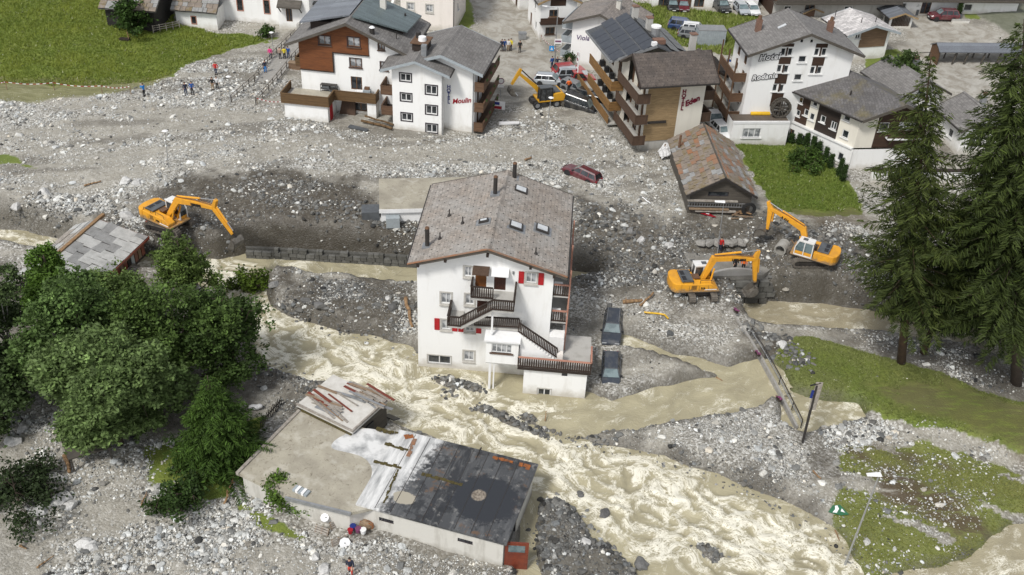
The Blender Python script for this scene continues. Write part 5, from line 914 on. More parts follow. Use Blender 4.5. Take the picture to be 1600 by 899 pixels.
def hotel_viola():
    B = Bld('guest_house', 'white gabled guest house with purple wall lettering and tan roof', 'house', 5.0, 130.93, 4.3, -20.2)
    B.gable_walls(1.1, 9.2, 1.0, 8.6, -1.5, 6.3, 8.3, 'plaster_white', [], [], [(2,z,1,1.7,'glassdoor') for z in (1.2,3.6)], oe=1.1)
    B.gable(0, 10.2, 0, 9.2, 6.3, 8.3, 'roof_tan', 'wood_grey', .22)
    B.text('Viola', (1.75,.97,3.85), .95, 'letter_purple', rot=(R(90),R(-6),0), shear=.25)
    for z in (.9,3.0,5.0): B.box('balcony_floor', 'panel_white', -.5, 1.08, 1.5, 7.8, z-.15, z); B.box('balcony_front', 'panel_grey', -.55, -.45, 1.5, 7.8, z, z+.95); B.box('balcony_front', 'panel_grey', -.45, 1.08, 1.45, 1.52, z, z+.95)
    c = MB().box(6.0,6.6,4.4,5.0,7.2,9.0).build('chimney', 'plaster_old', B.r); MB().box(5.9,6.7,4.3,5.1,9.0,9.12).build('cap', 'slab_grey2', c); MB().tube((8.2,4.5,7),(8.2,4.5,8.3),.2,n=8).build('vent_pipe', 'metal_grey', B.r)
    s = 2.0/5.1; k = MB()
    for y in (2.6,): k.hexa([(7.2,y,7.55),(8.4,y,7.07),(8.4,y+.5,7.07),(7.2,y+.5,7.55),(7.2,y,7.66),(8.4,y,7.18),(8.4,y+.5,7.18),(7.2,y+.5,7.66)])
    k.build('skylight', 'metal_dark', B.r)
def street_house():
    B = Bld('street_house', 'narrow white house with brown balcony at the end of the muddy street', 'house', 1.6, 139.2, 4.5, 14)
    B.gable_walls(.6, 6.0, .6, 8.0, -1, 5.6, 7.0, 'plaster_white', [(2.0,3.9,1.4,1.1,'woodd'),(1.6,1.3,1.4,1.1,'woodd')], [], [(2,1.2,1.0,2,'glassdoor'),(5,1.4,1,1.1,'plain'),(4,4,1,1.1,'plain')], oe=.6)
    B.gable(0, 6.6, 0, 8.6, 5.6, 7.0, 'roof_grey', 'wood_pale', .2); B.wall((2.0,.56,0), 2.3, 5.0, [(0,5.9),(1.3,6.5),(2.3,6.2)], 'wood_brown', name='gable_boards')
    B.box('balcony_floor', 'wood_dark', .5, 6.6, -.4, .6, 2.55, 2.7); B.boards('parapet', (.4,-.4), (6.6,-.4), 2.6, .9, 'wood_brown'); B.boards('parapet', (6.6,-.4), (7.4,4), 2.6, .9, 'wood_brown')
    C = Bld('terrace_house', 'white row house with dark doors along the upper street', 'house', -1.4, 149.5, 4.9, 20)
    C.gable_walls(.5, 6.5, .5, 14, -1, 6.0, 7.6, 'plaster_white', [(3,4,1.3,1.1,'woodd')], [], [(1.5+k*2.6,1.3,1.0,2.1,'glassdoor') for k in range(5)]+[(1.5+k*2.6,4.2,.9,1.1,'plain') for k in range(5)], oe=.5); C.gable(0, 7, 0, 14.5, 6.0, 7.6, 'roof_grey', 'wood_grey'); C.box('balcony_floor', 'wood_mid', -.5, .5, 1, 9, 3.0, 3.15); C.boards('parapet', (-.5,1), (-.5,9), 3.1, .9, 'wood_mid')
    D = Bld('apartment_house', 'pale cream apartment house behind the boarded chalet', 'house', -18.3, 141.0, 5, -8)
    D.wall((0,0,0), 8.0, -1, 9, 'plaster_warm', [(1.5,6.4,1.0,1.0,'white'),(4.3,6.2,1.0,1.0,'white'),(6.6,6.1,1.0,1.0,'white'),(4.3,3.2,1,1,'white'),(1.5,3.2,1,1,'white')]); D.wall((8.0,0,90), 8, -1, 9, 'plaster_warm', [(1.5,6,.8,1,'plain'),(3.5,6,.8,1,'plain'),(5.5,6,.8,1,'plain'),(2.5,3,.8,1,'plain')]); D.wall((0,8,270), 8, -1, 9, 'plaster_warm'); D.wall((8,8,180), 8, -1, 9, 'plaster_warm'); D.gable(-.8, 8.8, -.8, 8.8, 9, 11, 'roof_grey')
    MB().tube((7.9,-.1,-.5),(7.9,-.1,8.9),.07,n=6).build('downpipe', 'metal_dark', D.r)
def upper_right():
    B = Bld('slab_roof_chalet', 'small white chalet with pale stone-slab roof and boarded gable', 'house', 45.53, 136.6, 4.5, 16.7)
    B.gable_walls(.9, 7.75, 1.2, 6.6, -1, 4.2, 5.5, 'plaster_white', [(1.6,3.55,.8,.7,'pair')], [], [], oe=.9); B.wall((2.95,1.12,0), 4.3, 1.85, [(0,4.65),(1.37,5.2),(4.3,4.4)], 'wood_pale2', name='boarded_wall'); rf = B.gable(0, 8.65, 0, 7.4, 4.2, 5.5, 'roof_light', 'panel_grey', .22)
    for x, y in ((1.0,5.6),(3.2,2.2),(5.4,2.0)): MB().tube((x,y,4.3),(x,y,5.9),.06,n=6).build('vent_pipe', 'metal_dark', rf)
    B = Bld('garden_shed', 'tiny timber shed with white slab roof beside the chalets', 'shed', 43.04, 152.45, 5.0, 18.3)
    B.gable_walls(.3, 3.5, .3, 2.2, -.5, 1.2, 1.9, 'wood_mid', oe=.3); B.gable(0, 3.8, 0, 2.5, 1.2, 1.9, 'roof_light', 'wood_pale', .12)
    B = Bld('carport', 'open carport with grey pitched roof and white end wall', 'carport', 55.87, 150.39, 5, 7.9)
    B.gable(0, 4.65, 0, 5.6, 1.85, 2.65, 'roof_bluegrey', 'wood_pale', .14); m = MB().box(.5,4.15,.7,.95,-.5,.3)
    for x in (.5,3.85): m.box(x,x+.3,.7,.95,.3,1.8)
    m.build('end_wall', 'plaster_white', B.r); m = MB()
    for k in range(12): m.box(.85+k*.25,.95+k*.25,.78,.86,.3,2.0)
    m.build('slat_screen', 'wood_vert', B.r); m = MB()
    for y in (2.8,5.2):
        for x in (.5,4.1): m.bar((x,y,-.5),(x,y,1.9),.2)
    m.build('post', 'concrete', B.r)
    a = R(6.6); x, y = at(1463.3, 60.8, 6.9); B = Bld('long_shelter', 'long open shelter with blue-grey roof on slanted posts', 'shelter', 59.9, 138.6, 4.5, 6.6)
    m = MB(); m.hexa([(0,0,1.7),(15,0,1.7),(15,1.6,2.55),(0,1.6,2.55),(0,0,1.82),(15,0,1.82),(15,1.6,2.67),(0,1.6,2.67)]); m.hexa([(0,1.6,2.55),(15,1.6,2.55),(15,3.2,1.7),(0,3.2,1.7),(0,1.6,2.67),(15,1.6,2.67),(15,3.2,1.82),(0,3.2,1.82)]); m.build('roof', 'roof_bluegrey', B.r)
    B.wall((.2,3.0,270), 2.8, -.8, [(0,1.8),(1.4,2.5),(2.8,1.8)], 'wood_mid', name='end_wall'); B.wall((.25,.2,90), 2.8, -.8, [(0,1.8),(1.4,2.5),(2.8,1.8)], 'wood_mid', name='end_wall')
    for x in (2.6,4.4,7.0,9.4,12,14.5): B.part('post', MB().bar((x,.5,-.8),(x+.25,.4,1.75),.2).bar((x-.3,2.6,-.8),(x,2.7,1.75),.16), 'wood_grey')
    # big timber buildings cut by the upper edge of the view
    for nm, lb, px, py, z, dg, w, wins in (('timber_house', 'large dark timber house with long grey balcony above the slab-roofed shed', 1205, 27, 5.4, 9, 20, 1), ('timber_house', 'long dark timber house with white ground floor behind the red car', 1382, 22, 5.6, 7, 22, 2)):
        x, y = at(px, py, z); B = Bld(nm, lb, 'house', x, y, z, dg)
        B.wall((0,0,0), w, -1, 2.6, 'plaster_white' if wins == 2 else 'concrete', [(w*.30,1.1,1.6,2.0,'glassdoor'),(w*.12,1.2,1.2,1.2,'plain'),(w*.62,1.2,1.4,1.1,'plain')]); B.wall((0,-.3,0), w, 2.6, 9, 'wood_mid' if wins == 1 else 'wood_brown', [(2+k*3.0,4.2,1.5,1.9,'glassdoor') for k in range(int(w/3))], name='boarded_wall'); B.wall((0,9,270), 9, -1, 9, 'wood_brown'); B.wall((w,0,90), 9, -1, 9, 'wood_brown'); B.wall((w,9,180), w, -1, 9, 'wood_brown')
        B.gable(-1, w+1, -1.2, 10, 9, 12.5, 'roof_grey'); B.box('balcony_floor', 'wood_grey', -.3, w+.3, -1.7, -.31, 2.5, 2.7); B.boards('parapet', (-.3,-1.7), (w+.3,-1.7), 2.65, 1.05, 'wood_grey', tiers=3)
    x, y = at(1018, 12, 5.5); B = Bld('row_house', 'white and timber row house behind the flower meadow', 'house', x, y, 5.5, 6)
    B.wall((0,0,0), 17, -1, 7, 'plaster_white', [(1.8,1.0,1.6,1.6,'woodd'),(7.5,1.2,1.6,2.0,'glassdoor'),(11.5,1.6,2.2,.6,'triple')]); B.box('cladding', 'wood_mid', 2.9, 6.2, -.1, -.01, -.2, 3); B.wall((17,0,90), 8, -1, 7, 'plaster_white', [(3,1.5,1,1.2,'plain')]); B.wall((0,8,270), 8, -1, 7, 'plaster_white'); B.wall((17,8,180), 17, -1, 7, 'plaster_white'); B.gable(-.8,17.8,-1,9,7,10,'roof_grey')
    for nm, lb, px, py, z, dg, w, d, hh, rm in (('grey_house', 'low house with broad grey roof behind the round garden tree', 1395, 190, 3.8, 18, 8, 9, 3.2, 'roof_grey'), ('white_villa', 'white villa glimpsed between the spruce trees', 1490, 245, 3.5, 10, 7, 7, 3.4, 'roof_grey')):
        x, y = at(px, py, z); B = Bld(nm, lb, 'house', x, y, z, dg); B.gable_walls(.8, w-.8, .8, d-.8, -1, hh, hh+2.0, 'plaster_white', [(1.6,1.5,1.1,1.1,'plain'),(4.2,1.5,1.1,1.1,'plain'),(3,3.6,1.1,1,'plain')], [], [(3,1.6,1,1.1,'plain')], oe=.8); B.gable(0, w, 0, d, hh, hh+2.0, rm); c = MB().box(w-2.6,w-2.0,d*.6,d*.6+.6,hh+.5,hh+2.6).build('chimney', 'metal_zinc', B.r); MB().tube((w-2.3,d*.6+.3,hh+2.6),(w-2.3,d*.6+.3,hh+3.0),.25,n=8).build('cap', 'brick_red', c)
    # ribbed-roof side building left of the hotel
    B = Bld('side_building', 'cream side building with dark ribbed roof beside the wooden balconies', 'house', 21.7, 118.6, 4, 10); B.gable_walls(.4,4.6,.4,6.6,-1,4.6,5.8,'plaster_cream',[(2,2.8,.9,1,'plain')],oe=.4); rf = B.gable(0,5.0,0,7.0,4.6,5.8,'roof_brown','wood_dark'); m = MB()
    for k in range(12): y = .3+k*.58; m.bar((0,y,4.64),(2.5,y,5.84),.09,.08).bar((5,y,4.64),(2.5,y,5.84),.09,.08)
    m.build('ribs', 'metal_dark', rf)
planks('wood_pale2', (.27,.17,.10), (.20,.125,.075), .35)
def church():
    B = Bld('church', 'white church with narrow pink-framed windows and stone-roofed side chapel', 'church', -50.2, 139.3, 5, -2)
    B.wall((0,0,0), 18.5, -1.5, 9, 'plaster_white', [(9.0,2.9,.75,1.9,'church'),(12.9,2.7,.75,1.9,'church')]); B.wall((0,9,270), 9, -1.5, 9, 'plaster_white'); B.wall((18.5,0,90), 9, -1.5, 9, 'plaster_white', [(3,2,1.2,2.4,'glassdoor')]); B.wall((18.5,9,180), 18.5, -1.5, 9, 'plaster_white'); B.gable(-.6,19.1,-.7,9.7,9,14,'roof_stone')
    # chapel in front
    B.wall((.6,-3.2,-3), 6.0, -1.5, 2.7, 'plaster_white', [(2.6,1.3,.6,1.0,'church')], name='chapel_wall'); B.wall((6.6,-3.5,90), 3.5, -1.5, 2.9, 'plaster_white', name='chapel_wall'); B.wall((.6,0,270), 3.2, -1.5, 2.7, 'plaster_white', name='chapel_wall')
    rf = MB().hexa([(.2,-3.8,2.6),(6.9,-4.1,2.6),(6.9,0.0,5.2),(.2,0,5.2),(.2,-3.8,2.8),(6.9,-4.1,2.8),(6.9,-.002,5.4),(.2,-.002,5.4)]).build('chapel_roof', 'roof_stone', B.r)
    slab_cover(rf, (.2,-3.85,2.8), (6.7,-.25,0), (0,3.75,2.55), 8, 6, ['slab_lichen','slab_tan','slab_grey2'], 'roof_slab')
    # porch at the right end
    B.wall((14.8,-1.2,0), 4.6, -1.5, 6.5, 'plaster_white', [(1.6,2.2,.9,2.0,'glassdoor')], name='porch_wall'); B.wall((19.4,-1.2,90), 3, -1.5, 6.5, 'plaster_white', [(1.4,1.4,1.3,2.4,'glassdoor')], name='porch_wall'); B.wall((14.8,.0,270), 1.2, -1.5, 6.5, 'plaster_white', name='porch_wall')
    MB().hexa([(15.0,-2.4,3.5),(18.4,-2.4,3.5),(18.4,-1.2,4.1),(15.0,-1.2,4.1),(15.0,-2.4,3.7),(18.4,-2.4,3.7),(18.4,-1.2,4.4),(15.0,-1.2,4.4)]).build('porch_roof', 'wood_grey', B.r)
    for x in (15.2,18.2): B.part('bracket', MB().bar((x,-1.2,2.6),(x,-2.2,3.5),.12), 'wood_dark')
    m = MB()
    for k in range(8): m.box(17.6+k*.32,17.92+k*.32,-2.2,-1.2,-1,1.2-k*.26)
    m.build('steps', 'concrete', B.r)
    C = Bld('churchyard_wall', 'white walled forecourt beside the church gate', 'wall', -30.6, 139.6, 5, 0); C.box('wall', 'plaster_white', 0, 3.2, 0, .5, -1, 3.2); C.box('coping', 'roof_stone', -.2, 3.4, -.3, .8, 3.2, 3.4); C.box('wall', 'canvas', 3.2, 9.5, 1.0, 1.4, -1, 2.2); C.box('forecourt', 'canvas', 3.3, 10.5, 1.4, 7, .4, .6); C.box('wall', 'plaster_white', 10.5, 10.9, 1.0, 7, -.5, 2.6); C.part('gate', MB().box(.2,.9,-.12,-.02,-.4,2.2).box(2.2,2.6,-.12,-.02,-.4,2.2), 'wood_pale2')
def slab_cover(parent, o, eu, ev, nu, nv, mats, name, th=.07, seed=3, jit=.25):
    # uneven stone slabs over a roof plane: origin o, edge vectors eu (along eave) and ev (up the slope)
    rng = random.Random(seed); o = Vector(o); eu = Vector(eu); ev = Vector(ev); n = eu.cross(ev).normalized()
    if n.z < 0: n = -n
    for j in range(nv):
        cuts = [0]
        while cuts[-1] < 1-.6/nu: cuts.append(cuts[-1] + rng.uniform(.7,1.35)/nu)
        cuts[-1] = 1.0
        if len(cuts) < 2: cuts = [0, 1]
        off = rng.uniform(-.4,.4)/nu
        cuts = [min(1, max(0, c+(off if 0 < i < len(cuts)-1 else 0))) for i, c in enumerate(cuts)]
        for i in range(len(cuts)-1):
            a, b = cuts[i]+.004, cuts[i+1]-.004; c, d = j/nv-.12/nv, (j+1)/nv-.01; J = lambda: rng.uniform(-jit,jit)*.35
            P = [o+eu*(a+J()/nu*.3)+ev*(c+J()/nv), o+eu*(b+J()/nu*.3)+ev*(c+J()/nv), o+eu*b+ev*d, o+eu*a+ev*d]
            l0, l1 = n*rng.uniform(.05,.1), n*rng.uniform(.01,.03); t = n*th*rng.uniform(.7,1.3)
            MB().hexa([P[0]+l0, P[1]+l0, P[2]+l1, P[3]+l1, P[0]+l0+t, P[1]+l0+t, P[2]+l1+t, P[3]+l1+t]).build(name, rng.choice(mats), parent)
def old_barns():
    B = Bld('stone_roof_barn', 'old timber barn with rusty stone-slab roof and ladder on its gable', 'barn', 18.0, 92.18, 4, 3.1)
    he, hr = 2.5, 4.7; w, d = 7.55, 13.0
    B.gable_walls(.45, w-.45, .5, d-.4, -1.0, he, hr, 'wood_grey', [(3.0,2.5,2.2,.55,'slit')], oe=.45)
    m = MB(); xm = w/2
    for a, c in ((0, 0), (w, 1)):
        p = [(a,0,he),(xm,0,hr),(xm,d,hr),(a,d,he)]; p = p if not c else [p[1],p[0],p[3],p[2]]; m.hexa([(q[0],q[1],q[2]-.16) for q in p]+p)
    rf = m.build('roof', 'wood_barn', B.r); f = MB()
    for a in (0, w): MB().bar((a,-.04,he-.06),(xm,-.04,hr-.06),.09,.22).build('fascia', 'metal_dark', rf); MB().bar((a,0,he-.1),(a,d,he-.1),.1,.16).build('eave_board', 'metal_dark', rf)
    mats = ['slab_rust','slab_tan','slab_tan','slab_lichen','slab_lichen','slab_grey2']
    slab_cover(rf, (0,0,he), (0,d,0), (xm,0,hr-he), 14, 8, mats, 'roof_slab', seed=5); slab_cover(rf, (w,0,he), (0,d,0), (-xm,0,hr-he), 14, 8, mats, 'roof_slab', seed=6)
    m = MB()
    for k in range(34): m.box(xm+.08,xm+.42,.2+k*.37,.47+k*.37,hr-.2,hr-.02)
    m.build('ridge_bricks', 'slab_rust', rf); MB().bar((xm,0,hr+.1),(xm,d,hr+.1),.14,.12).build('ridge_beam', 'wood_grey', rf)
    c = MB().tube((.7,10.0,2.7),(.7,10.0,4.6),.14,n=8).build('chimney', 'metal_rust', B.r); MB().box(.35,1.05,9.6,10.4,2.5,3.1).build('flashing', 'slab_grey2', c)
    # ladders and boards hung on the gable
    def on(x, y, z): a = R(3.1); return (18+x*math.cos(a)-y*math.sin(a), 92.18+x*math.sin(a)+y*math.cos(a), 4+z)
    t = thing('ladder', 'aluminium ladder hung across the barn gable', 'ladder', on(.3,.25,1.1), R(3.1)); m = MB().bar((0,0,0),(6.3,0,0),.07,.07).bar((0,0,.42),(6.3,0,.42),.07,.07); m.build('rail', 'metal_zinc', t); m = MB()
    for k in range(22): m.bar((.15+k*.285,0,0),(.15+k*.285,0,.42),.05)
    m.build('rungs', 'metal_zinc', t)
    for k, (z, x0_, x1_, mt, lb) in enumerate(((1.75,.2,5.6,'wood_weathered','long weathered plank stored above the ladder on the barn gable'),(.75,.5,4.8,'wood_loose','brown plank stored under the ladder on the barn gable'),(.5,1.2,5.6,'wood_weathered','lowest grey plank stored on the barn gable'))):
        o = MB().box(x0_,x1_,-.05,.3,0,.12).build('plank', mt); o.location = on(0,.1,z); o.rotation_euler = (0,0,R(3.1)); tag(o, lb, 'plank')
    t = thing('hose_coil', 'black hose coiled on the right side of the barn gable', 'hose', on(6.9,.1,1.0), R(3.1)); m = MB()
    for rr in (.5,.62,.74):
        pts = [(rr*math.cos(q*math.pi/9), -.05*rr, rr*math.sin(q*math.pi/9)) for q in range(19)]; m.path(pts, .075, 6)
    m.build('coil', 'rubber', t)
    # dark barn by the meadow
    B = Bld('timber_barn', 'dark timber barn with slate roof at the meadow edge', 'barn', -58.6, 131.5, 6, -2); B.gable_walls(.6,7.4,.6,8,-1,3.0,4.4,'wood_barn',oe=.6)
    m = MB(); 
    B2 = B; rf = MB().hexa([(0,0,2.8),(8,0,2.8),(8,4.3,5.2),(0,4.3,5.2),(0,0,3.0),(8,0,3.0),(8,4.3,5.4),(0,4.3,5.4)]).hexa([(0,4.3,5.2),(8,4.3,5.2),(8,8.6,2.8),(0,8.6,2.8),(0,4.3,5.4),(8,4.3,5.4),(8,8.6,3.0),(0,8.6,3.0)]).build('roof', 'roof_stone', B.r)
    slab_cover(rf, (0,0,3.0), (8,0,0), (0,4.3,2.4), 9, 7, ['slab_lichen','slab_grey2','slab_tan'], 'roof_slab', seed=9)
    B.wall((7.42,.6,90), 7.4, -1, [(0,3.2),(3.7,5.0),(7.4,3.2)], 'wood_barn', name='gable_wall')
def slate_shed():
    B = Bld('slate_roof_shed', 'low shed with grey slate-slab roof and red plank end by the trees', 'shed', *at(154,344,4.4), 0, -167.9+180)
    a = math.degrees(math.atan2(74.18-84.44, -44.12+41.92)); L = 11.2
    B.r.rotation_euler = (0,0,R(a)); B.r.location.z = 0      # local x runs along the ridge towards the camera, local +y to its left (photo right)
    zr, ze, hw = 4.4, 3.4, 5.4
    rf = MB().hexa([(0,0,zr-.15),(L,0,zr-.15),(L,hw,ze-.15),(0,hw,ze-.15),(0,0,zr),(L,0,zr),(L,hw,ze),(0,hw,ze)]).hexa([(0,-3,zr-1.4),(L,-3,zr-1.4),(L,0,zr-.15),(0,0,zr-.15),(0,-3,zr-1.25),(L,-3,zr-1.25),(L,-.001,zr),(0,-.001,zr)]).build('roof', 'wood_dark', B.r)
    slab_cover(rf, (0,.15,zr), (L,0,0), (0,hw-.15,ze-zr), 9, 5, ['slab_grey','slab_grey','slab_grey2'], 'roof_slab', th=.06, seed=12, jit=.5); slab_cover(rf, (0,-.15,zr-.05), (L,0,0), (0,-2.85,-1.2), 8, 3, ['slab_grey2','wood_weathered','slab_grey'], 'roof_slab', seed=13)
    MB().bar((-.9,0,zr+.12),(L,0,zr+.12),.34,.3).build('ridge_beam', 'wood_log', rf); MB().bar((-.05,0,zr-.1),(-.05,hw,ze-.1),.1,.22).bar((0,hw+.03,ze-.1),(L,hw+.03,ze-.1),.09,.24).build('fascia', 'wood_redbrown', rf)
    B.wall((L-.4,hw-.6,180), L-.8, 1.2, ze-.1, 'wood_dark', name='wall'); 
    for k in range(9): x = .4+k*.62; MB().box(x,x+.5,hw-.55,hw-.48,1.6,ze-.15).build('plank', ['wood_redbrown','wood_loose','wood_redbrown','panel_grey','wood_dark'][k % 5], B.r)
    B.box('wall', 'wood_dark', .3, .4, -2.6, hw-.5, 1.2, ze-.3); B.box('wall', 'wood_dark', L-.4, L-.3, -2.6, hw-.5, 1.2, ze-.3)
    o = MB().hexa([(0,0,0),(2.2,0,0),(2.2,1.8,.5),(0,1.8,.5),(0,0,.1),(2.2,0,.1),(2.2,1.8,.6),(0,1.8,.6)]).build('fallen_board', 'wood_redbrown'); o.location = gp(236, 392); o.rotation_euler = (0,0,R(-20)); tag(o, 'fallen reddish roof board beside the slate-roofed shed', 'board')
def flat_building():
    c3 = lambda px, py, z=3.2: (*at(px,py,z), z)
    ox, oy = at(563, 785, 3.2); ex, ey = at(787, 845, 3.2); a = math.degrees(math.atan2(ey-oy, ex-ox))
    B = Bld('flat_roof_building', 'low flat-roofed concrete building with patched tar roof beside the torrent', 'building', ox, oy, 0, a)
    W_ = math.hypot(ex-ox, ey-oy); ca, sa = math.cos(R(a)), math.sin(R(a)); loc = lambda px, py, z=3.2: (lambda q: ((q[0]-ox)*ca+(q[1]-oy)*sa, -(q[0]-ox)*sa+(q[1]-oy)*ca))(at(px,py,z))
    D = loc(831,727)[1]; zt = 3.05
    B.wall((0,0,0), W_, -.8, zt, 'plaster_old', [(2.0,1.95,1.15,.42,'cell'),(8.1,2.0,1.15,.42,'cell')]); B.wall((W_,0,90), D, -1.5, zt, 'plaster_old', [(1.9,1.3,3.0,2.4,'slit')]); B.wall((W_,D,180), W_, -1.5, zt, 'plaster_old'); B.wall((0,D,270), D, -.8, zt, 'plaster_old')
    rf = B.box('roof', 'tar_roof', -.25, W_+.3, -.28, D+.25, zt, zt+.18)
    # felt strips, seams and mossy ridges
    m = MB()
    for k in range(1, 9): x = W_*k/9; m.box(x-.02,x+.02,-.2,D+.15,zt+.18,zt+.195)
    m.build('felt_seam', 'metal_dark', rf)
    for p, q, wd, mt in (((602,693),(636,704),.3,'moss'),((585,721),(627,731),.28,'moss'),((660,741),(722,758),.28,'moss'),((587,670),(620,677),.3,'moss'),((648,686),(638,712),.32,'slab_rust'),((622,735),(600,785),.16,'moss'),((744,718),(752,700),.1,'metal_dark'),((632,684),(645,681),.5,'rust_patch'),((770,715),(800,722),.25,'rust_patch'),((812,726),(828,730),.5,'rust_patch')):
        u, v = loc(*p, zt+.2), loc(*q, zt+.2); k = MB(); rg = random.Random(p[0]); uu, vv = Vector((*u,zt+.2)), Vector((*v,zt+.2)); ns = max(3,int((vv-uu).length/.22))
        for q_ in range(ns): j_ = Vector((rg.uniform(-.06,.06),rg.uniform(-.06,.06),rg.uniform(-.04,.02))); k.bar(uu.lerp(vv,q_/ns)+j_,uu.lerp(vv,(q_+1.15)/ns)+j_,wd*rg.uniform(.45,1.1),rg.uniform(.07,.14))
        k.build('roof_ridge', mt, rf)
    # ponding water
    def sheet(name, mat, pts, dz, par, z=zt+.18):
        P = [loc(*p, z) for p in pts]
        for _ in range(3): P = [q for i in range(len(P)) for q in (tuple(P[i-1][j]*.25+P[i][j]*.75 for j in (0,1)), tuple(P[i][j]*.75+P[(i+1) % len(P)][j]*.25 for j in (0,1)))]
        k = MB(); k.prism(P, 'z', z+.002, z+dz); return k.build(name, mat, par)
    roof_material(loc(757,780,zt+.18), loc(748,774,zt+.18), loc(632,778,zt+.18)); rf.data.materials.clear(); rf.data.materials.append(MAT['patched_roof'])
    # pale membrane patches
    sheet('membrane', 'membrane_white', [(520,690),(540,678),(568,668),(600,674),(630,681),(620,705),(604,740),(590,784),(566,784),(574,760),(584,735),(572,716),(548,708),(516,702)], .012, rf, zt-.02)
    # left part buried in silt
    q = [loc(*p) for p in ((370,736),(470,637),(567,666),(634,681),(588,790),(547,799),(450,775))]; k = MB(); k.prism(q, 'z', zt-.3, zt-.02); B.part('silted_roof', k, 'mud_pale')
    q2 = [loc(*p) for p in ((378,737),(470,643),(565,670),(625,683),(580,782),(545,793),(455,770))]; k = MB(); k.prism(q2, 'z', -.8, zt-.32); B.part('wall', k, 'plaster_old')
    k = MB(); r_ = [loc(*p) for p in ((445,775),(548,800))]; k.bar((*r_[0],zt-.1),(*r_[1],zt-.1),.16,.3); B.part('gutter', k, 'metal_zinc'); k = MB(); r_ = [loc(*p) for p in ((370,738),(372,733),(470,637))]; k.bar((*r_[0],zt-.05),(*r_[2],zt-.05),.25,.3); B.part('edge_beam', k, 'wood_weathered')
    # red door swung open over the water
    dx, dy = loc(800,862,1.6); t = B.part('door', MB().box(0,1.7,-.06,.06,-.4,2.5), 'wood_redbrown'); t.location = (W_+.05,.25,.3); t.rotation_euler = (0,0,R(15)); m = MB().box(.25,1.45,-.075,-.062,1.55,2.25).build('pane', 'glass_screen', t); MB().box(.2,1.5,-.085,-.06,1.45,1.53).box(.2,1.5,-.085,-.06,2.27,2.35).build('door_rail', 'wood_redbrown', t)
    # small flat shed upstream with wreckage on its roof
    P = [at(*p, 3.5) for p in ((473,624),(551,674),(606,624),(527,582))]; ox2, oy2 = P[1]; a2 = math.degrees(math.atan2(P[2][1]-P[1][1], P[2][0]-P[1][0])); C = Bld('small_flat_shed', 'small flat-roofed shed heaped with broken planks above the torrent', 'shed', ox2, oy2, 0, a2)
    w2 = math.hypot(P[2][0]-P[1][0], P[2][1]-P[1][1]); d2 = math.hypot(P[0][0]-P[1][0], P[0][1]-P[1][1])
    C.box('wall', 'wood_grey', .1, w2-.1, .1, d2-.1, -1.2, 3.2); C.box('roof', 'canvas', 0, w2, 0, d2, 3.2, 3.42); m = MB().bar((0,.02,3.5),(w2,.02,3.5),.14,.2).bar((0.02,0,3.48),(.02,d2,3.48),.14,.16); C.part('roof_edge', m, 'wood_weathered'); C.part('moss_edge', MB().box(-.12,-.005,.1,d2-.2,2.5,3.15), 'moss'); C.part('opening', MB().box(1.2,2.6,-.02,.08,1.0,2.6), 'plastic_black')
    rng = random.Random(4); A2 = R(a2); mats = ['wood_weathered','wood_loose','wood_redbrown','wood_weathered','metal_zinc','wood_weathered']
    for k in range(40):
        u = rng.uniform(w2*.72, w2*1.0) if k < 24 else rng.uniform(.4, w2*.75); v = rng.uniform(.5, d2*.5) if k < 24 else rng.uniform(d2*.3, d2*.85); L = rng.uniform(1.6,3.4); z = 3.44+(rng.uniform(.02,.55) if k < 24 else rng.uniform(.02,.15)); wd = rng.uniform(.1,.28)
        o = MB().box(-wd/2,wd/2,-L/2,L/2,0,.05).build('plank', mats[k % 6]); o.location = (ox2+u*math.cos(A2)-v*math.sin(A2), oy2+u*math.sin(A2)+v*math.cos(A2), z); o.rotation_euler = (rng.uniform(-.08,.08), rng.uniform(-.1,.1), A2+R(rng.uniform(-14,10)))
        tag(o, 'loose broken plank lying on the small flat shed roof', 'plank', 'planks heaped on the small flat shed')
    o = MB().box(-.35,.35,-1.1,1.1,0,.06).build('corrugated_sheet', 'metal_zinc'); o.location = (ox2+.9*math.cos(A2)-3.2*math.sin(A2), oy2+.9*math.sin(A2)+3.2*math.cos(A2), 3.47); o.rotation_euler = (0,0,A2+R(4)); tag(o, 'grey metal sheet on the near edge of the small flat shed roof', 'sheet')
    o = MB().box(-.3,.3,-1.0,1.0,-.05,.05).build('dark_board', 'plastic_black'); o.location = (*at(611,652,.8), .8); o.rotation_euler = (R(-25),R(10),R(35)); tag(o, 'dark board leaning into the torrent beside the small flat shed', 'board')
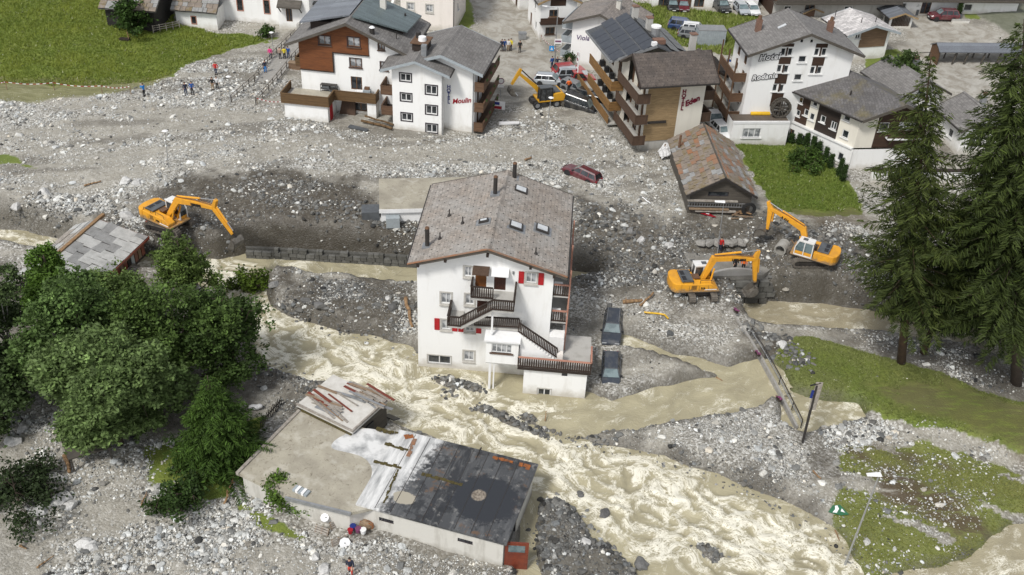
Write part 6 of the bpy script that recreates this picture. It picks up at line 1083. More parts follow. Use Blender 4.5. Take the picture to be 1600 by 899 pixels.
def roof_material(pud, disc, silt):     # membrane, tar, rust and rain puddles laid over the flat roof
    t = NT('patched_roof'); sep = t.n('SeparateXYZ'); t.set(sep, 0, t.co); x, y = sep.outputs[0], sep.outputs[1]
    n1 = t.noise(.55, 5, .6); n2 = t.noise(1.6, 6, .7); st = t.noise(1.0, 5, .65, t.map(scale=(2.2,.35,1)))
    def dist(c, sx=1.0, sy=1.0):
        a = t.math('MULTIPLY', t.math('SUBTRACT', x, c[0]), sx); b = t.math('MULTIPLY', t.math('SUBTRACT', y, c[1]), sy); return t.math('SQRT', t.math('ADD', t.math('MULTIPLY', a, a), t.math('MULTIPLY', b, b)))
    fl = t.math('FLOOR', t.math('DIVIDE', x, 1.21)); wn = t.n('TexWhiteNoise', noise_dimensions='1D'); t.set(wn, 'W', fl)
    c = t.mix(wn.outputs[0], (.035,.037,.041), (.085,.088,.092)); c = t.mix(t.ramp(st, (.5, 0), (.72, .7)), c, (.17,.172,.172)); c = t.mix(t.ramp(n2, (.57, 0), (.68, .5)), c, (.33,.32,.30)); c = t.mix(t.ramp(t.noise(1.1, 6, .75, t.map(loc=(4,8,0))), (.58, 0), (.66, .7)), c, (.15,.085,.045)); c = t.mix(t.ramp(t.noise(.8, 5, .7, t.map(loc=(9,2,0))), (.52, 0), (.6, .8)), c, (.025,.027,.03))
    edge = t.math('ADD', t.math('DIVIDE', x, 3.6), t.math('MULTIPLY', t.math('SUBTRACT', n2, .5), 1.1)); edge = t.math('ADD', edge, t.math('MULTIPLY', t.math('SUBTRACT', 4.0, y), .06)); c = t.mix(t.ramp(edge, (.62, 1), (.85, 0)), c, t.mix(t.ramp(st, (.4, 0), (.68, 1)), (.68,.68,.67), (.30,.305,.305)))
    s = t.math('ADD', dist(silt, .75, 1.0), t.math('MULTIPLY', n2, .7)); c = t.mix(t.ramp(s, (.95, 1), (1.15, 0)), c, (.36,.33,.265))
    far = t.math('ADD', t.math('DIVIDE', y, 7.3), t.math('MULTIPLY', n2, .25)); c = t.mix(t.math('MULTIPLY', t.ramp(far, (1.02, 0), (1.08, .8)), t.ramp(n1, (.45, 0), (.55, 1))), c, (.33,.11,.025))
    p = t.math('ADD', t.math('MULTIPLY', dist(pud, .92, 1.0), .31), t.math('MULTIPLY', t.math('SUBTRACT', n2, .5), .75)); pm = t.ramp(p, (.66, 1), (.78, 0)); c = t.mix(pm, c, (.033,.036,.042)); c = t.mix(t.ramp(t.math('ABSOLUTE', t.math('SUBTRACT', p, .725)), (.0, .55), (.02, 0)), c, (.02,.02,.022))
    d = t.math('ADD', dist(disc), t.math('MULTIPLY', n2, .25)); c = t.mix(t.ramp(d, (.62, 1), (.72, 0)), c, t.mix(t.ramp(t.noise(5, 4), (.4, 0), (.6, 1)), (.30,.26,.21), (.14,.115,.09)))
    t.bump(n2, .25, .03); t.out(c, t.math('SUBTRACT', .42, t.math('MULTIPLY', pm, .28)), 0, .5)
def tar_mats():
    t = NT('tar_roof'); n = t.noise(.5, 5, .65); c = t.mix(t.ramp(n, (.35, 0), (.7, 1)), (.05,.053,.057), (.17,.175,.175)); c = t.mix(t.ramp(t.noise(1.4, 5, .7), (.5, 0), (.66, .75)), c, (.34,.34,.33)); c = t.mix(t.ramp(t.noise(.9, 4, .6, t.map(loc=(3,9,2))), (.6, 0), (.72, .7)), c, (.20,.085,.03)); t.bump(t.noise(20, 3), .3, .02); t.out(c, .45)
    t = NT('puddle_dark'); t.out(t.mix(t.ramp(t.noise(.7, 3), (.4, 0), (.6, 1)), (.03,.033,.038), (.055,.058,.062)), .12, 0, .6)
    t = NT('membrane_white'); c = t.mix(t.ramp(t.noise(.8, 5, .65), (.42, 0), (.68, 1)), (.66,.66,.65), (.27,.275,.275)); t.out(c, .35)
    pass
    simple('moss', (.085,.07,.018), (.05,.038,.014), .95, 4, bump=.8); simple('rust_patch', (.32,.10,.02), (.14,.06,.03), .9, 3)
tar_mats()
def buried_building():
    P = [at(*p, 5.2) for p in ((595,327),(683,325),(700,284),(618,284))]; a = math.degrees(math.atan2(P[1][1]-P[0][1], P[1][0]-P[0][0])); B = Bld('buried_building', 'low white building buried to its mud-covered roof behind the white house', 'building', *P[0], 4, a)
    B.box('wall', 'panel_white', 0, 10, 0, 6.2, -1.0, 1.05); B.box('roof', 'mud_pale', -.15, 10.2, -.2, 6.4, 1.05, 1.25); B.box('fascia', 'panel_white', -.18, 10.22, -.26, -.2, .85, 1.27); B.box('side_box', 'engine_grey', -2.0, -.15, .1, 1.8, -.6, .75); B.box('window', 'glass', 5.2, 6.2, -.03, -.005, -.1, .25)
    B.box('unit', 'panel_grey', .5, 1.9, -.9, -.05, -.6, .55)
def retaining_wall():
    # coursed stone wall along the left channel; every block is a piece
    P = [at(*p, 0.2) for p in ((385,399),(430,401),(500,405),(600,411),(700,418),(780,425))]; t = thing('retaining_wall', 'grey stone block wall along the channel below the dark gravel bank', 'wall', (0,0,0)); rng = random.Random(2)
    acc = []; 
    for i in range(len(P)-1):
        a, b = Vector((*P[i],0)), Vector((*P[i+1],0)); L = (b-a).length; d = (b-a)/L; nrm = Vector((d.y,-d.x,0)); ang = math.atan2(d.y,d.x)
        MB().hexa([a+nrm*-.5+Vector((0,0,-1)), b+nrm*-.5+Vector((0,0,-1)), b+nrm*-.12+Vector((0,0,-1)), a+nrm*-.12+Vector((0,0,-1)), a+nrm*-.5+Vector((0,0,1.05)), b+nrm*-.5+Vector((0,0,1.05)), b+nrm*-.12+Vector((0,0,1.05)), a+nrm*-.12+Vector((0,0,1.05))]).build('core', 'block_stone', t)
        for r in range(3):
            u = rng.uniform(-.3,0)
            while u < L-.1:
                w = rng.uniform(.55,1.05); u1 = min(u+w, L); u0 = max(u, 0)
                if u1-u0 > .15 and not (r == 2 and rng.random() < .45):
                    c = a+d*((u0+u1)/2)+nrm*rng.uniform(-.04,.05); o = link('stone_block', BLK[rng.randrange(4)], t, (c.x,c.y,-.1+r*.47+.22), (0,0,ang), ((u1-u0-.015), .5, .455))
                u += w
BLK = []
for i_ in range(4):
    v_ = []; rng_ = random.Random(i_)
    for z_ in (-.5,.5):
        for x_, y_ in ((-.5,-.5),(.5,-.5),(.5,.5),(-.5,.5)): v_.append((x_*rng_.uniform(.9,1), y_*rng_.uniform(.85,1), z_*rng_.uniform(.88,1)))
    BLK.append(MB().hexa(v_).mesh('stone_block', 'block_stone' if i_ % 2 else 'block_stone2'))
hotel_moulin(); hotel_eden(); hotel_rodania(); water_wheel(); hotel_annex(); hotel_viola(); street_house(); upper_right(); church(); old_barns(); slate_shed(); flat_building(); buried_building(); retaining_wall()
# ------------------------------------------------------------------ excavators
def thick(pts, th):        # polyline + half thicknesses -> outline in (x,z)
    up, dn = [], []
    for i, (x, z) in enumerate(pts):
        a = Vector(pts[max(i-1,0)]); b = Vector(pts[min(i+1,len(pts)-1)]); d = (b-a).normalized(); n = Vector((-d.y, d.x)); t = th[i]; up.append((x+n.x*t, z+n.y*t)); dn.append((x-n.x*t, z-n.y*t))
    return up+dn[::-1]
def track_meshes(L=4.0, H=.86, Wd=.6):
    key = ('track', L)
    if key in CACHE: return CACHE[key]
    r = H/2; cx = L/2-r; n = 10; prof = [(cx+r*math.sin(math.pi*k/n), r-r*math.cos(math.pi*k/n)) for k in range(n+1)] + [(-cx-r*math.sin(math.pi*k/n), r+r*math.cos(math.pi*k/n)) for k in range(n+1)]
    inn = [(x*.93, r+(z-r)*.72) for x, z in prof]; m = MB(); N = len(prof); k0 = len(m.v)
    for y in (-Wd/2, Wd/2):
        for P in (prof, inn): m.v += [(x,y,z) for x, z in P]
    for i in range(N):
        j = (i+1) % N; m.f += [(i,j,N+j,N+i), (2*N+i,3*N+i,3*N+j,2*N+j), (i,2*N+i,2*N+j,j), (N+i,N+j,3*N+j,3*N+i)]
    S_ = [0]; 
    for i in range(N): a, b = prof[i], prof[(i+1) % N]; S_.append(S_[-1]+math.dist(a,b))
    for q in range(44):
        s = S_[-1]*q/44; i = max(k for k in range(N) if S_[k] <= s); a, b = Vector(prof[i]), Vector(prof[(i+1) % N]); d = (b-a).normalized() if (b-a).length > 1e-6 else Vector((1,0)); c = a+d*(s-S_[i]); nn = Vector((d.y,-d.x))
        m.bar((c.x+nn.x*.03,-Wd/2-.02,c.y+nn.y*.03), (c.x+nn.x*.03,Wd/2+.02,c.y+nn.y*.03), .09, .06, up=(nn.x,0,nn.y))
    tr = m.mesh('track', 'track_steel'); f = MB().box(-cx,cx,-Wd*.3,Wd*.3,r*.55,r*1.4)
    for x in (-cx, cx): f.tube((x,-Wd*.45,r),(x,Wd*.45,r),r*.62,n=14)
    for k in range(6): x = -cx+.5+k*(2*cx-1)/5; f.tube((x,-Wd*.4,r*.42),(x,Wd*.4,r*.42),r*.25,n=8)
    CACHE[key] = (tr, f.mesh('track_frame', 'metal_dark')); return CACHE[key]
def bucket_part(t, x, z, ang, mat='bucket_steel', w=.62, sc=1.0, name='bucket'):
    pr = [(0,0),(.18,-.12),(.25,-.45),(.12,-.8),(-.2,-1.0),(-.62,-1.0),(-.95,-.85)]; m = MB(); inn = [(a*.86-.03, b*.9-.02) for a, b in pr]
    c, s = math.cos(ang), math.sin(ang); T = lambda a, b: (x+sc*(a*c-b*s), z+sc*(a*s+b*c))
    for i in range(len(pr)-1): a, b, ia, ib = T(*pr[i]), T(*pr[i+1]), T(*inn[i]), T(*inn[i+1]); m.hexa([(a[0],-w,a[1]),(b[0],-w,b[1]),(b[0],w,b[1]),(a[0],w,a[1]),(ia[0],-w,ia[1]),(ib[0],-w,ib[1]),(ib[0],w,ib[1]),(ia[0],w,ia[1])])
    for sy in (-w, w-.05): m.prism([T(*p) for p in pr], 'y', sy, sy+.05)
    o = m.build(name, mat, t); m = MB(); a, b = T(-.95,-.85), T(-1.15,-.78)
    for k in range(5): y = -w+.1+k*(2*w-.2)/4; m.bar((a[0],y,a[1]),(b[0],y,b[1]),.1,.06)
    m.build('teeth', 'steel_bright', o)
def excavator(label, loc, hd, trk, boom, sticktop, stickend, bang, sc=1.0, text='LIEBHERR', side=-1, cabroof='cab_white', cabframe='cab_white', driver=False, cyl_y=.26, cab_under=None):
    t = thing('excavator', label, 'excavator', loc, R(hd), 'tracked excavators working on the flood banks')
    tr, fr_ = track_meshes(); dt = R(trk-hd)
    for s_ in (-1, 1):
        o = link('track', tr, t, (-math.sin(dt)*1.12*s_, math.cos(dt)*1.12*s_, 0), (0,0,dt)); link('track_frame', fr_, o)
    MB().box(-1.1,1.1,-.85,.85,.42,.8).tube((0,0,.78),(0,0,1.0),.75,n=20).build('undercarriage', 'metal_dark', t).rotation_euler = (0,0,dt)
    MB().box(-2.2,1.75,-1.32,1.32,.98,1.14).build('deck', 'yellow_paint', t, bevel=.03)
    # right-hand tool and tank boxes, engine bay, rounded counterweight
    MB().prism([(-2.2,1.14),(.9,1.14),(1.5,1.14),(1.5,1.45),(.95,1.85),(-2.2,1.95)], 'y', -1.3, -.42).build('side_housing', 'yellow_paint', t, bevel=.05)
    MB().prism([(-2.2,1.14),(-.62,1.14),(-.62,1.95),(-2.2,1.98)], 'y', -.4, 1.3).build('engine_housing', 'yellow_paint', t, bevel=.05)
    cw = [(-2.15,-1.36),(-2.7,-1.3),(-3.0,-1.0),(-3.12,-.5),(-3.15,0),(-3.12,.5),(-3.0,1.0),(-2.7,1.3),(-2.15,1.36)]; MB().prism(cw, 'z', .95, 2.02).build('counterweight', 'yellow_paint', t, bevel=.08)
    c_ = MB().box(-2.1,-.9,-1.0,1.0,1.97,2.14).build('engine_cover', 'engine_grey', t, bevel=.04); MB().box(-1.95,-1.55,-.8,-.1,2.14,2.16).box(-1.95,-1.55,.1,.8,2.14,2.16).build('vent_grille', 'plastic_black', c_)
    MB().tube((-.75,.9,1.9),(-.75,.9,2.5),.08,n=8).build('exhaust', 'metal_dark', t); MB().box(.2,1.45,-1.32,-1.28,1.2,1.28).build('stripe', 'panel_white', t)
    m = MB()
    for x in (-1.35,-.35,.55): m.box(x-.012,x+.012,-1.315,-1.3,1.2,1.75)
    for k in range(6): m.box(-1.15,-.6,-1.315,-1.3,1.3+k*.08,1.335+k*.08)
    m.build('panel_seams', 'plastic_black', t, kind='stuff'); MB().box(-2.2,1.75,-1.33,1.33,.9,.99).build('chassis_rail', 'metal_dark', t); MB().path([(-.3,-1.2,1.95),(-.3,-1.2,2.3),(.8,-1.2,2.25),(.9,-1.2,1.8)], .025, 5).path([(-2.0,-1.2,2.0),(-2.0,-1.2,2.3),(-1.0,-1.2,2.3),(-1.0,-1.2,1.95)], .025, 5).build('handrail', 'metal_dark', t); MB().box(-.8,-.1,-.38,.4,1.95,2.05).build('tank_cover', 'metal_rust', t); MB().prism([(-3.16,.0),(-3.16,.0),(-3.16,.0)], 'z', 0, 0) if 0 else None
    # cab
    cx0, cx1, cy0, cy1, cz0, cz1 = -.5, 1.35, .42, 1.32, 1.14, 2.9; g = MB().prism([(cx0+.05,cz0+.5),(cx1-.02,cz0+.35),(cx1-.02,cz0+.9),(cx1-.35,cz1-.05),(cx0+.1,cz1-.05)], 'y', cy0+.03, cy1-.03)
    cb = MB(); 
    for y in (cy0, cy1):
        cb.bar((cx0,y,cz0),(cx0+.05,y,cz1),.1).bar((cx1,y,cz0),(cx1,y,cz0+.95),.09).bar((cx1,y,cz0+.95),(cx1-.34,y,cz1),.09).bar((cx0,y,cz1-.05),(cx1-.3,y,cz1-.05),.1).bar((.42,y,cz0),(.42,y,cz1-.05),.09).bar((cx0,y,cz0+.04),(cx1,y,cz0+.04),.1,.12)
    cab_ = cb.build('cab', cabframe, t); g.build('cab_glass', 'glass_screen' if driver else 'glass', cab_); MB().box(cx0-.03,cx1-.25,cy0-.06,cy1+.06,cz1-.04,cz1+.07).build('cab_roof', cabroof, cab_, bevel=.03); MB().box(.25,.75,cy0+.2,cy1-.2,cz1+.07,cz1+.09).build('roof_hatch', 'engine_grey', cab_)
    MB().box(cx0+.06,cx1-.05,cy0+.02,cy1-.02,cz0,cz0+.5).build('cab_base', 'yellow_paint' if cab_under is None else cab_under, cab_)
    # boom, stick, cylinders
    root, bend, tip = boom; th = [.2,.36,.26,.17]; mid = ((bend[0]+tip[0])/2, (bend[1]+tip[1])/2+.08)
    bm_ = MB().prism(thick([root,bend,mid,tip], th), 'y', -.24, .2).build('boom', 'yellow_paint', t, bevel=.03)
    st = MB().prism(thick([sticktop,tip,((tip[0]+stickend[0])/2,(tip[1]+stickend[1])/2),stickend], [.16,.30,.22,.14]), 'y', -.2, .16).build('stick', 'yellow_paint', t, bevel=.03)
    for y in (-.42, .38): MB().tube((.95,y,1.2),((root[0]+2*bend[0])/3+.35,y,(root[1]+2*bend[1])/3-.1),.095,n=8).build('boom_cylinder', 'yellow_paint', t)
    p = Vector((bend[0],-.02,bend[1]+.42)); q = Vector((sticktop[0],-.02,sticktop[1])); c = p.lerp(q,.6); cy = MB().tube(p,c,.11,n=8).build('stick_cylinder', 'yellow_paint', t); MB().tube(c,q,.06,n=8).build('rod', 'steel_bright', cy)
    d = Vector((stickend[0]-tip[0],0,stickend[1]-tip[1])).normalized(); n = Vector((-d.z,0,d.x)); n = n if n.x > 0 else -n
    if bang > 1: n = -n
    p = Vector((tip[0],-.02,tip[1]))+n*.42+d*.1; q = Vector((stickend[0],-.02,stickend[1]))+n*.3-d*.25; c = p.lerp(q,.65); cy = MB().tube(p,c,.09,n=8).build('bucket_cylinder', 'yellow_paint', t); MB().tube(c,q,.05,n=8).build('rod', 'steel_bright', cy)
    e = Vector((stickend[0],-.02,stickend[1])); MB().bar(q,e+d*.35+n*.1,.12,.1).bar(e,e+d*.4,.2,.16).build('linkage', 'metal_dark', t)
    hz = [(bend[0]-.1,bend[1]+.42),(mid[0],mid[1]+.42),(tip[0]-.2,tip[1]+.3)]; MB().path([(a,.12,b) for a, b in hz], .035, 5).path([(a,-.16,b+.02) for a, b in hz], .035, 5).build('hoses', 'metal_rust', bm_)
    bucket_part(t, stickend[0]+d.x*.35, stickend[1]+d.z*.35, bang, sc=1.15, w=.66)
    if text:
        a = math.atan2(tip[1]-bend[1], tip[0]-bend[0]); f = .42; x = bend[0]+(tip[0]-bend[0])*f; z = bend[1]+(tip[1]-bend[1])*f
        hlp = Bld.__new__(Bld); hlp.r = t
        if side < 0: hlp.text(text, (x,-.275,z-.12), .34, 'letter_black', rot=(R(90),-a,0), offset=.012); hlp.text('916', (-.2,-1.345,1.35), .3, 'letter_black', rot=(R(90),0,0))
        else: hlp.text('R 914', (x+.9,.235,z+.1), .36, 'letter_black', rot=(R(90),a,R(180)), offset=.012)
    t.scale = (sc, sc, sc); return t
def zc(x, y): return float(zat(x, y))
excavator('yellow tracked excavator on the left bank reaching its bucket over the channel', (-35.2,85.45,3.4), -30.4, -19.5, [(.05,1.3),(2.0,3.95),(7.1,4.85)], (7.55,5.85), (9.3,2.65), .35, 1.0)
excavator('yellow tracked excavator with white cab roof standing beside the bridge parapet', (18.15,80.0,2.55), 8.6, -79.7, [(.2,1.5),(1.1,4.05),(5.3,3.85)], (5.5,4.85), (5.78,1.1), .1, .98)
excavator('yellow tracked excavator with orange-clad driver, bucket curled beside the old barn', (29.9,85.4,3.5), 153.8, 185, [(.3,1.5),(1.15,3.6),(4.95,4.95)], (5.35,5.65), (4.8,2.4), 1.9, .95, side=1, driver=True)
def wheeled_excavator():
    loc = (2.9, 118.4, 4.05); t = thing('wheeled_excavator', 'yellow wheeled excavator with dozer blade clearing the muddy street', 'excavator', loc, R(200)); m = MB().box(-1.8,1.8,-.5,.5,.5,.95).build('chassis', 'metal_dark', t)
    wm = wheel_mesh(.5,.38)
    for x in (-1.3,1.3):
        for y in (-.95,.95): o = link('wheel', wm[0], t, (x,y,.5)); link('rim', wm[1], o)
    MB().prism([(-1.9,.3),(-2.25,.1),(-2.3,.75),(-2.05,.8)], 'y', -1.25, 1.25).build('blade', 'bucket_steel', t)
    MB().box(-2.2,1.2,-1.2,1.2,.98,1.15).build('deck', 'yellow_cat', t); MB().prism([(-2.3,1.15),(-.2,1.15),(-.2,1.9),(-2.0,2.05),(-2.4,1.7)], 'y', -1.2, .2).build('engine_housing', 'yellow_cat', t, bevel=.06); MB().prism([(-2.3,1.15),(-.7,1.15),(-.7,1.95),(-2.0,2.05),(-2.4,1.7)], 'y', .2, 1.2).build('counterweight', 'yellow_cat', t, bevel=.06); MB().box(-1.8,-.5,-.9,.9,1.98,2.12).build('engine_cover', 'engine_grey', t)
    c = MB()
    for y in (.35,1.2): c.bar((-.6,y,1.15),(-.55,y,2.85),.1).bar((1.1,y,1.15),(1.0,y,2.85),.1).bar((-.55,y,2.85),(1.0,y,2.85),.1).bar((.3,y,1.15),(.3,y,2.85),.07)
    c = c.build('cab', 'plastic_black', t); MB().box(-.55,1.05,.38,1.17,1.2,2.8).build('cab_glass', 'glass', c); MB().box(-.62,1.1,.28,1.27,2.85,2.95).build('cab_roof', 'engine_grey', c)
    MB().prism(thick([(.6,1.5),(1.3,2.6),(3.6,4.6)], [.18,.28,.16]), 'y', -.35, .0).build('boom', 'yellow_cat', t); MB().prism(thick([(3.35,5.2),(3.6,4.7),(4.5,3.2)], [.14,.22,.13]), 'y', -.32, -.03).build('stick', 'yellow_cat', t); MB().tube((1.2,-.18,3.0),(3.4,-.18,5.15),.08,n=8).build('stick_cylinder', 'metal_dark', t); bucket_part(t, 4.6, 2.95, .3, w=.5)
# ------------------------------------------------------------------ cars
def wheel_mesh(r=.33, w=.22):
    k = ('wheel', r, w)
    if k not in CACHE:
        a = MB(); n = 16; pr = [(r*.62,-w/2),(r*.93,-w/2),(r,-w*.35),(r,w*.35),(r*.93,w/2),(r*.62,w/2)]
        for i in range(n):
            p, q = 2*math.pi*i/n, 2*math.pi*(i+1)/n
            for j in range(len(pr)-1): (r0,y0_),(r1,y1_) = pr[j],pr[j+1]; a.poly([(r0*math.cos(p),y0_,r0*math.sin(p)),(r0*math.cos(q),y0_,r0*math.sin(q)),(r1*math.cos(q),y1_,r1*math.sin(q)),(r1*math.cos(p),y1_,r1*math.sin(p))])
        b = MB().tube((0,-w*.42,0),(0,w*.42,0),r*.63,n=12); CACHE[k] = (a.mesh('tyre','rubber'), b.mesh('rim','metal_grey'))
    return CACHE[k]
KIND = {  # L, W, H, belt, hood height, cowl x, windscreen top x, rear roof x, rear base x, rear deck height
 'wagon': (4.6,1.8,1.48,.95,.86,.95,.25,-1.85,-2.18,.95), 'hatch': (4.1,1.75,1.5,.95,.9,.95,.3,-1.55,-1.95,.98), 'suv': (4.6,1.88,1.72,1.08,1.02,1.0,.35,-1.85,-2.15,1.08), 'van': (4.8,1.9,1.85,1.1,1.0,1.45,.75,-2.1,-2.3,1.1), 'sedan': (4.6,1.8,1.45,.93,.85,.85,.15,-1.05,-1.6,.98), 'pickup': (5.2,1.86,1.78,1.1,1.05,1.1,.55,-.55,-.75,1.1)}
def car(kind, paint, label, px=None, py=None, hd=0, group=None, pos=None, pitch=0, roll=0, sink=0, cat='car', roof=None):
    L, W_, H, bl, hh, cx, wx, rx, rb, dk = KIND[kind]
    if pos is None: pos = gp(px, py)
    t = thing('car', label, cat, (pos[0],pos[1],pos[2]-sink), R(hd), group); t.rotation_euler = Euler((R(roll),R(-pitch),R(hd)), 'XYZ')
    key = ('car', kind)
    if key not in CACHE:
        hw = W_/2; f, r_ = L/2, -L/2; D = {}
        sta = [(r_,.42,dk-.12,hw*.86,hw*.8),(r_+.12,.3,dk,hw*.95,hw*.88),(r_+.7,.26,bl,hw,hw*.93),(-.3,.24,bl,hw,hw*.94),(cx-.1,.24,bl,hw,hw*.94),(cx+.25,.25,bl-.04,hw,hw*.9),(f-.35,.28,hh-.06,hw*.96,hw*.84),(f-.08,.34,hh-.2,hw*.9,hw*.78),(f,.42,hh-.34,hw*.8,hw*.72)]
        if kind == 'pickup': sta = [(r_,.45,dk,hw*.95,hw*.92),(r_+.1,.35,dk,hw*.97,hw*.95)]+sta[2:]
        m = MB(); n = 8
        for x, zb_, zt_, wb, wt in sta:
            m.v += [(x,-wb*.9,zb_),(x,-wb,zb_+.16),(x,-wb,zt_-.16),(x,-wt,zt_),(x,wt,zt_),(x,wb,zt_-.16),(x,wb,zb_+.16),(x,wb*.9,zb_)]
        for i in range(len(sta)-1):
            for j in range(n): m.f.append((i*n+j, i*n+(j+1)%n, (i+1)*n+(j+1)%n, (i+1)*n+j))
        m.f.append(tuple(range(n))); m.f.append(tuple(range((len(sta)-1)*n, len(sta)*n))[::-1])
        D['body'] = m.mesh('body', 'car_black'); D['body'].materials.clear()
        tw = hw*.70; bw = hw*.91; zt_ = H; P = lambda x, w, z: [(x,-w,z),(x,w,z)]
        b4 = [(rb,-bw,bl),(cx,-bw,bl),(cx,bw,bl),(rb,bw,bl)]; t4 = [(rx,-tw,zt_),(wx,-tw,zt_),(wx,tw,zt_),(rx,tw,zt_)]
        D['cabin'] = MB().hexa([(x,y,z-.03) for x,y,z in b4]+[(x,y,z-.06) for x,y,z in t4]).mesh('cabin_glass', 'glass_car')
        rm = MB(); k = [(rx-.06,-tw*1.02,zt_-.07),(wx+.08,-tw*1.02,zt_-.07),(wx+.08,tw*1.02,zt_-.07),(rx-.06,tw*1.02,zt_-.07)]; rm.hexa(k+[(x*.97 if x < 0 else x-.06,y*.9,zt_+.02) for x,y,z in k])
        for s_ in (-1, 1):
            for (xa,za),(xb,zb2),ww in (((cx,bl-.02),(wx+.05,zt_-.05),.09),((rb,bl-.02),(rx,zt_-.05),.16 if kind != 'sedan' else .12),((-.15,bl-.02),(-.15,zt_-.05),.1),((-1.15 if rb < -1.3 else -.7,bl-.02),(-1.1 if rx < -1.2 else -.6,zt_-.05),.1)): rm.bar((xa,s_*(bw+.005),za),(xb,s_*(tw+.005),zb2),.045,ww,up=(1,0,0))
        D['ws'] = MB().hexa([(cx+.015,-bw*.9,bl+.02),(cx+.015,bw*.9,bl+.02),(wx+.06,tw*.9,zt_-.07),(wx+.06,-tw*.9,zt_-.07),(cx+.03,-bw*.9,bl+.03),(cx+.03,bw*.9,bl+.03),(wx+.075,tw*.9,zt_-.06),(wx+.075,-tw*.9,zt_-.06)]).mesh('windscreen', 'glass_screen')
        D['roof'] = rm.mesh('roof', 'car_black'); D['roof'].materials.clear()
        D['trim'] = MB().box(f-.12,f+.03,-hw*.72,hw*.72,.3,.46).mesh('front_bumper', 'plastic_black'); D['trim2'] = MB().box(r_-.03,r_+.12,-hw*.78,hw*.78,.32,.5).mesh('rear_bumper', 'plastic_black')
        D['grille'] = MB().box(f-.12,f+.012,-hw*.4,hw*.4,.5,hh-.36).mesh('grille', 'plastic_black'); D['hl'] = MB().box(-.14,.05,-.2,.2,-.07,.08).mesh('headlight', 'glass_sky'); D['tl'] = MB().box(-.04,.08,-.15,.15,-.12,.14).mesh('tail_light', 'letter_red'); D['pl'] = MB().box(-.02,.02,-.26,.26,-.055,.055).mesh('number_plate', 'panel_white'); D['mi'] = MB().box(-.07,.07,-.1,.1,-.07,.07).mesh('mirror', 'plastic_black'); D['ar'] = MB().tube((0,-.02,0),(0,.02,0),.40,n=14).mesh('wheel_arch', 'plastic_black'); D['rail'] = MB().box(rx+.1,wx-.1,-.02,.02,0,.05).mesh('roof_rail', 'metal_grey')
        if kind == 'pickup': D['bed'] = MB().box(r_+.12,-.85,-hw*.8,hw*.8,bl+.0,bl+.04).mesh('load_cover', 'plastic_black')
        CACHE[key] = D
    D = CACHE[key]; hw = W_/2; f, r_ = L/2, -L/2
    def painted(nm, me):
        o = link(nm, me, t)
        if not me.materials: me.materials.append(None)
        o.material_slots[0].link = 'OBJECT'; o.material_slots[0].material = MAT['car_'+paint]; return o
    bd = painted('body', D['body']); b = bd.modifiers.new('bevel','BEVEL'); b.width = .05; b.segments = 2; b.limit_method = 'ANGLE'; painted('roof', D['roof']); link('cabin_glass', D['cabin'], t); link('windscreen', D['ws'], t); link('front_bumper', D['trim'], t); link('rear_bumper', D['trim2'], t); link('grille', D['grille'], t); wm = wheel_mesh()
    for s_ in (-1, 1):
        link('headlight', D['hl'], t, (f-.1,s_*hw*.62,hh-.28)); link('tail_light', D['tl'], t, (r_+.02,s_*hw*.72,dk-.22)); link('mirror', D['mi'], t, (cx-.15,s_*(hw+.06),bl+.04))
        if kind in ('wagon','suv'): link('roof_rail', D['rail'], t, (0,s_*hw*.6,H+.02))
        for x in (L*.30, -L*.295): o = link('wheel', wm[0], t, (x,s_*(hw-.1),.33)); link('rim', wm[1], o); link('wheel_arch', D['ar'], t, (x,s_*(hw-.012),.36))
    link('number_plate', D['pl'], t, (f+.035,0,.45)); link('number_plate', D['pl'], t, (r_-.035,0,.7))
    if 'bed' in D: link('load_cover', D['bed'], t)
    return t
car('suv', 'dark', 'dark grey off-road car standing in shallow mud beside the white house', pos=(9.75,75.1,.82), hd=-97, sink=.2, roll=3, pitch=-4); car('hatch', 'dark', 'dark blue-black car with its bonnet buried in gravel', pos=(9.35,69.3,.95), hd=-93, pitch=-14, roll=4, sink=.55)
car('wagon', 'maroon', 'wrecked maroon estate car tilted on the debris plain', pos=(7.1,99.6,4.1), hd=148, pitch=7, roll=7, sink=.25)
SG = 'cars swept together in front of the timber hotel'
for a in (('wagon','silver','silver estate car lying across the muddy street',861,131,-12,4,0,.1), ('suv','red','bright red car at the back of the street pile-up',889,117,20,0,0,.1), ('suv','silver','silver off-roader between the two red cars of the pile-up',894,123,12,0,0,.1), ('pickup','red','dark red pickup with black cabin in the street pile-up',901,129,14,0,0,.2), ('wagon','grey','dark grey estate car right behind the worker in the orange vest',899,141,-35,-3,0,.3), ('hatch','black','black hatchback with lit red tail lamp in the pile-up',907,151,150,0,4,.3), ('van','black','black van with its nose sunk in the rubble',906,168,-22,-8,0,.35), ('suv','black','black car wedged between the black van and the hotel',926,163,160,0,0,.3)):
    car(a[0], a[1], a[2], a[3], a[4], a[5], SG, pitch=a[6], roll=a[7], sink=a[8])
PG = 'cars parked behind the hotels'
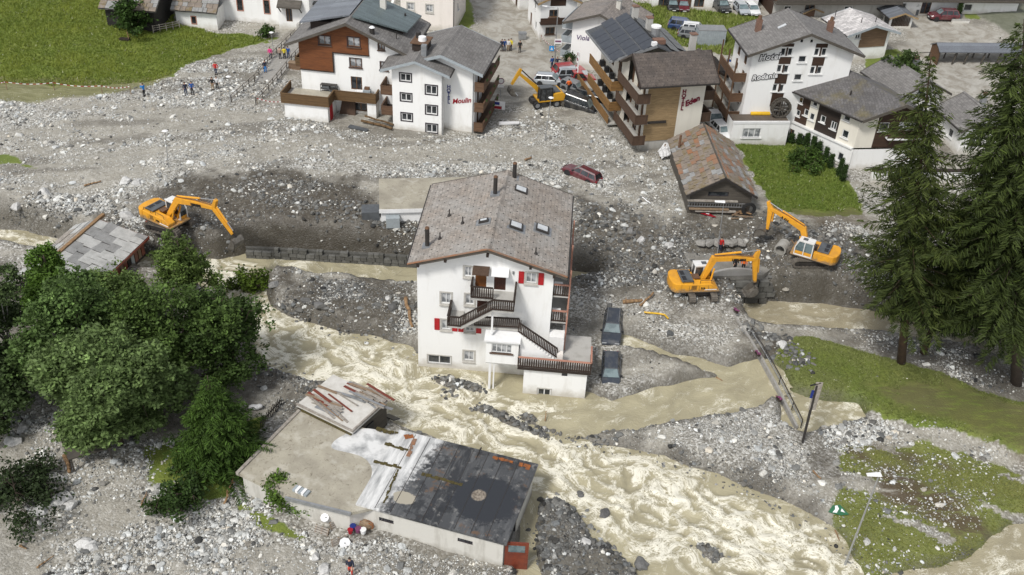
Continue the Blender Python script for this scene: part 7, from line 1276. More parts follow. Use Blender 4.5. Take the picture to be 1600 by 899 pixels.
for a in (('hatch','black','small black car parked left of the maroon one by the row house',1049,14,-85), ('hatch','maroon','maroon car parked facing the row house',1066,15,-88), ('suv','black','black car parked on the pale forecourt of the row house',1126,16,-75), ('hatch','silver','left of two pale cars parked side by side above the meadow',1158,20,-80), ('hatch','white','right of two pale cars parked side by side above the meadow',1174,21,-80), ('suv','blue','blue car parked by the flower meadow',1067,47,-10), ('suv','white','white car parked beside the grey container',1086,54,-8), ('hatch','grey','grey car tucked against the grey container',1080,60,-8), ('suv','maroon','wine red car parked before the dark timber house',1472,31,184), ('van','dark','dark van parked behind the open carport',1364,14,-80), ('hatch','white','white car parked between the hotels behind the barn',1127,212,-72), ('pickup','white','white pickup parked beneath the hotel balconies',1113,194,-78)):
    car(a[0], a[1], a[2], a[3], a[4], a[5], PG)
wheeled_excavator()
# ------------------------------------------------------------------ people
def skin_mesh(name, V, E, Rr, root=0, sub=1):
    me = bpy.data.meshes.new(name); me.from_pydata(V, E, []); o = bpy.data.objects.new(name, me); COL.objects.link(o); md = o.modifiers.new('skin','SKIN'); md.use_smooth_shade = True
    for i, r in enumerate(Rr): d = me.skin_vertices[0].data[i]; d.radius = r if isinstance(r, tuple) else (r, r); d.use_root = (i == root)
    s_ = o.modifiers.new('sub','SUBSURF'); s_.levels = sub; s_.render_levels = sub
    dg = bpy.context.evaluated_depsgraph_get(); dg.update(); out = bpy.data.meshes.new_from_object(o.evaluated_get(dg)); out.name = name; out.materials.clear(); out.materials.append(None); COL.objects.unlink(o); bpy.data.objects.remove(o); return out
def make_pose(arms, legs):     # arms: (elbow, hand) x2, legs: (knee, ankle) x2 ; x right, y forward, z up; standing height 1.75
    sh = [(-.19,0,1.43),(.19,0,1.43)]; hip = [(-.1,0,.9),(.1,0,.9)]; D = {}
    V = [(0,0,.95),(0,.0,1.15),(0,0,1.4),(0,.01,1.5),(0,.02,1.57),(0,.03,1.66),(0,.02,1.73)]; Rr = [(.13,.1),(.13,.1),(.12,.09),.055,.085,.1,.06]; E = [(i,i+1) for i in range(6)]
    def add(p, r, par): V.append(p); Rr.append(r); E.append((par, len(V)-1)); return len(V)-1
    n = add((0,.125,1.62), .018, 5)                                 # nose
    for s_ in (-1, 1): add((s_*.095,.02,1.63), .018, 5)              # ears
    for s_, (el, ha), (kn, an) in zip((0,1), arms, legs):
        a = add(sh[s_], .06, 2); b = add(el, .045, a); c = add(ha, .032, b); d = (Vector(ha)-Vector(el)).normalized(); pl = add(tuple(Vector(ha)+d*.07), (.035,.02), c)
        sd = d.cross(Vector((0,1,.3))).normalized()
        for k, (o_, l_) in enumerate(((-.028,.055),(-.01,.07),(.01,.065),(.027,.05))): add(tuple(Vector(V[pl])+d*l_+sd*o_), .009, pl)
        add(tuple(Vector(V[c])+d*.05+Vector((0,.05,0))), .01, c)
        h = add(hip[s_], .085, 0); k = add(kn, .062, h); f = add(an, .042, k); add((an[0],an[1]+.16,an[2]-.05), (.035,.025), f)
    D['body'] = skin_mesh('body', V, E, Rr)
    V2 = [(0,0,.86),(0,0,1.02),(0,0,1.2),(0,0,1.38),(0,.0,1.47)]; R2 = [(.18,.135),(.17,.125),(.175,.13),(.17,.125),(.085,.08)]; E2 = [(i,i+1) for i in range(4)]
    for s_, (el, ha) in zip((0,1), arms):
        V2.append(sh[s_]); R2.append(.085); E2.append((3,len(V2)-1)); V2.append(el); R2.append(.065); E2.append((len(V2)-2,len(V2)-1)); V2.append(tuple(Vector(el).lerp(Vector(ha),.92))); R2.append(.052); E2.append((len(V2)-2,len(V2)-1))
    D['jacket'] = skin_mesh('jacket', V2, E2, R2)
    V3 = [(0,0,.98),(0,0,.88)]; R3 = [(.155,.115),(.15,.12)]; E3 = [(0,1)]
    for s_, (kn, an) in zip((0,1), legs):
        V3.append(hip[s_][:2]+(.8,)); R3.append(.1); E3.append((1,len(V3)-1)); V3.append(kn); R3.append(.078); E3.append((len(V3)-2,len(V3)-1)); V3.append((an[0],an[1],an[2]+.02)); R3.append(.06); E3.append((len(V3)-2,len(V3)-1))
    D['trousers'] = skin_mesh('trousers', V3, E3, R3)
    D['hair'] = MB().sphere((0,-.012,1.705), (.105,.115,.085), 10, 6).mesh('hair', 'hair_dark', True)
    D['shoe'] = [MB().box(an[0]-.05,an[0]+.05,an[1]-.07,an[1]+.2,an[2]-.08,an[2]+.02).mesh('shoe', 'rubber') for kn, an in legs]; return D
simple('skin', (.50,.30,.21), (.44,.26,.18), .6, fine=0); simple('hair_dark', (.03,.02,.014), None, .7, fine=0)
st = (((-.1,.01,.5),(-.11,-.02,.09)), ((.1,.02,.5),(.12,.0,.09)))
POSE = dict(stand=make_pose((((-.27,-.02,1.15),(-.27,.08,.9)),((.27,-.02,1.15),(.26,.08,.9))), st), pocket=make_pose((((-.33,-.08,1.18),(-.2,.09,.98)),((.33,-.08,1.18),(.2,.09,.98))), st),
  photo=make_pose((((-.27,.15,1.25),(-.1,.32,1.5)),((.27,.15,1.25),(.1,.32,1.5))), st), walk=make_pose((((-.25,.1,1.17),(-.24,.28,1.02)),((.25,-.14,1.17),(.26,-.08,.93))), (((-.1,.2,.52),(-.1,.12,.1)),((.1,-.02,.5),(.1,-.32,.16)))), point=make_pose((((-.42,.1,1.4),(-.66,.2,1.42)),((.27,-.02,1.15),(.26,.08,.9))), st))
for n_, c_ in dict(blue=(.02,.22,.62), navy=(.015,.02,.045), royal=(.015,.08,.3), black=(.012,.012,.013), white=(.7,.7,.7), red=(.5,.015,.015), khaki=(.25,.17,.09), denim=(.03,.05,.1), pink=(.7,.05,.25), yellow=(.75,.62,.03), beige=(.4,.3,.24), grey=(.2,.2,.2), redtrousers=(.55,.05,.03)).items(): simple('cloth_'+n_, c_, None, .85, 6, fine=.1)
MAT['cloth_vest'] = MAT['orange_vest']
def person(px, py, jk, tr, pose, face, label, group=None, pos=None, hair='hair_dark'):
    p = pos or gp(px, py); t = thing('person', label, 'person', p, R(face), group); D = POSE[pose]
    def mk(nm, me, mat): o = link(nm, me, t); o.material_slots[0].link = 'OBJECT'; o.material_slots[0].material = MAT[mat]
    mk('body', D['body'], 'skin'); mk('jacket', D['jacket'], 'cloth_'+jk); mk('trousers', D['trousers'], 'cloth_'+tr); link('hair', D['hair'], t)
    for s_ in D['shoe']: link('shoe', s_, t)
    return t
VG = 'onlookers on the debris plain'
for a in ((226,151,'blue','black','photo',60,'person in light blue jacket taking a picture at the meadow edge'),(291,149,'navy','denim','stand',200,'person in dark jacket standing left of the person in bright blue'),(301,148,'royal','black','pocket',190,'person in bright blue jacket with hands in pockets'),(333,141,'black','khaki','pocket',170,'person in black jacket and khaki trousers'),(340,140,'white','black','stand',190,'person in white top beside the black jacket'),(338,117,'red','denim','pocket',180,'person in red and dark jacket alone on the gravel'),
  (415,114,'navy','blue','stand',200,'person in navy top walking on the railed path'),(423,93,'pink','denim','stand',180,'person in purple-pink top by the path railing'),(438,93,'beige','black','stand',0,'person in beige top in the group on the path'),(445,93,'yellow','black','stand',20,'person with yellow top in the group on the path'),(451,92,'royal','denim','stand',0,'person in blue top at the right of the group on the path'),(562,9,'pink','denim','walk',60,'person in bright pink jacket behind the chalet roof')):
    person(*a[:7], VG)
WG = 'people in the muddy street'
for a in ((784,80,'navy','black','stand',160,'leftmost dark-clad person of the street group'),(788,80,'royal','denim','stand',200,'person in blue shirt in the street group'),(794,80,'white','khaki','stand',180,'person in white shirt in the street group'),(798,79,'yellow','navy','stand',150,'person in yellow vest in the street group'),(812,82,'black','black','stand',180,'person in black standing alone in the street'),(862,107,'royal','denim','stand',30,'person in blue leaning by the street lamp'),(870,108,'navy','denim','point',180,'person pointing beside the street lamp'),(889,106,'beige','denim','stand',0,'person in beige above the red car'),(888,143,'vest','black','pocket',10,'worker in orange vest behind the wheeled excavator'),(870,162,'navy','black','stand',190,'person in dark blue jacket beside the wheeled excavator'),(877,166,'black','khaki','stand',170,'person with blue backpack and brown trousers'),(1159,217,'navy','black','walk',-70,'person in dark clothes running past the hotel')):
    person(*a[:7], WG)
for a in ((1124,394,'red','navy','stand',180,'worker in red and yellow by the lamp post near the bridge'),(1147,424,'black','black','stand',200,'person in black on the bridge behind the boom'),(1160,424,'vest','black','stand',170,'person in orange top on the bridge'),(1176,424,'navy','denim','walk',90,'person in dark jacket and jeans striding on the bridge')):
    person(a[0],a[1],a[2],a[3],a[4],a[5],a[6],'people at the bridge', pos=(*at(a[0],a[1],3.42),3.42))
person(548, 898, 'navy', 'redtrousers', 'walk', 190, 'person in navy jacket and red trousers walking below the flat-roofed building')
person(0, 0, 'vest', 'navy', 'pocket', 60, 'driver in orange jacket inside the excavator cab', pos=(29.9+.92*math.cos(R(153.8+65)), 85.4+.92*math.sin(R(153.8+65)), 3.95))
# ------------------------------------------------------------------ foliage
def leaf_material(name, rough=.7, tr=.25):
    t = NT(name); a = t.attr('tone'); c = t.mix(.25, a.outputs['Color'], t.ramp(t.noise(1.5, 3), (.3, .2), (.7, .8)), 'OVERLAY'); t.out(c, rough, 0, .3)
    tl = t.n('BsdfTranslucent'); t.set(tl, 'Color', c); mx = t.n('MixShader'); t.set(mx, 0, tr); t.t.links.new(t.b.outputs[0], mx.inputs[1]); t.t.links.new(tl.outputs[0], mx.inputs[2]); o = [n for n in t.t.nodes if n.type == 'OUTPUT_MATERIAL'][0]; t.t.links.new(mx.outputs[0], o.inputs['Surface'])
leaf_material('leaf'); leaf_material('needle', .75, .12)
def leaves(C, size, tone, flat=.5, elong=1.5, rng=RNG):
    n = len(C); d = rng.normal(size=(n,3)); d[:,2] *= flat; d /= np.linalg.norm(d,axis=1)[:,None]+1e-9; u = rng.normal(size=(n,3)); u -= (u*d).sum(1)[:,None]*d; u /= np.linalg.norm(u,axis=1)[:,None]+1e-9
    s = (size*rng.uniform(.6,1.4,n))[:,None]; V = np.stack([C-d*s*elong*.5, C+u*s*.42+d*s*.05, C+d*s*elong*.5, C-u*s*.42-d*s*.05], 1)
    return V.reshape(-1,3), np.arange(n*4).reshape(n,4), np.repeat(np.concatenate([tone, np.ones((n,1))],1),4,0)
def crown_points(blobs, nclump, per, spread, rng):
    w = np.array([r**2 for *_, r in blobs]); w /= w.sum(); b = rng.choice(len(blobs), nclump, p=w); B = np.array(blobs)[b]
    d = rng.normal(size=(nclump,3)); d /= np.linalg.norm(d,axis=1)[:,None]; rad = B[:,3]*(1-rng.random(nclump)**2.2*.65)*np.where(rng.random(nclump) < .14, rng.uniform(1.1,1.35,nclump), 1.0); C = B[:,:3]+d*rad[:,None]*np.array([1,1,.85])
    keep = fbm(C[:,0]*.55+C[:,2]*.45, C[:,1]*.55-C[:,2]*.45, 131, 3) > .42; C = C[keep]; br = rng.normal(0,.22,len(C))
    P = np.repeat(C,per,0)+rng.normal(0,spread,(len(C)*per,3))*np.array([1,1,.7]); return P, np.repeat(br,per), C
def deciduous(name, label, base, H, Rr, col, nclump=900, per=26, size=.22, low=.3, lean=(0,0), bark='bark', cat='tree', seed=1, nb=15, spread=.24, trunk_r=.22, group=None, col2=None, flatw=1.0):
    rng = np.random.default_rng(seed); rr = random.Random(seed); x, y, z = base; t = thing(name, label, cat, (x,y,z), 0, group); blobs = []
    for k in range(nb):
        a = 2*math.pi*k/nb+rr.uniform(-.4,.4); h = rr.uniform(low+.1,.85)*H; q = Rr*(1-.35*abs(h/H-.45)*1.6); f = rr.uniform(.3,.85); r = q*rr.uniform(.26,.46); blobs.append((lean[0]*h/H+math.cos(a)*q*f*flatw, lean[1]*h/H+math.sin(a)*q*f, h, r))
    blobs.append((lean[0],lean[1],H*.86,Rr*.42)); blobs.append((lean[0]*.6,lean[1]*.6,H*.55,Rr*.6))
    P, br, C = crown_points(blobs, nclump, per, spread, rng); k = P[:,2] > .1; P, br = P[k], br[k]
    c = np.array(col)[None]*np.exp(br[:,None]+rng.normal(0,.18,(len(P),1))); c2 = np.array(col2 or [v*1.25 for v in col]); m = (rng.random(len(P)) < .25)[:,None]; c = np.where(m, c2[None]*np.exp(br[:,None]), c)
    V, F, A = leaves(P, size, c.clip(.004,.5), rng=rng); link('crown', npmesh('crown', V, F, 'leaf', False, dict(tone=A)), t)
    m = MB(); tp = [(0,0,-.4),(lean[0]*.15,lean[1]*.15,H*.25),(lean[0]*.5,lean[1]*.5,H*.55),(lean[0]*.9,lean[1]*.9,H*.9)]; m.path(tp, [trunk_r,trunk_r*.8,trunk_r*.5,.04], 8); m.build('trunk', bark, t, smooth=True); m = MB()
    for bx, by, bz, r in blobs[:-1]: s0 = Vector((lean[0]*.3*bz/H,lean[1]*.3*bz/H,bz*.45)); e = Vector((bx,by,bz)); mid = s0.lerp(e,.5)+Vector((0,0,-.3)); m.path([s0,mid,e], [trunk_r*.4,trunk_r*.28,.03], 5)
    for i in rng.choice(len(C), min(60,len(C)), replace=False): e = Vector(C[i]); b = min(blobs, key=lambda q: (q[0]-e.x)**2+(q[1]-e.y)**2+(q[2]-e.z)**2); m.tube(b[:3], e, .035, .012, 4)
    m.build('limbs', bark, t, kind='stuff'); return t
def conifer(name, label, base, top, Rb, col, levels=34, per=6, low=.14, seed=1, droop=.35, twig=.55, dens=1.0, bark='bark', trunk_r=.4, cat='tree', group=None, tipcol=None, power=.8, var=.25):
    rng = np.random.default_rng(seed); b = np.array(base); ax = np.array(top)-b; H = np.linalg.norm(ax); t = thing(name, label, cat, tuple(b), 0, group); Ps, Ds, Ts, Ss = [], [], [], []; br = MB()
    for i in range(levels):
        f = low+(1-low)*(i+rng.random()*.6)/levels; L = Rb*((1-f)**power)*rng.uniform(1-var,1.12)*min(1,.55+(f-low)*3.5); o = ax*f; n = per if f < .9 else 4
        for k in range(n):
            a = 2*np.pi*(k/n)+rng.uniform(-.5,.5)+i*2.4; l = L*rng.uniform(.85-1.1*var,1.15)
            if l < .25: l = .25
            d = np.array([np.cos(a),np.sin(a),0]); sd = np.array([-np.sin(a),np.cos(a),0]); m = max(3,int(l/.22*dens)); s = (np.arange(m)+rng.random(m))/m; s = .12+.88*s
            zc_ = -droop*l*(s**1.3)+.22*l*np.clip(s-.55,0,1)**1.5+ (1-f)*0; pts = o+d*(l*s)[:,None]+np.array([0,0,1])*zc_[:,None]
            if i % 2 == 0 or f < .6: e = o+d*l*.55+np.array([0,0,-droop*l*.35]); br.tube(tuple(o), tuple(e), .05*(1-f)+.02, .015, 4, False)
            for sg in (-1,1):
                q = 3; tl = twig*(.55+.7*(1-np.abs(s-.45)))*min(1,.35+l/4)
                for j in range(q):
                    w = rng.uniform(.25,1.0,m); Ps.append(pts+sd*(sg*tl*w*.55)[:,None]+np.array([0,0,-1])*(tl*w*.3)[:,None]+rng.normal(0,.05,(m,3)))
                    dd = d*.55+sd*(sg*.75)+np.array([0,0,-.45]); Ds.append(np.repeat(dd[None],m,0)+rng.normal(0,.28,(m,3))); Ts.append(s*.5+.35*f+rng.normal(0,.15,m)); Ss.append(tl*rng.uniform(.5,.95,m))
    P = np.concatenate(Ps); D = np.concatenate(Ds); D /= np.linalg.norm(D,axis=1)[:,None]; T = np.concatenate(Ts); S_ = np.concatenate(Ss); n = len(P)
    u = rng.normal(size=(n,3)); u -= (u*D).sum(1)[:,None]*D; u /= np.linalg.norm(u,axis=1)[:,None]; wd = (.045+.04*rng.random(n))[:,None]*min(1.0,.45+.75*twig)
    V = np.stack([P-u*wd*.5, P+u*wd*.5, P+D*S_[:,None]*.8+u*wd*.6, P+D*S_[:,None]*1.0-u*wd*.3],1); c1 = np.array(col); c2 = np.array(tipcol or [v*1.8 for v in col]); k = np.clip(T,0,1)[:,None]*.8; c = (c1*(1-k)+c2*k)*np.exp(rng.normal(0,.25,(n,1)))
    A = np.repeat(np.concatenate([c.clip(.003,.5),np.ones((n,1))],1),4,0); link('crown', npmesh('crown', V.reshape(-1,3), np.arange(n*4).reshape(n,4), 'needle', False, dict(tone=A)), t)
    m = MB(); m.path([tuple(-ax*.02), tuple(ax*.3), tuple(ax*.65), tuple(ax)], [trunk_r,trunk_r*.72,trunk_r*.38,.03], 9); m.build('trunk', bark, t, smooth=True); br.build('limbs', bark, t); return t
def top_at(px, py, Y):
    d = _f*FPX + _r*(px-800) - _u*(py-449.5); return tuple(np.array([0,0,CAMH]) + d*(Y/d[1]))
GG = (.115,.17,.055)
LG = 'broadleaf trees on the left bank'
for a in (('broadleaf_tree','large grey-green broadleaf tree in the middle of the left bank',(190,695),10.5,5.6,GG,3000,.22,3),('broadleaf_tree','grey-green tree behind the largest broadleaf tree on the left bank',(150,605),11.0,5.2,(.085,.14,.038),1900,.22,4),('broadleaf_tree','olive tree between the grey-green trees and the torrent',(290,605),10.5,5.0,(.07,.115,.026),1900,.2,5),('broadleaf_tree','dark tree overhanging the torrent at the right of the left bank',(368,590),9.5,4.0,(.045,.08,.017),1100,.19,6),('broadleaf_tree','fresh green tree in front of the slate-roofed shed',(98,510),8.6,2.7,(.09,.165,.024),900,.2,7),('broadleaf_tree','thin olive tree just below the left excavator',(295,478),8.2,3.2,(.10,.15,.035),700,.18,8),('broadleaf_tree','shaded tree at the left edge under the birch',(5,660),8.0,4.2,(.05,.08,.025),1000,.2,9),('broadleaf_tree','low spreading tree in front of the slate-roofed shed eaves',(185,500),5.0,3.6,(.12,.18,.05),1000,.19,10)):
    deciduous(a[0], a[1], gp(*a[2]), a[3], a[4], a[5], a[6], 24, a[7], .12, seed=a[8], group=LG)
deciduous('birch_tree', 'birch with white trunk and hanging dark leaves at the left edge', gp(42,600), 13.5, 3.6, (.06,.092,.03), 1300, 24, .18, .25, (-2.6,.6), 'bark_birch', seed=21, trunk_r=.2, nb=10)
conifer('young_spruce', 'bright green young spruce beside the silted flat roof', gp(345,722), tuple(np.array(gp(345,722))+np.array([0,.3,8.6])), 5.0, (.026,.058,.008), 34, 9, .03, 31, .28, .5, 2.0, trunk_r=.16, tipcol=(.06,.112,.013), power=.75)
SP = 'tall spruces on the right bank'
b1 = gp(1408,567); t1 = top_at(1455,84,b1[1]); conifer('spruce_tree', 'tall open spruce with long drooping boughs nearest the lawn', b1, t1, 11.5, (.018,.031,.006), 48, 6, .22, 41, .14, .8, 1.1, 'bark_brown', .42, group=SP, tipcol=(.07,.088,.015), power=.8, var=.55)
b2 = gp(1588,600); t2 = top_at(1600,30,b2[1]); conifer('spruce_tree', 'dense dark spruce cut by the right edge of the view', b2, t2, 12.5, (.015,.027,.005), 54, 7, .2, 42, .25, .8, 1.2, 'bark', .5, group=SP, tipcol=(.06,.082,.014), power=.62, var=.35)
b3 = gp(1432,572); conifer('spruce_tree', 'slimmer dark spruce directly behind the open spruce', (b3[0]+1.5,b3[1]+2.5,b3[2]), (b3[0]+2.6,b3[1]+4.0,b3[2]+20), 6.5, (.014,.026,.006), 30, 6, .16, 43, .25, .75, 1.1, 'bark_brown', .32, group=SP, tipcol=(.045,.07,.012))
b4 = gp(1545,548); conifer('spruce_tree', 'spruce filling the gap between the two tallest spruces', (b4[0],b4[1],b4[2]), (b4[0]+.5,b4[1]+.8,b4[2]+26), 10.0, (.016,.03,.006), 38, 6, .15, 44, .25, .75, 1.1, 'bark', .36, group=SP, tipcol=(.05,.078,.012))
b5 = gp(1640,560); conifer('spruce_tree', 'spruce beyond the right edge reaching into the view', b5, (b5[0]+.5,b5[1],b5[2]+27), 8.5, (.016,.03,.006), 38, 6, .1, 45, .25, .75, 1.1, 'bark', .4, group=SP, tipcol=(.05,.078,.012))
for a in (('bush','bright green bush on the tip of the left channel bank',(392,462),2.9,2.0,(.07,.11,.012),230,.2,51),('bush','dark low bushes at the lower left edge',(30,785),1.9,3.8,(.026,.042,.014),420,.17,52),('bush','round green bush on the gravel below the spruce',(283,800),2.2,2.5,(.032,.062,.012),330,.17,53),('bush','leafy vine bush growing over the flat roof gutter',(440,795),2.6,1.5,(.075,.13,.02),260,.17,54),('bush','small vine bush right of the leafy gutter bush',(476,800),1.4,.9,(.08,.14,.02),110,.14,55),('bush','round bush in front of the dark meadow barn',(207,55),4.6,3.1,(.035,.07,.012),420,.26,56),('bush','small bush beside the church steps',(419,60),2.4,1.2,(.04,.075,.015),120,.2,57),('garden_tree','round garden tree behind the hotel annex',(1402,152),5.8,3.7,(.05,.082,.02),600,.24,58),('bush','small evergreen bush by the timber hotel corner',(893,104),2.6,.9,(.03,.06,.012),110,.2,59),('bush','shrubs growing at the far edge of the hotel lawn',(1255,262),1.5,2.6,(.05,.09,.016),260,.2,60),('bush','garden bush between the spruce branches and the white wall',(1350,245),2.0,1.4,(.05,.085,.02),120,.2,61),('bush','bush behind the white villa',(1500,205),3.0,2.6,(.05,.085,.02),220,.24,62)):
    deciduous(a[0], a[1], gp(*a[2]), a[3], a[4], a[5], a[6], 22, a[7], .05, seed=a[8], cat='tree' if 'tree' in a[0] else 'bush', nb=6, trunk_r=.07, spread=.26)
cone0 = None
for k, (px, py, h) in enumerate(((1196,222,1.7),(1212,223,1.7),(1226,222,1.6),(1236,224,1.3),(1247,226,1.5),(1258,230,1.9),(1268,236,2.0),(1277,244,2.0),(1288,254,2.0),(1296,263,1.9),(1310,276,2.4),(1316,283,2.2))):
    b = gp(px, py)
    if cone0 is None: cone0 = conifer('hedge_cypress', '', b, (b[0],b[1],b[2]+1.8), .62, (.018,.04,.008), 16, 9, .02, 71, -.5, .3, 2.0, trunk_r=.05, tipcol=(.035,.07,.012), power=.6); o = cone0
    else: o = copytree(cone0)
    o.location = b; o.rotation_euler = (0,0,k*1.3); o.scale = (1,1,h/1.8); tag(o, 'clipped cone-shaped evergreen in the row below the hotel annex', 'shrub', 'cone shrubs along the hotel lawn')
# ------------------------------------------------------------------ meadow grass
def grass(name, poly, n, h, w, c1, c2, label, mask='grass'):
    P = np.array(poly); x0, y0 = P.min(0); x1, y1 = P.max(0); x0 = max(x0,-95); y1 = min(y1,185); X = RNG.uniform(x0,x1,n*3); Y = RNG.uniform(y0,y1,n*3); k = sdist(X,Y,poly) > .1; X, Y = X[k], Y[k]; Z = zat(X,Y); k = visible(X,Y,Z,60); X, Y, Z = X[k][:n], Y[k][:n], Z[k][:n]; k = (gs(GM[mask],X,Y) > .5) & (gs(GM['brown'],X,Y)+.5*fbm(X/1.5,Y/1.5,151,3) < .62); X, Y, Z = X[k], Y[k], Z[k]; m = len(X)
    cl = fbm(X/2.5, Y/2.5, 141, 3); hh = h*RNG.uniform(.5,1.3,m)*(.6+.9*cl); a = RNG.uniform(0,6.28,m); dx, dy = np.cos(a)*w/2, np.sin(a)*w/2; lx, ly = RNG.normal(0,.18,m), RNG.normal(0,.18,m)
    V = np.stack([np.stack([X-dx,Y-dy,Z-.03],1), np.stack([X+dx,Y+dy,Z-.03],1), np.stack([X+lx,Y+ly,Z+hh],1)],1); f = np.clip(cl*1.6-.3+RNG.normal(0,.2,m),0,1)[:,None]; c = np.array(c1)*(1-f)+np.array(c2)*f; fl = RNG.random(m) < .015; c[fl] = (.45,.45,.3)
    tag(link(name, npmesh(name, V.reshape(-1,3), np.arange(m*3).reshape(m,3), 'leaf', False, dict(tone=np.repeat(np.concatenate([c,np.ones((m,1))],1),3,0)))), label, kind='stuff')
grass('meadow_grass', MEADOW, 60000, .24, .13, (.13,.185,.025), (.24,.28,.045), 'tall green meadow grass at the upper left'); grass('lawn_grass', HOTLAWN, 18000, .22, .11, (.115,.18,.025), (.195,.25,.05), 'grass of the hotel lawn'); grass('flower_meadow', MEAD2, 10000, .5, .25, (.16,.22,.035), (.30,.34,.10), 'flowering meadow behind the timber hotel'); grass('bank_grass', LAWN, 26000, .1, .09, (.13,.165,.035), (.215,.24,.08), 'short grass of the eroded bank', 'lawn'); grass('flattened_grass', LAWN2, 20000, .08, .1, (.15,.175,.028), (.24,.235,.08), 'flattened grass at the lower right', 'l2')
# ------------------------------------------------------------------ bridge, broken road edge, lamps, signs and loose things
simple('bridge_deck', (.26,.25,.225), (.15,.14,.12), .75, .7, bump=.2)
def bridge():
    P = lambda px, py, z: Vector((*at(px,py,z), z))
    t = thing('bridge', 'concrete bridge with low arched parapet behind the excavator boom', 'bridge', (0,0,0)); zd = 3.22
    q = [at(*p, zd) for p in ((1066,392),(1215,383),(1232,400),(1192,430),(1108,432),(1085,425))]; MB().prism(q, 'z', zd-.5, zd).build('deck', 'bridge_deck', t)
    a, b = P(1108,432,zd), P(1190,430,zd); n = 12; d = (b-a).normalized(); nr = Vector((d.y,-d.x,0)); m = MB()
    for k in range(n):
        u0, u1 = k/n, (k+1)/n; p, r_ = a.lerp(b,u0), a.lerp(b,u1); h0, h1 = .25+.55*math.sin(math.pi*u0), .25+.55*math.sin(math.pi*u1)
        m.hexa([p+Vector((0,0,-.5)), r_+Vector((0,0,-.5)), r_-nr*.3+Vector((0,0,-.5)), p-nr*.3+Vector((0,0,-.5)), p+Vector((0,0,h0)), r_+Vector((0,0,h1)), r_-nr*.3+Vector((0,0,h1)), p-nr*.3+Vector((0,0,h0))])
    m.build('parapet', 'concrete', t)
    rng = random.Random(8); L = (b-a).length+.8
    for r in range(4):
        u = -.6
        while u < L:
            w = rng.uniform(.8,1.6); c = a+d*(u+w/2)+nr*rng.uniform(-.1,.15); link('stone_block', BLK[rng.randrange(4)], t, (c.x,c.y,.35+r*.68), (rng.uniform(-.05,.05),rng.uniform(-.05,.05),math.atan2(d.y,d.x)+rng.uniform(-.1,.1)), (w*.97,.9,.66)); u += w
    MB().hexa([a+Vector((0,0,-4)),b+d*.6+Vector((0,0,-4)),b+d*.6-nr*2+Vector((0,0,-4)),a-nr*2+Vector((0,0,-4)),a-nr*.1+Vector((0,0,-.52)),b+d*.6-nr*.1+Vector((0,0,-.52)),b+d*.6-nr*2+Vector((0,0,-.52)),a-nr*2+Vector((0,0,-.52))]).build('abutment', 'block_stone', t)
    # row of boulders behind the bridge
    for k in range(6):
        px = 1096+k*12.5; o = link('boulder', BM[k], None, P(px,380-k*.2,3.95), (0,0,k), (.75,.55,.62)); o.color = (.26,.25,.23,1); tag(o, 'big pale boulder in the row behind the bridge', 'boulder', 'boulders lined up behind the bridge')
bridge()
def road_edge():
    t = thing('road_kerb', 'broken concrete road kerb running down from the excavator to the pool', 'kerb', (0,0,0)); pts = [(1108,440,3.0),(1128,466,2.5),(1147,490,2.2),(1168,520,2.0),(1190,556,1.7),(1212,596,1.45),(1232,636,1.25),(1246,664,1.15)]
    W3 = [Vector((*at(a,b,c),c)) for a,b,c in pts]
    for i in range(len(W3)-1): MB().bar(W3[i]+Vector((0,0,-.38)),W3[i+1]+Vector((0,0,-.38)),.2,.55).build('kerb_stone', 'road_edge', t)
    t = thing('guard_rail', 'bent steel railing with flower boxes along the broken road edge', 'railing', (0,0,0)); U = [v+Vector((.35,.05,.55)) for v in W3[3:]]
    MB().path(U, .05, 6).build('top_rail', 'metal_dark', t); MB().path([u+Vector((0,0,-.35)) for u in U], .04, 6).build('lower_rail', 'metal_zinc', t)
    for u in U: MB().bar(u+Vector((0,0,-.9)),u+Vector((0,0,.05)),.07).build('post', 'metal_dark', t)
    for k, (px, py, z) in enumerate(((1150,486,2.6),(1184,553,2.2),(1217,623,1.8))):
        p = Vector((*at(px,py,z),z)); o = thing('flower_box', ['upper flower box near the excavator','middle flower box on the bent railing','lower flower box near the pool'][k], 'flower box', p, R(-65), 'flower boxes on the bent railing'); MB().box(-.3,.3,-.1,.1,-.12,.08).build('box', 'wood_dark', o); m = MB(); rng = random.Random(k)
        for q in range(16): m.sphere((rng.uniform(-.3,.3),rng.uniform(-.12,.12),rng.uniform(.06,.2)), rng.uniform(.04,.09), 6, 4)
        m.build('flowers', 'flower_pink', o)
road_edge()
def seg(p, q): return Vector(p), Vector(q)
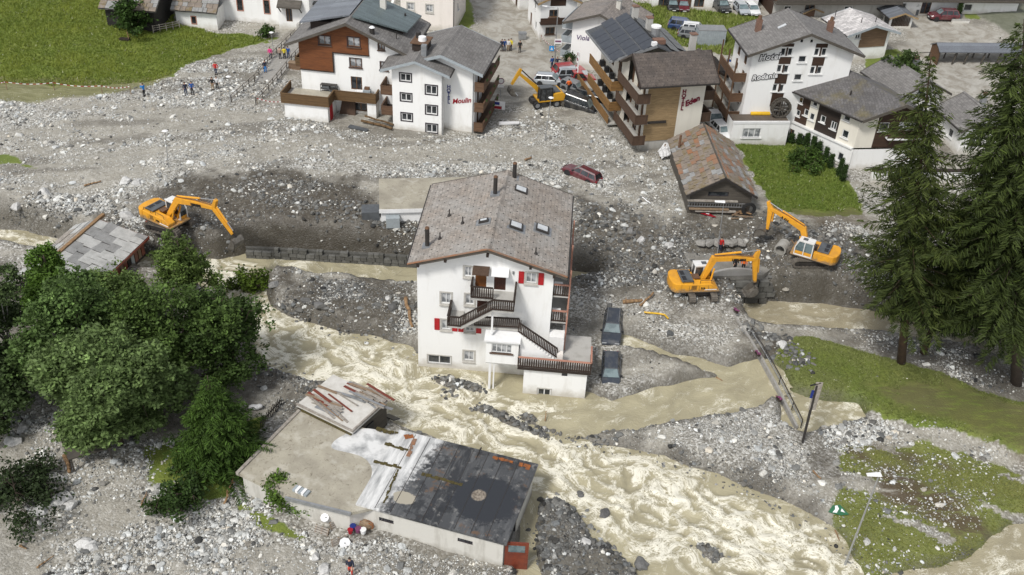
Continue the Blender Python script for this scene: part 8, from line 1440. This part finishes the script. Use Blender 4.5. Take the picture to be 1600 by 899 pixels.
def lamp(label, base, top, arm=0, head='dish', r=.06, ang=0):
    t = thing('street_lamp', label, 'street lamp', base, 0); d = Vector(top)-Vector(base); MB().tube((0,0,-.3),d,r,r*.6,8).build('pole', 'metal_zinc', t)
    if head == 'dish': m = MB().tube(d,d+Vector((0,0,.1)),.18,.32,12).tube(d+Vector((0,0,.1)),d+Vector((0,0,.2)),.32,.1,12); m.build('lamp_head', 'panel_white', t)
    elif head == 'flat': c = d; m = MB(); a = R(ang); u = Vector((math.cos(a),math.sin(a),0)); v = Vector((-u.y,u.x,0)); m.hexa([c-u*.1-v*.2, c+u*.9-v*.14, c+u*.9+v*.14, c-u*.1+v*.2, c-u*.1-v*.16+Vector((0,0,.1)), c+u*.9-v*.1+Vector((0,0,.08)), c+u*.9+v*.1+Vector((0,0,.08)), c-u*.1+v*.16+Vector((0,0,.1))]); m.build('lamp_head', 'panel_white', t)
    else: c = d; u = Vector((math.cos(R(ang)),math.sin(R(ang)),0)); MB().tube(c,c+u*arm,r*.6,.03,6).build('arm', 'metal_zinc', t); e = c+u*arm; MB().hexa([e-u*.35+Vector((0,-.1,-.06)),e+u*.35+Vector((0,-.07,-.04)),e+u*.35+Vector((0,.07,-.04)),e-u*.35+Vector((0,.1,-.06)),e-u*.35+Vector((0,-.08,.06)),e+u*.35+Vector((0,-.06,.04)),e+u*.35+Vector((0,.06,.04)),e-u*.35+Vector((0,.08,.06))]).build('lamp_head', 'panel_white', t)
def lampat(label, bpx, bpy, tpx, tpy, **k): b = gp(bpx, bpy); lamp(label, b, top_at(tpx, tpy, b[1]), **k)
lampat('grey street lamp with flat white head at the water edge in the lower right', 1316, 893, 1374, 742, head='flat', ang=185, r=.09); lampat('grey lamp post with flat head before the old barn', 1121, 399, 1131, 316, head='flat', ang=180, r=.07); lampat('grey lamp post with round white head in front of the wheeled excavator', 851, 220, 861, 154, r=.06); lampat('tall street lamp with side arm by the blue sign', 866, 108, 872, 12, head='arm', arm=1.8, ang=170, r=.09)
lampat('thin grey lamp post on the gravel left of the railed path', 360, 166, 357, 121, r=.05); lampat('lamp post with round head beside the church steps', 428, 86, 424, 52, r=.05); lampat('thin grey pole on the debris plain above the left excavator', 263, 262, 258, 206, r=.05)
def signs():
    b = gp(866,108); t = thing('notice_board', 'white notice sign with pink spot on the tall street lamp', 'sign', top_at(872,66,b[1]-.15), R(5)); MB().box(-.5,.5,-.02,.02,-.45,.45).build('board', 'panel_white', t); MB().box(-.4,.4,-.03,-.021,.0,.22).build('print', 'flower_pink', t); MB().box(-.4,.4,-.03,-.021,-.38,-.28).build('stripe', 'foliage_light', t)
    t = thing('pedestrian_sign', 'blue square pedestrian sign on the tall street lamp', 'sign', top_at(862,76,b[1]-.3), R(5)); MB().box(-.32,.32,-.02,.02,-.36,.36).build('board', 'sign_blue_light', t); MB().prism([(-.2,-.2),(.2,-.2),(0,.2)], 'y', -.03, -.021).build('symbol', 'letter_white', t)
    t = thing('banner', 'tall blue banner flag beside the hotel balconies', 'flag', gp(1128,140), R(20)); MB().tube((0,0,-.2),(0,0,4.4),.04,n=6).build('pole', 'metal_zinc', t); MB().prism([(.05,.9),(.75,1.0),(.8,3.6),(.55,4.2),(.05,4.35)], 'y', -.02, .02).build('cloth', 'sign_blue', t)
    t = thing('info_post', 'leaning dark post with wooden info board beside the pool', 'post', gp(1254,692), 0); b = Vector(gp(1254,692)); tp = Vector(top_at(1276,602,b.y)); d = tp-b; MB().bar((0,0,-.3),d,.2,.16).build('post', 'metal_dark', t); MB().box(d.x-.1,d.x+.45,d.y-.05,d.y+.02,d.z-2.6,d.z+.3).build('board', 'wood_weathered', t).rotation_euler = (0,0,0); MB().bar(d+Vector((-.5,0,-.1)),d+Vector((.3,0,.25)),.1,.08).build('cap', 'plastic_black', t); MB().box(d.x-.3,d.x-.1,d.y-.12,d.y-.06,d.z-1.3,d.z-.5).build('plaque', 'letter_blue', t)
    t = thing('fallen_banner', 'green and white banner lying on the gravel at the torrent edge', 'banner', tuple(Vector(gp(1308,800))+Vector((0,0,.25))), R(-15)); t.rotation_euler = (R(25),0,R(-12)); t.scale = (.7,.7,.7); MB().prism([(-1.0,-.5),(.4,-.6),(1.2,-.3),(.2,.6),(-.6,.35)], 'z', 0, .05).build('cloth', 'green_sign', t); MB().prism([(-.55,-.45),(-.1,-.4),(.1,.1),(-.1,.45),(-.35,.35),(-.3,-.05)], 'z', .052, .06).prism([(.3,-.15),(.8,-.2),(.4,.2)], 'z', .052, .06).build('pattern', 'letter_white', t)
    t = thing('container', 'grey ribbed steel container on the parking area', 'container', gp(1108,68), R(5)); MB().box(-2.0,2.0,-1.1,1.1,0,2.3).build('body', 'panel_grey', t, bevel=.03); m = MB()
    for k in range(13): x = -1.9+k*.32; m.box(x-.05,x+.05,-1.14,-1.1,.1,2.2)
    m.build('ribs', 'panel_grey', t); MB().box(-2.04,2.04,-1.14,1.14,2.3,2.4).build('roof', 'metal_zinc', t)
    t = thing('road_tank', 'grey metal box standing in the muddy street', 'box', gp(816,61), R(10)); MB().box(-.55,.55,-.4,.4,0,.9).build('body', 'metal_zinc', t, bevel=.08); MB().box(-.6,.6,-.45,.45,.9,.98).build('lid', 'metal_grey', t)
    # white transporter board with lettering near the wheeled excavator
    t = thing('sign_board', 'white and red notice boards standing beside the hotel balconies', 'sign', gp(780,178), R(-8)); MB().box(-.7,.7,-.03,.03,.6,1.7).build('board', 'panel_white', t); MB().box(-.65,.3,-.04,-.031,.65,1.05).build('red_print', 'letter_red', t); MB().box(-.65,.0,-.04,-.031,1.2,1.6).build('blue_print', 'letter_blue', t)
    for x in (-.6,.6): MB().bar((x,0,-.3),(x,0,.62),.06).build('leg', 'metal_grey', t)
    t = thing('round_sign', 'round pink and white traffic sign by the street excavator bucket', 'sign', gp(782,150), R(10)); MB().tube((0,0,-.3),(0,0,2.4),.04,n=6).build('post', 'metal_zinc', t); MB().tube((0,-.06,2.1),(0,-.02,2.1),.42,n=20).build('disc', 'flower_pink', t); MB().tube((0,-.07,2.1),(0,-.061,2.1),.32,n=20).build('face', 'panel_white', t); MB().box(-.4,.4,-.05,-.02,1.2,1.55).build('plate', 'panel_white', t)
signs()
def tape(name, label, pts, n=14, w=.09):
    W3 = [Vector(p) for p in pts]; t = thing(name, label, 'tape', (0,0,0)); mm = {0: MB(), 1: MB()}
    for i in range(len(W3)-1):
        for k in range(n):
            a, b = W3[i].lerp(W3[i+1],k/n), W3[i].lerp(W3[i+1],(k+1)/n); sg = lambda u: -.25*math.sin(math.pi*u); mm[k % 2].bar(a+Vector((0,0,sg(k/n))),b+Vector((0,0,sg((k+1)/n))),.02,w)
    mm[0].build('red_stretch', 'letter_red', t, kind='stuff'); mm[1].build('white_stretch', 'letter_white', t, kind='stuff')
    for p in W3: MB().bar(p+Vector((0,0,-1.3)),p+Vector((0,0,.1)),.08).build('stake', 'wood_loose', t)
def up(p, h=1.0): return (p[0],p[1],p[2]+h)
tape('barrier_tape', 'red and white barrier tape along the meadow edge', [up(gp(-20,138)),up(gp(11,140)),up(gp(85,141)),up(gp(160,146)),up(gp(205,147))]); tape('barrier_tape', 'red and white barrier tape strung from the railed path to the chalet terrace', [up(gp(402,163),.8),up(gp(446,168),.8)]); tape('barrier_tape', 'red and white barrier tape across the upper street', [up(gp(845,66)),up(gp(862,82)),up(gp(878,92))])
def path_rails():
    t = thing('footpath', 'paved footpath between two railings leading to the church', 'path', (0,0,0)); L0, L1 = [gp(*p) for p in ((398,128),(425,93),(462,55))], [gp(*p) for p in ((432,128),(455,100),(470,80))]
    m = MB()
    for i in range(2): a, b, c, d = (Vector(q)+Vector((0,0,.12)) for q in (L0[i],L1[i],L1[i+1],L0[i+1])); m.hexa([a+Vector((0,0,-.4)),b+Vector((0,0,-.4)),c+Vector((0,0,-.4)),d+Vector((0,0,-.4)),a,b,c,d])
    m.build('paving', 'road_edge', t)
    for lab, pts in (('left railing of the footpath near the church', ((362,160),(398,128),(425,93),(462,56))), ('right railing of the footpath by the chalet', ((400,164),(420,142),(440,118),(456,97),(468,84)))):
        r_ = thing('railing', lab, 'railing', (0,0,0), 0, 'footpath railings'); P = [Vector(gp(*p)) for p in pts]
        for i in range(len(P)-1):
            n = max(2,int((P[i+1]-P[i]).length/1.6))
            for k in range(n): c = P[i].lerp(P[i+1],k/n); MB().bar(c+Vector((0,0,-.2)),c+Vector((0,0,1.05)),.09).build('post', 'metal_dark', r_)
            for z in (.55,1.0): MB().bar(P[i]+Vector((0,0,z)),P[i+1]+Vector((0,0,z)),.06,.1).build('rail', 'wood_weathered', r_)
path_rails()
def log(label, p, q, r0, r1, mat='wood_log', name='log', group=None, cat='log', branch=0):
    p, q = Vector(p), Vector(q); m = MB(); n = 5; rng = random.Random(label); pts = [p.lerp(q,k/n)+Vector((rng.uniform(-1,1),rng.uniform(-1,1),rng.uniform(-.3,.6)))*.06*(q-p).length/2 for k in range(n+1)]
    m.path(pts, [r0+(r1-r0)*k/n for k in range(n+1)], 8)
    for k in range(branch): a = pts[1+k % 4]; m.tube(a, a+Vector((rng.uniform(-.6,.6),rng.uniform(-.6,.6),rng.uniform(.1,.5))), r1*.7, .01, 5)
    o = m.build(name, mat, smooth=True); tag(o, label, cat, group)
def L(px, py, dz=.15): p = gp(px, py); return (p[0],p[1],max(p[2],0)+dz)
for a in (('pale stripped log lying beside the white house wall', L(634,468), L(645,512), .2, .13, 0), ('driftwood trunk on the gravel behind the dark cars', L(972,474), L(1003,472), .22, .15, 1), ('short pale stick leaning over the driftwood trunk', L(1000,480), L(1020,464,.5), .12, .1, 0), ('thin branch stranded in the muddy stream', L(1118,595), L(1170,622), .07, .03, 2), ('reddish plank-like trunk among the lower left stones', L(103,715,.3), L(110,742,.2), .18, .13, 0), ('small brown root on the lower left gravel', L(32,855), L(42,860), .1, .04, 3), ('dark branch in the lower left mud', L(58,890), L(85,870), .07, .03, 1), ('brown branch beside the round green bush', L(222,792), L(230,770), .08, .03, 2), ('branch lying below the young spruce', L(270,742), L(318,732), .09, .04, 1), ('bare roots hanging at the silted roof corner', L(350,790), L(370,745,.6), .09, .04, 4), ('bent bare branch above the upper river', L(1222,438,.4), L(1238,466,.4), .05, .03, 1), ('weathered beam end beside the hotel debris', L(820,252), L(830,248), .14, .1, 0), ('rusty timber splinter on the debris plain below the excavator pole', L(132,292), L(158,285), .1, .07, 0), ('upright orange splinter on the dark stone spit', L(851,668), L(852,660,.6), .06, .03, 0), ('orange timber on the gravel left of the lower right lamp', L(1270,738), L(1282,750), .08, .06, 0), ('splintered stake at the torrent edge by the lower right lamp', L(1302,838), L(1308,856), .07, .04, 0), ('white pipe lying on the debris near the barn', L(1003,310), L(1016,320), .07, .07, 0)):
    log(a[0], a[1], a[2], a[3], a[4], 'wood_log' if 'pipe' not in a[0] else 'panel_white', branch=a[5], name='pipe' if 'pipe' in a[0] else 'log', cat='pipe' if 'pipe' in a[0] else 'log')
log('broken timber parapet lying in the rubble before the white hotel', L(566,193,.4), L(614,205,.3), .16, .16, 'wood_parapet', 'timber_beam', cat='beam'); log('second beam of the broken parapet before the white hotel', L(570,189,.6), L(615,201,.5), .12, .12, 'wood_parapet', 'timber_beam', cat='beam')
def loose():
    t = thing('tarpaulin', 'white tarpaulin draped at the corner of the timber hotel', 'tarpaulin', gp(1043,246), R(20)); m = MB(); n = 6
    for i in range(n):
        for j in range(n):
            f = lambda a, b: ((a/n-.5)*2.2, (b/n-.5)*1.2, 1.9*(1-abs(a/n-.45)*1.5)*(.35+.65*b/n)+.12*math.sin(a*2.1+b*1.7)); m.poly([f(i,j),f(i+1,j),f(i+1,j+1),f(i,j+1)])
    o = m.build('sheet', 'cloth_white', t, smooth=True); s_ = o.modifiers.new('solid','SOLIDIFY'); s_.thickness = .04; MB().bar((-.9,.2,0),(-.3,.4,1.6),.1).build('prop', 'wood_loose', t); MB().box(.6,1.3,-.3,.3,-.1,1.0).build('slab', 'concrete', t)
    t = thing('red_flag', 'red and white cloth lying on the mud before the old barn', 'cloth', L(1106,338,.2), R(-15)); MB().prism([(-.8,-.1),(-.3,.35),(.9,-.3),(.5,-.35)], 'z', 0, .08).build('cloth', 'letter_red', t); MB().prism([(-.3,.05),(.1,.1),(.1,-.05),(-.2,-.08)], 'z', .085, .1).build('cross', 'letter_white', t)
    rng = random.Random(5)
    for k in range(9): o = MB().box(-1.0,1.0,-.09,.09,0,.07).build('board', ['wood_loose','wood_pale2','wood_log'][k % 3]); p = gp(1152+rng.uniform(-9,9), 341+rng.uniform(-5,4)); o.location = (p[0],p[1],p[2]+.1+.06*k); o.rotation_euler = (rng.uniform(-.1,.1),rng.uniform(-.1,.1),rng.uniform(-.8,.8)); tag(o, 'loose board in the woodpile between the barn and the curled bucket', 'board', 'boards piled beside the barn')
    t = thing('yellow_hose', 'crumpled yellow sheet lying on the gravel above the dark cars', 'sheet', L(1028,494,.15), 0); MB().path([(-1.3,.3,.0),(-.7,.1,.1),(.1,.12,.05),(.6,-.1,.12),(.9,-.6,.05)], .09, 6).build('sheet', 'plastic_yellow', t)
    t = thing('concrete_pipe', 'grey concrete pipe lying beside the excavator at the bridge', 'pipe', L(1217,398,.55), R(60)); m = MB(); n = 18
    for i in range(n):
        a, b = 2*math.pi*i/n, 2*math.pi*(i+1)/n; f = lambda r, x, q: (x, r*math.cos(q), r*math.sin(q)); m.poly([f(.62,0,a),f(.62,1.4,a),f(.62,1.4,b),f(.62,0,b)]); m.poly([f(.46,0,a),f(.46,0,b),f(.46,1.4,b),f(.46,1.4,a)]); m.poly([f(.46,0,a),f(.62,0,a),f(.62,0,b),f(.46,0,b)]); m.poly([f(.46,1.4,a),f(.46,1.4,b),f(.62,1.4,b),f(.62,1.4,a)])
    m.build('shell', 'concrete', t)
    # junk beside the flat-roofed building
    J = lambda px, py, dz=0: L(px, py, dz)
    def pallet(label, px, py, rz, tilt): 
        t = thing('pallet', label, 'pallet', J(px,py,.05), R(rz)); t.rotation_euler = (R(tilt),0,R(rz))
        for k in range(5): MB().box(-.55,.55,-.4+k*.18,-.28+k*.18,.1,.13).build('slat', 'wood_weathered', t)
        for x in (-.5,0,.5): MB().box(x-.06,x+.06,-.4,.44,0,.1).build('bearer', 'wood_loose', t)
    pallet('grey pallet leaning under the white gutter', 503, 832, -20, 60); pallet('pallet tipped against the concrete wall junk heap', 530, 848, 30, 75); pallet('brown pallet right of the blue barrel', 527, 820, 40, 70)
    t = thing('white_drum', 'white round drum lid with black eye among the junk', 'drum', J(509,822,.9), 0); MB().tube((0,0,0),(0,-.1,.12),.34,.3,16).build('lid', 'panel_white', t); MB().tube((.1,-.1,.12),(.1,-.12,.15),.05,n=10).build('eye', 'plastic_black', t)
    t = thing('octagonal_cover', 'pale octagonal lid leaning on the wooden crate', 'lid', J(539,852,.25), R(20)); t.rotation_euler = (R(60),0,R(20)); MB().tube((0,0,0),(0,0,.06),.42,.42,8).build('disc', 'panel_white', t); MB().tube((0,0,.06),(0,0,.1),.04,n=8).build('knob', 'plastic_black', t)
    for k, (px, py, mt, sx, lb) in enumerate(((552,832,'letter_blue',.22,'blue plastic tub in the junk heap'),(560,836,'flower_pink',.22,'violet plastic tub in the junk heap'),(568,838,'panel_white',.22,'white tub in the junk heap'),(548,838,'letter_red',.2,'red bucket in the junk heap'))):
        t = thing('tub', lb, 'tub', J(px,py,.35), R(20*k)); MB().tube((0,0,0),(0,0,.35),sx*.8,sx,10).build('shell', mt, t); MB().tube((0,0,.35),(0,0,.39),sx*1.1,n=10).build('rim', mt, t)
    t = thing('wheelbarrow_heap', 'heap of rusty wire and earth against the concrete wall', 'heap', J(574,822,.1), 0); m = MB(); rng = random.Random(9)
    for k in range(26): a = Vector((rng.uniform(-.6,.6),rng.uniform(-.4,.4),rng.uniform(0,.9))); m.tube(a, a+Vector((rng.uniform(-.4,.4),rng.uniform(-.3,.3),rng.uniform(-.3,.3))), .035, .03, 5)
    m.build('wire', 'rust_patch', t, kind='stuff'); MB().sphere((0,0,.2), (.7,.5,.55), 10, 6).build('earth', 'wood_loose', t)
    t = thing('chopped_wood', 'stack of broken timber under the white gutter end', 'timber', J(556,812,.2), 0)
    for k in range(8): a = Vector((rng.uniform(-.5,.5),rng.uniform(-.4,.4),rng.uniform(0,.6))); MB().bar(a, a+Vector((rng.uniform(-.3,.3),rng.uniform(-.3,.3),rng.uniform(.5,1.1))), .12, .06).build('plank', ['wood_weathered','wood_loose'][k % 2], t)
    t = thing('white_bag_stack', 'white plastic crates lying on the silted roof edge', 'crate', (*at(470,768,3.1),3.0), R(-25)); 
    for k in range(5): MB().box(-.6+k*.26,-.38+k*.26,-.25,.3,.02,.22+.06*(k % 2)).build('crate', 'panel_white' if k % 2 else 'panel_grey', t)
    t = thing('white_bag', 'white plastic bag beside the young spruce', 'bag', L(398,640,.1), 0); MB().sphere((0,0,.15), (.55,.3,.22), 9, 6).sphere((.4,.1,.2), (.3,.25,.2), 8, 5).build('bag', 'cloth_white', t, smooth=True)
    t = thing('plank_fence', 'low dark plank fence beside the silted roof', 'fence', (0,0,0)); a, b = Vector(L(408,668,0)), Vector(L(440,632,0))
    for k in range(14): c = a.lerp(b,k/13); MB().bar(c+Vector((0,0,-.2)),c+Vector((0,0,.75+.1*(k % 3))),.18,.04).build('plank', 'wood_grey', t)
    MB().bar(a+Vector((0,-.05,.5)),b+Vector((0,-.05,.5)),.06,.1).build('rail', 'wood_grey', t)
    t = thing('broken_shed', 'collapsed plank shelter half hidden under the big broadleaf tree', 'shelter', gp(140,712), R(35)); MB().hexa([(-1.6,-1.2,1.3),(1.6,-1.2,1.0),(1.6,1.2,1.6),(-1.6,1.2,1.9),(-1.6,-1.2,1.4),(1.6,-1.2,1.1),(1.6,1.2,1.7),(-1.6,1.2,2.0)]).build('roof', 'wood_grey', t)
    for x, y in ((-1.4,-1),(1.4,-1),(1.4,1),(-1.4,1)): MB().bar((x,y,-.2),(x,y,1.3),.14).build('post', 'wood_grey', t)
    # planters beside the wine red car
    for px, py, h, lb in ((1428,20,2.2,'left evergreen in a dark planter before the timber house'),(1495,27,2.0,'right evergreen in a dark planter before the timber house')):
        p = gp(px,py+2); o = copytree(cone0); o.name = 'planter_shrub'; o.location = (p[0],p[1],p[2]+.7); o.scale = (1.3,1.3,1.1); tag(o, lb, 'shrub', 'planter shrubs'); q = thing('planter', lb.replace('evergreen in a dark planter','dark square planter'), 'planter', p, 0, 'planters'); MB().box(-.5,.5,-.5,.5,-.1,.85).build('tub', 'engine_grey', q); MB().box(-.45,.45,-.45,.45,.85,.88).build('soil', 'wood_barn', q)
    t = thing('wall_planter', 'low white concrete wall beside the wine red car', 'wall', gp(1500,36), R(6)); MB().box(-1.4,1.4,-.2,.2,-.2,.5).build('wall', 'plaster_white', t); MB().box(-1.45,1.45,-.25,.25,.5,.56).build('coping', 'concrete', t)
    t = thing('swing_frame', 'metal play frame on the garden lawn behind the hotel', 'frame', gp(1418,104), R(10)); MB().bar((-2,0,1.9),(3.2,.5,1.9),.07).build('beam', 'metal_dark', t)
    for x, y in ((-2,0),(3.2,.5)):
        for s_ in (-.7,.7): MB().bar((x,y,1.9),(x+s_*.3,y+s_,-.1),.07).build('leg', 'metal_dark', t)
    MB().prism([(-2.2,0),(-1.6,0),(-1.8,1.7)], 'y', -.5, .5).build('slide', 'engine_grey', t)
    t = thing('field_fence', 'timber fence beside the dark meadow barn', 'fence', (0,0,0)); a, b = Vector(gp(240,52)), Vector(gp(281,44))
    for k in range(5): c = a.lerp(b,k/4); MB().bar(c+Vector((0,0,-.2)),c+Vector((0,0,1.1)),.1).build('post', 'wood_weathered', t)
    for z in (.4,.7,1.0): MB().bar(a+Vector((0,0,z)),b+Vector((0,0,z)),.04,.09).build('rail', 'wood_weathered', t)
    t = thing('timber_scrap', 'dark upturned scrap and orange stick in the meadow before the barn', 'scrap', L(197,63,.05), 0); MB().box(-.9,.5,-.3,.3,0,.25).build('board', 'wood_dark', t); MB().bar((.4,0,.1),(.3,.1,1.2),.1).build('stick', 'wood_log', t)
    t = thing('lumber_platform', 'mud-splashed wooden bench box on the church side of the chalet', 'box', gp(463,108), R(-8)); MB().box(-.9,.9,-.4,.4,0,.9).build('box', 'wood_pale2', t); MB().box(-.95,.95,-.45,.45,.9,.96).build('lid', 'wood_loose', t)
    for px, py, hd, lb in ((795,195,10,'white upturned panel in the debris beside the white hotel'),(560,203,-20,'dark grey panel leaning in the rubble before the chalet')): t = thing('panel', lb, 'panel', L(px,py,.1), R(hd)); MB().prism([(-1.3,0),(1.2,.05),(1.3,.2),(-1.2,.25)], 'y', -.25, .25).build('sheet', 'panel_white' if px > 700 else 'engine_grey', t)
loose()
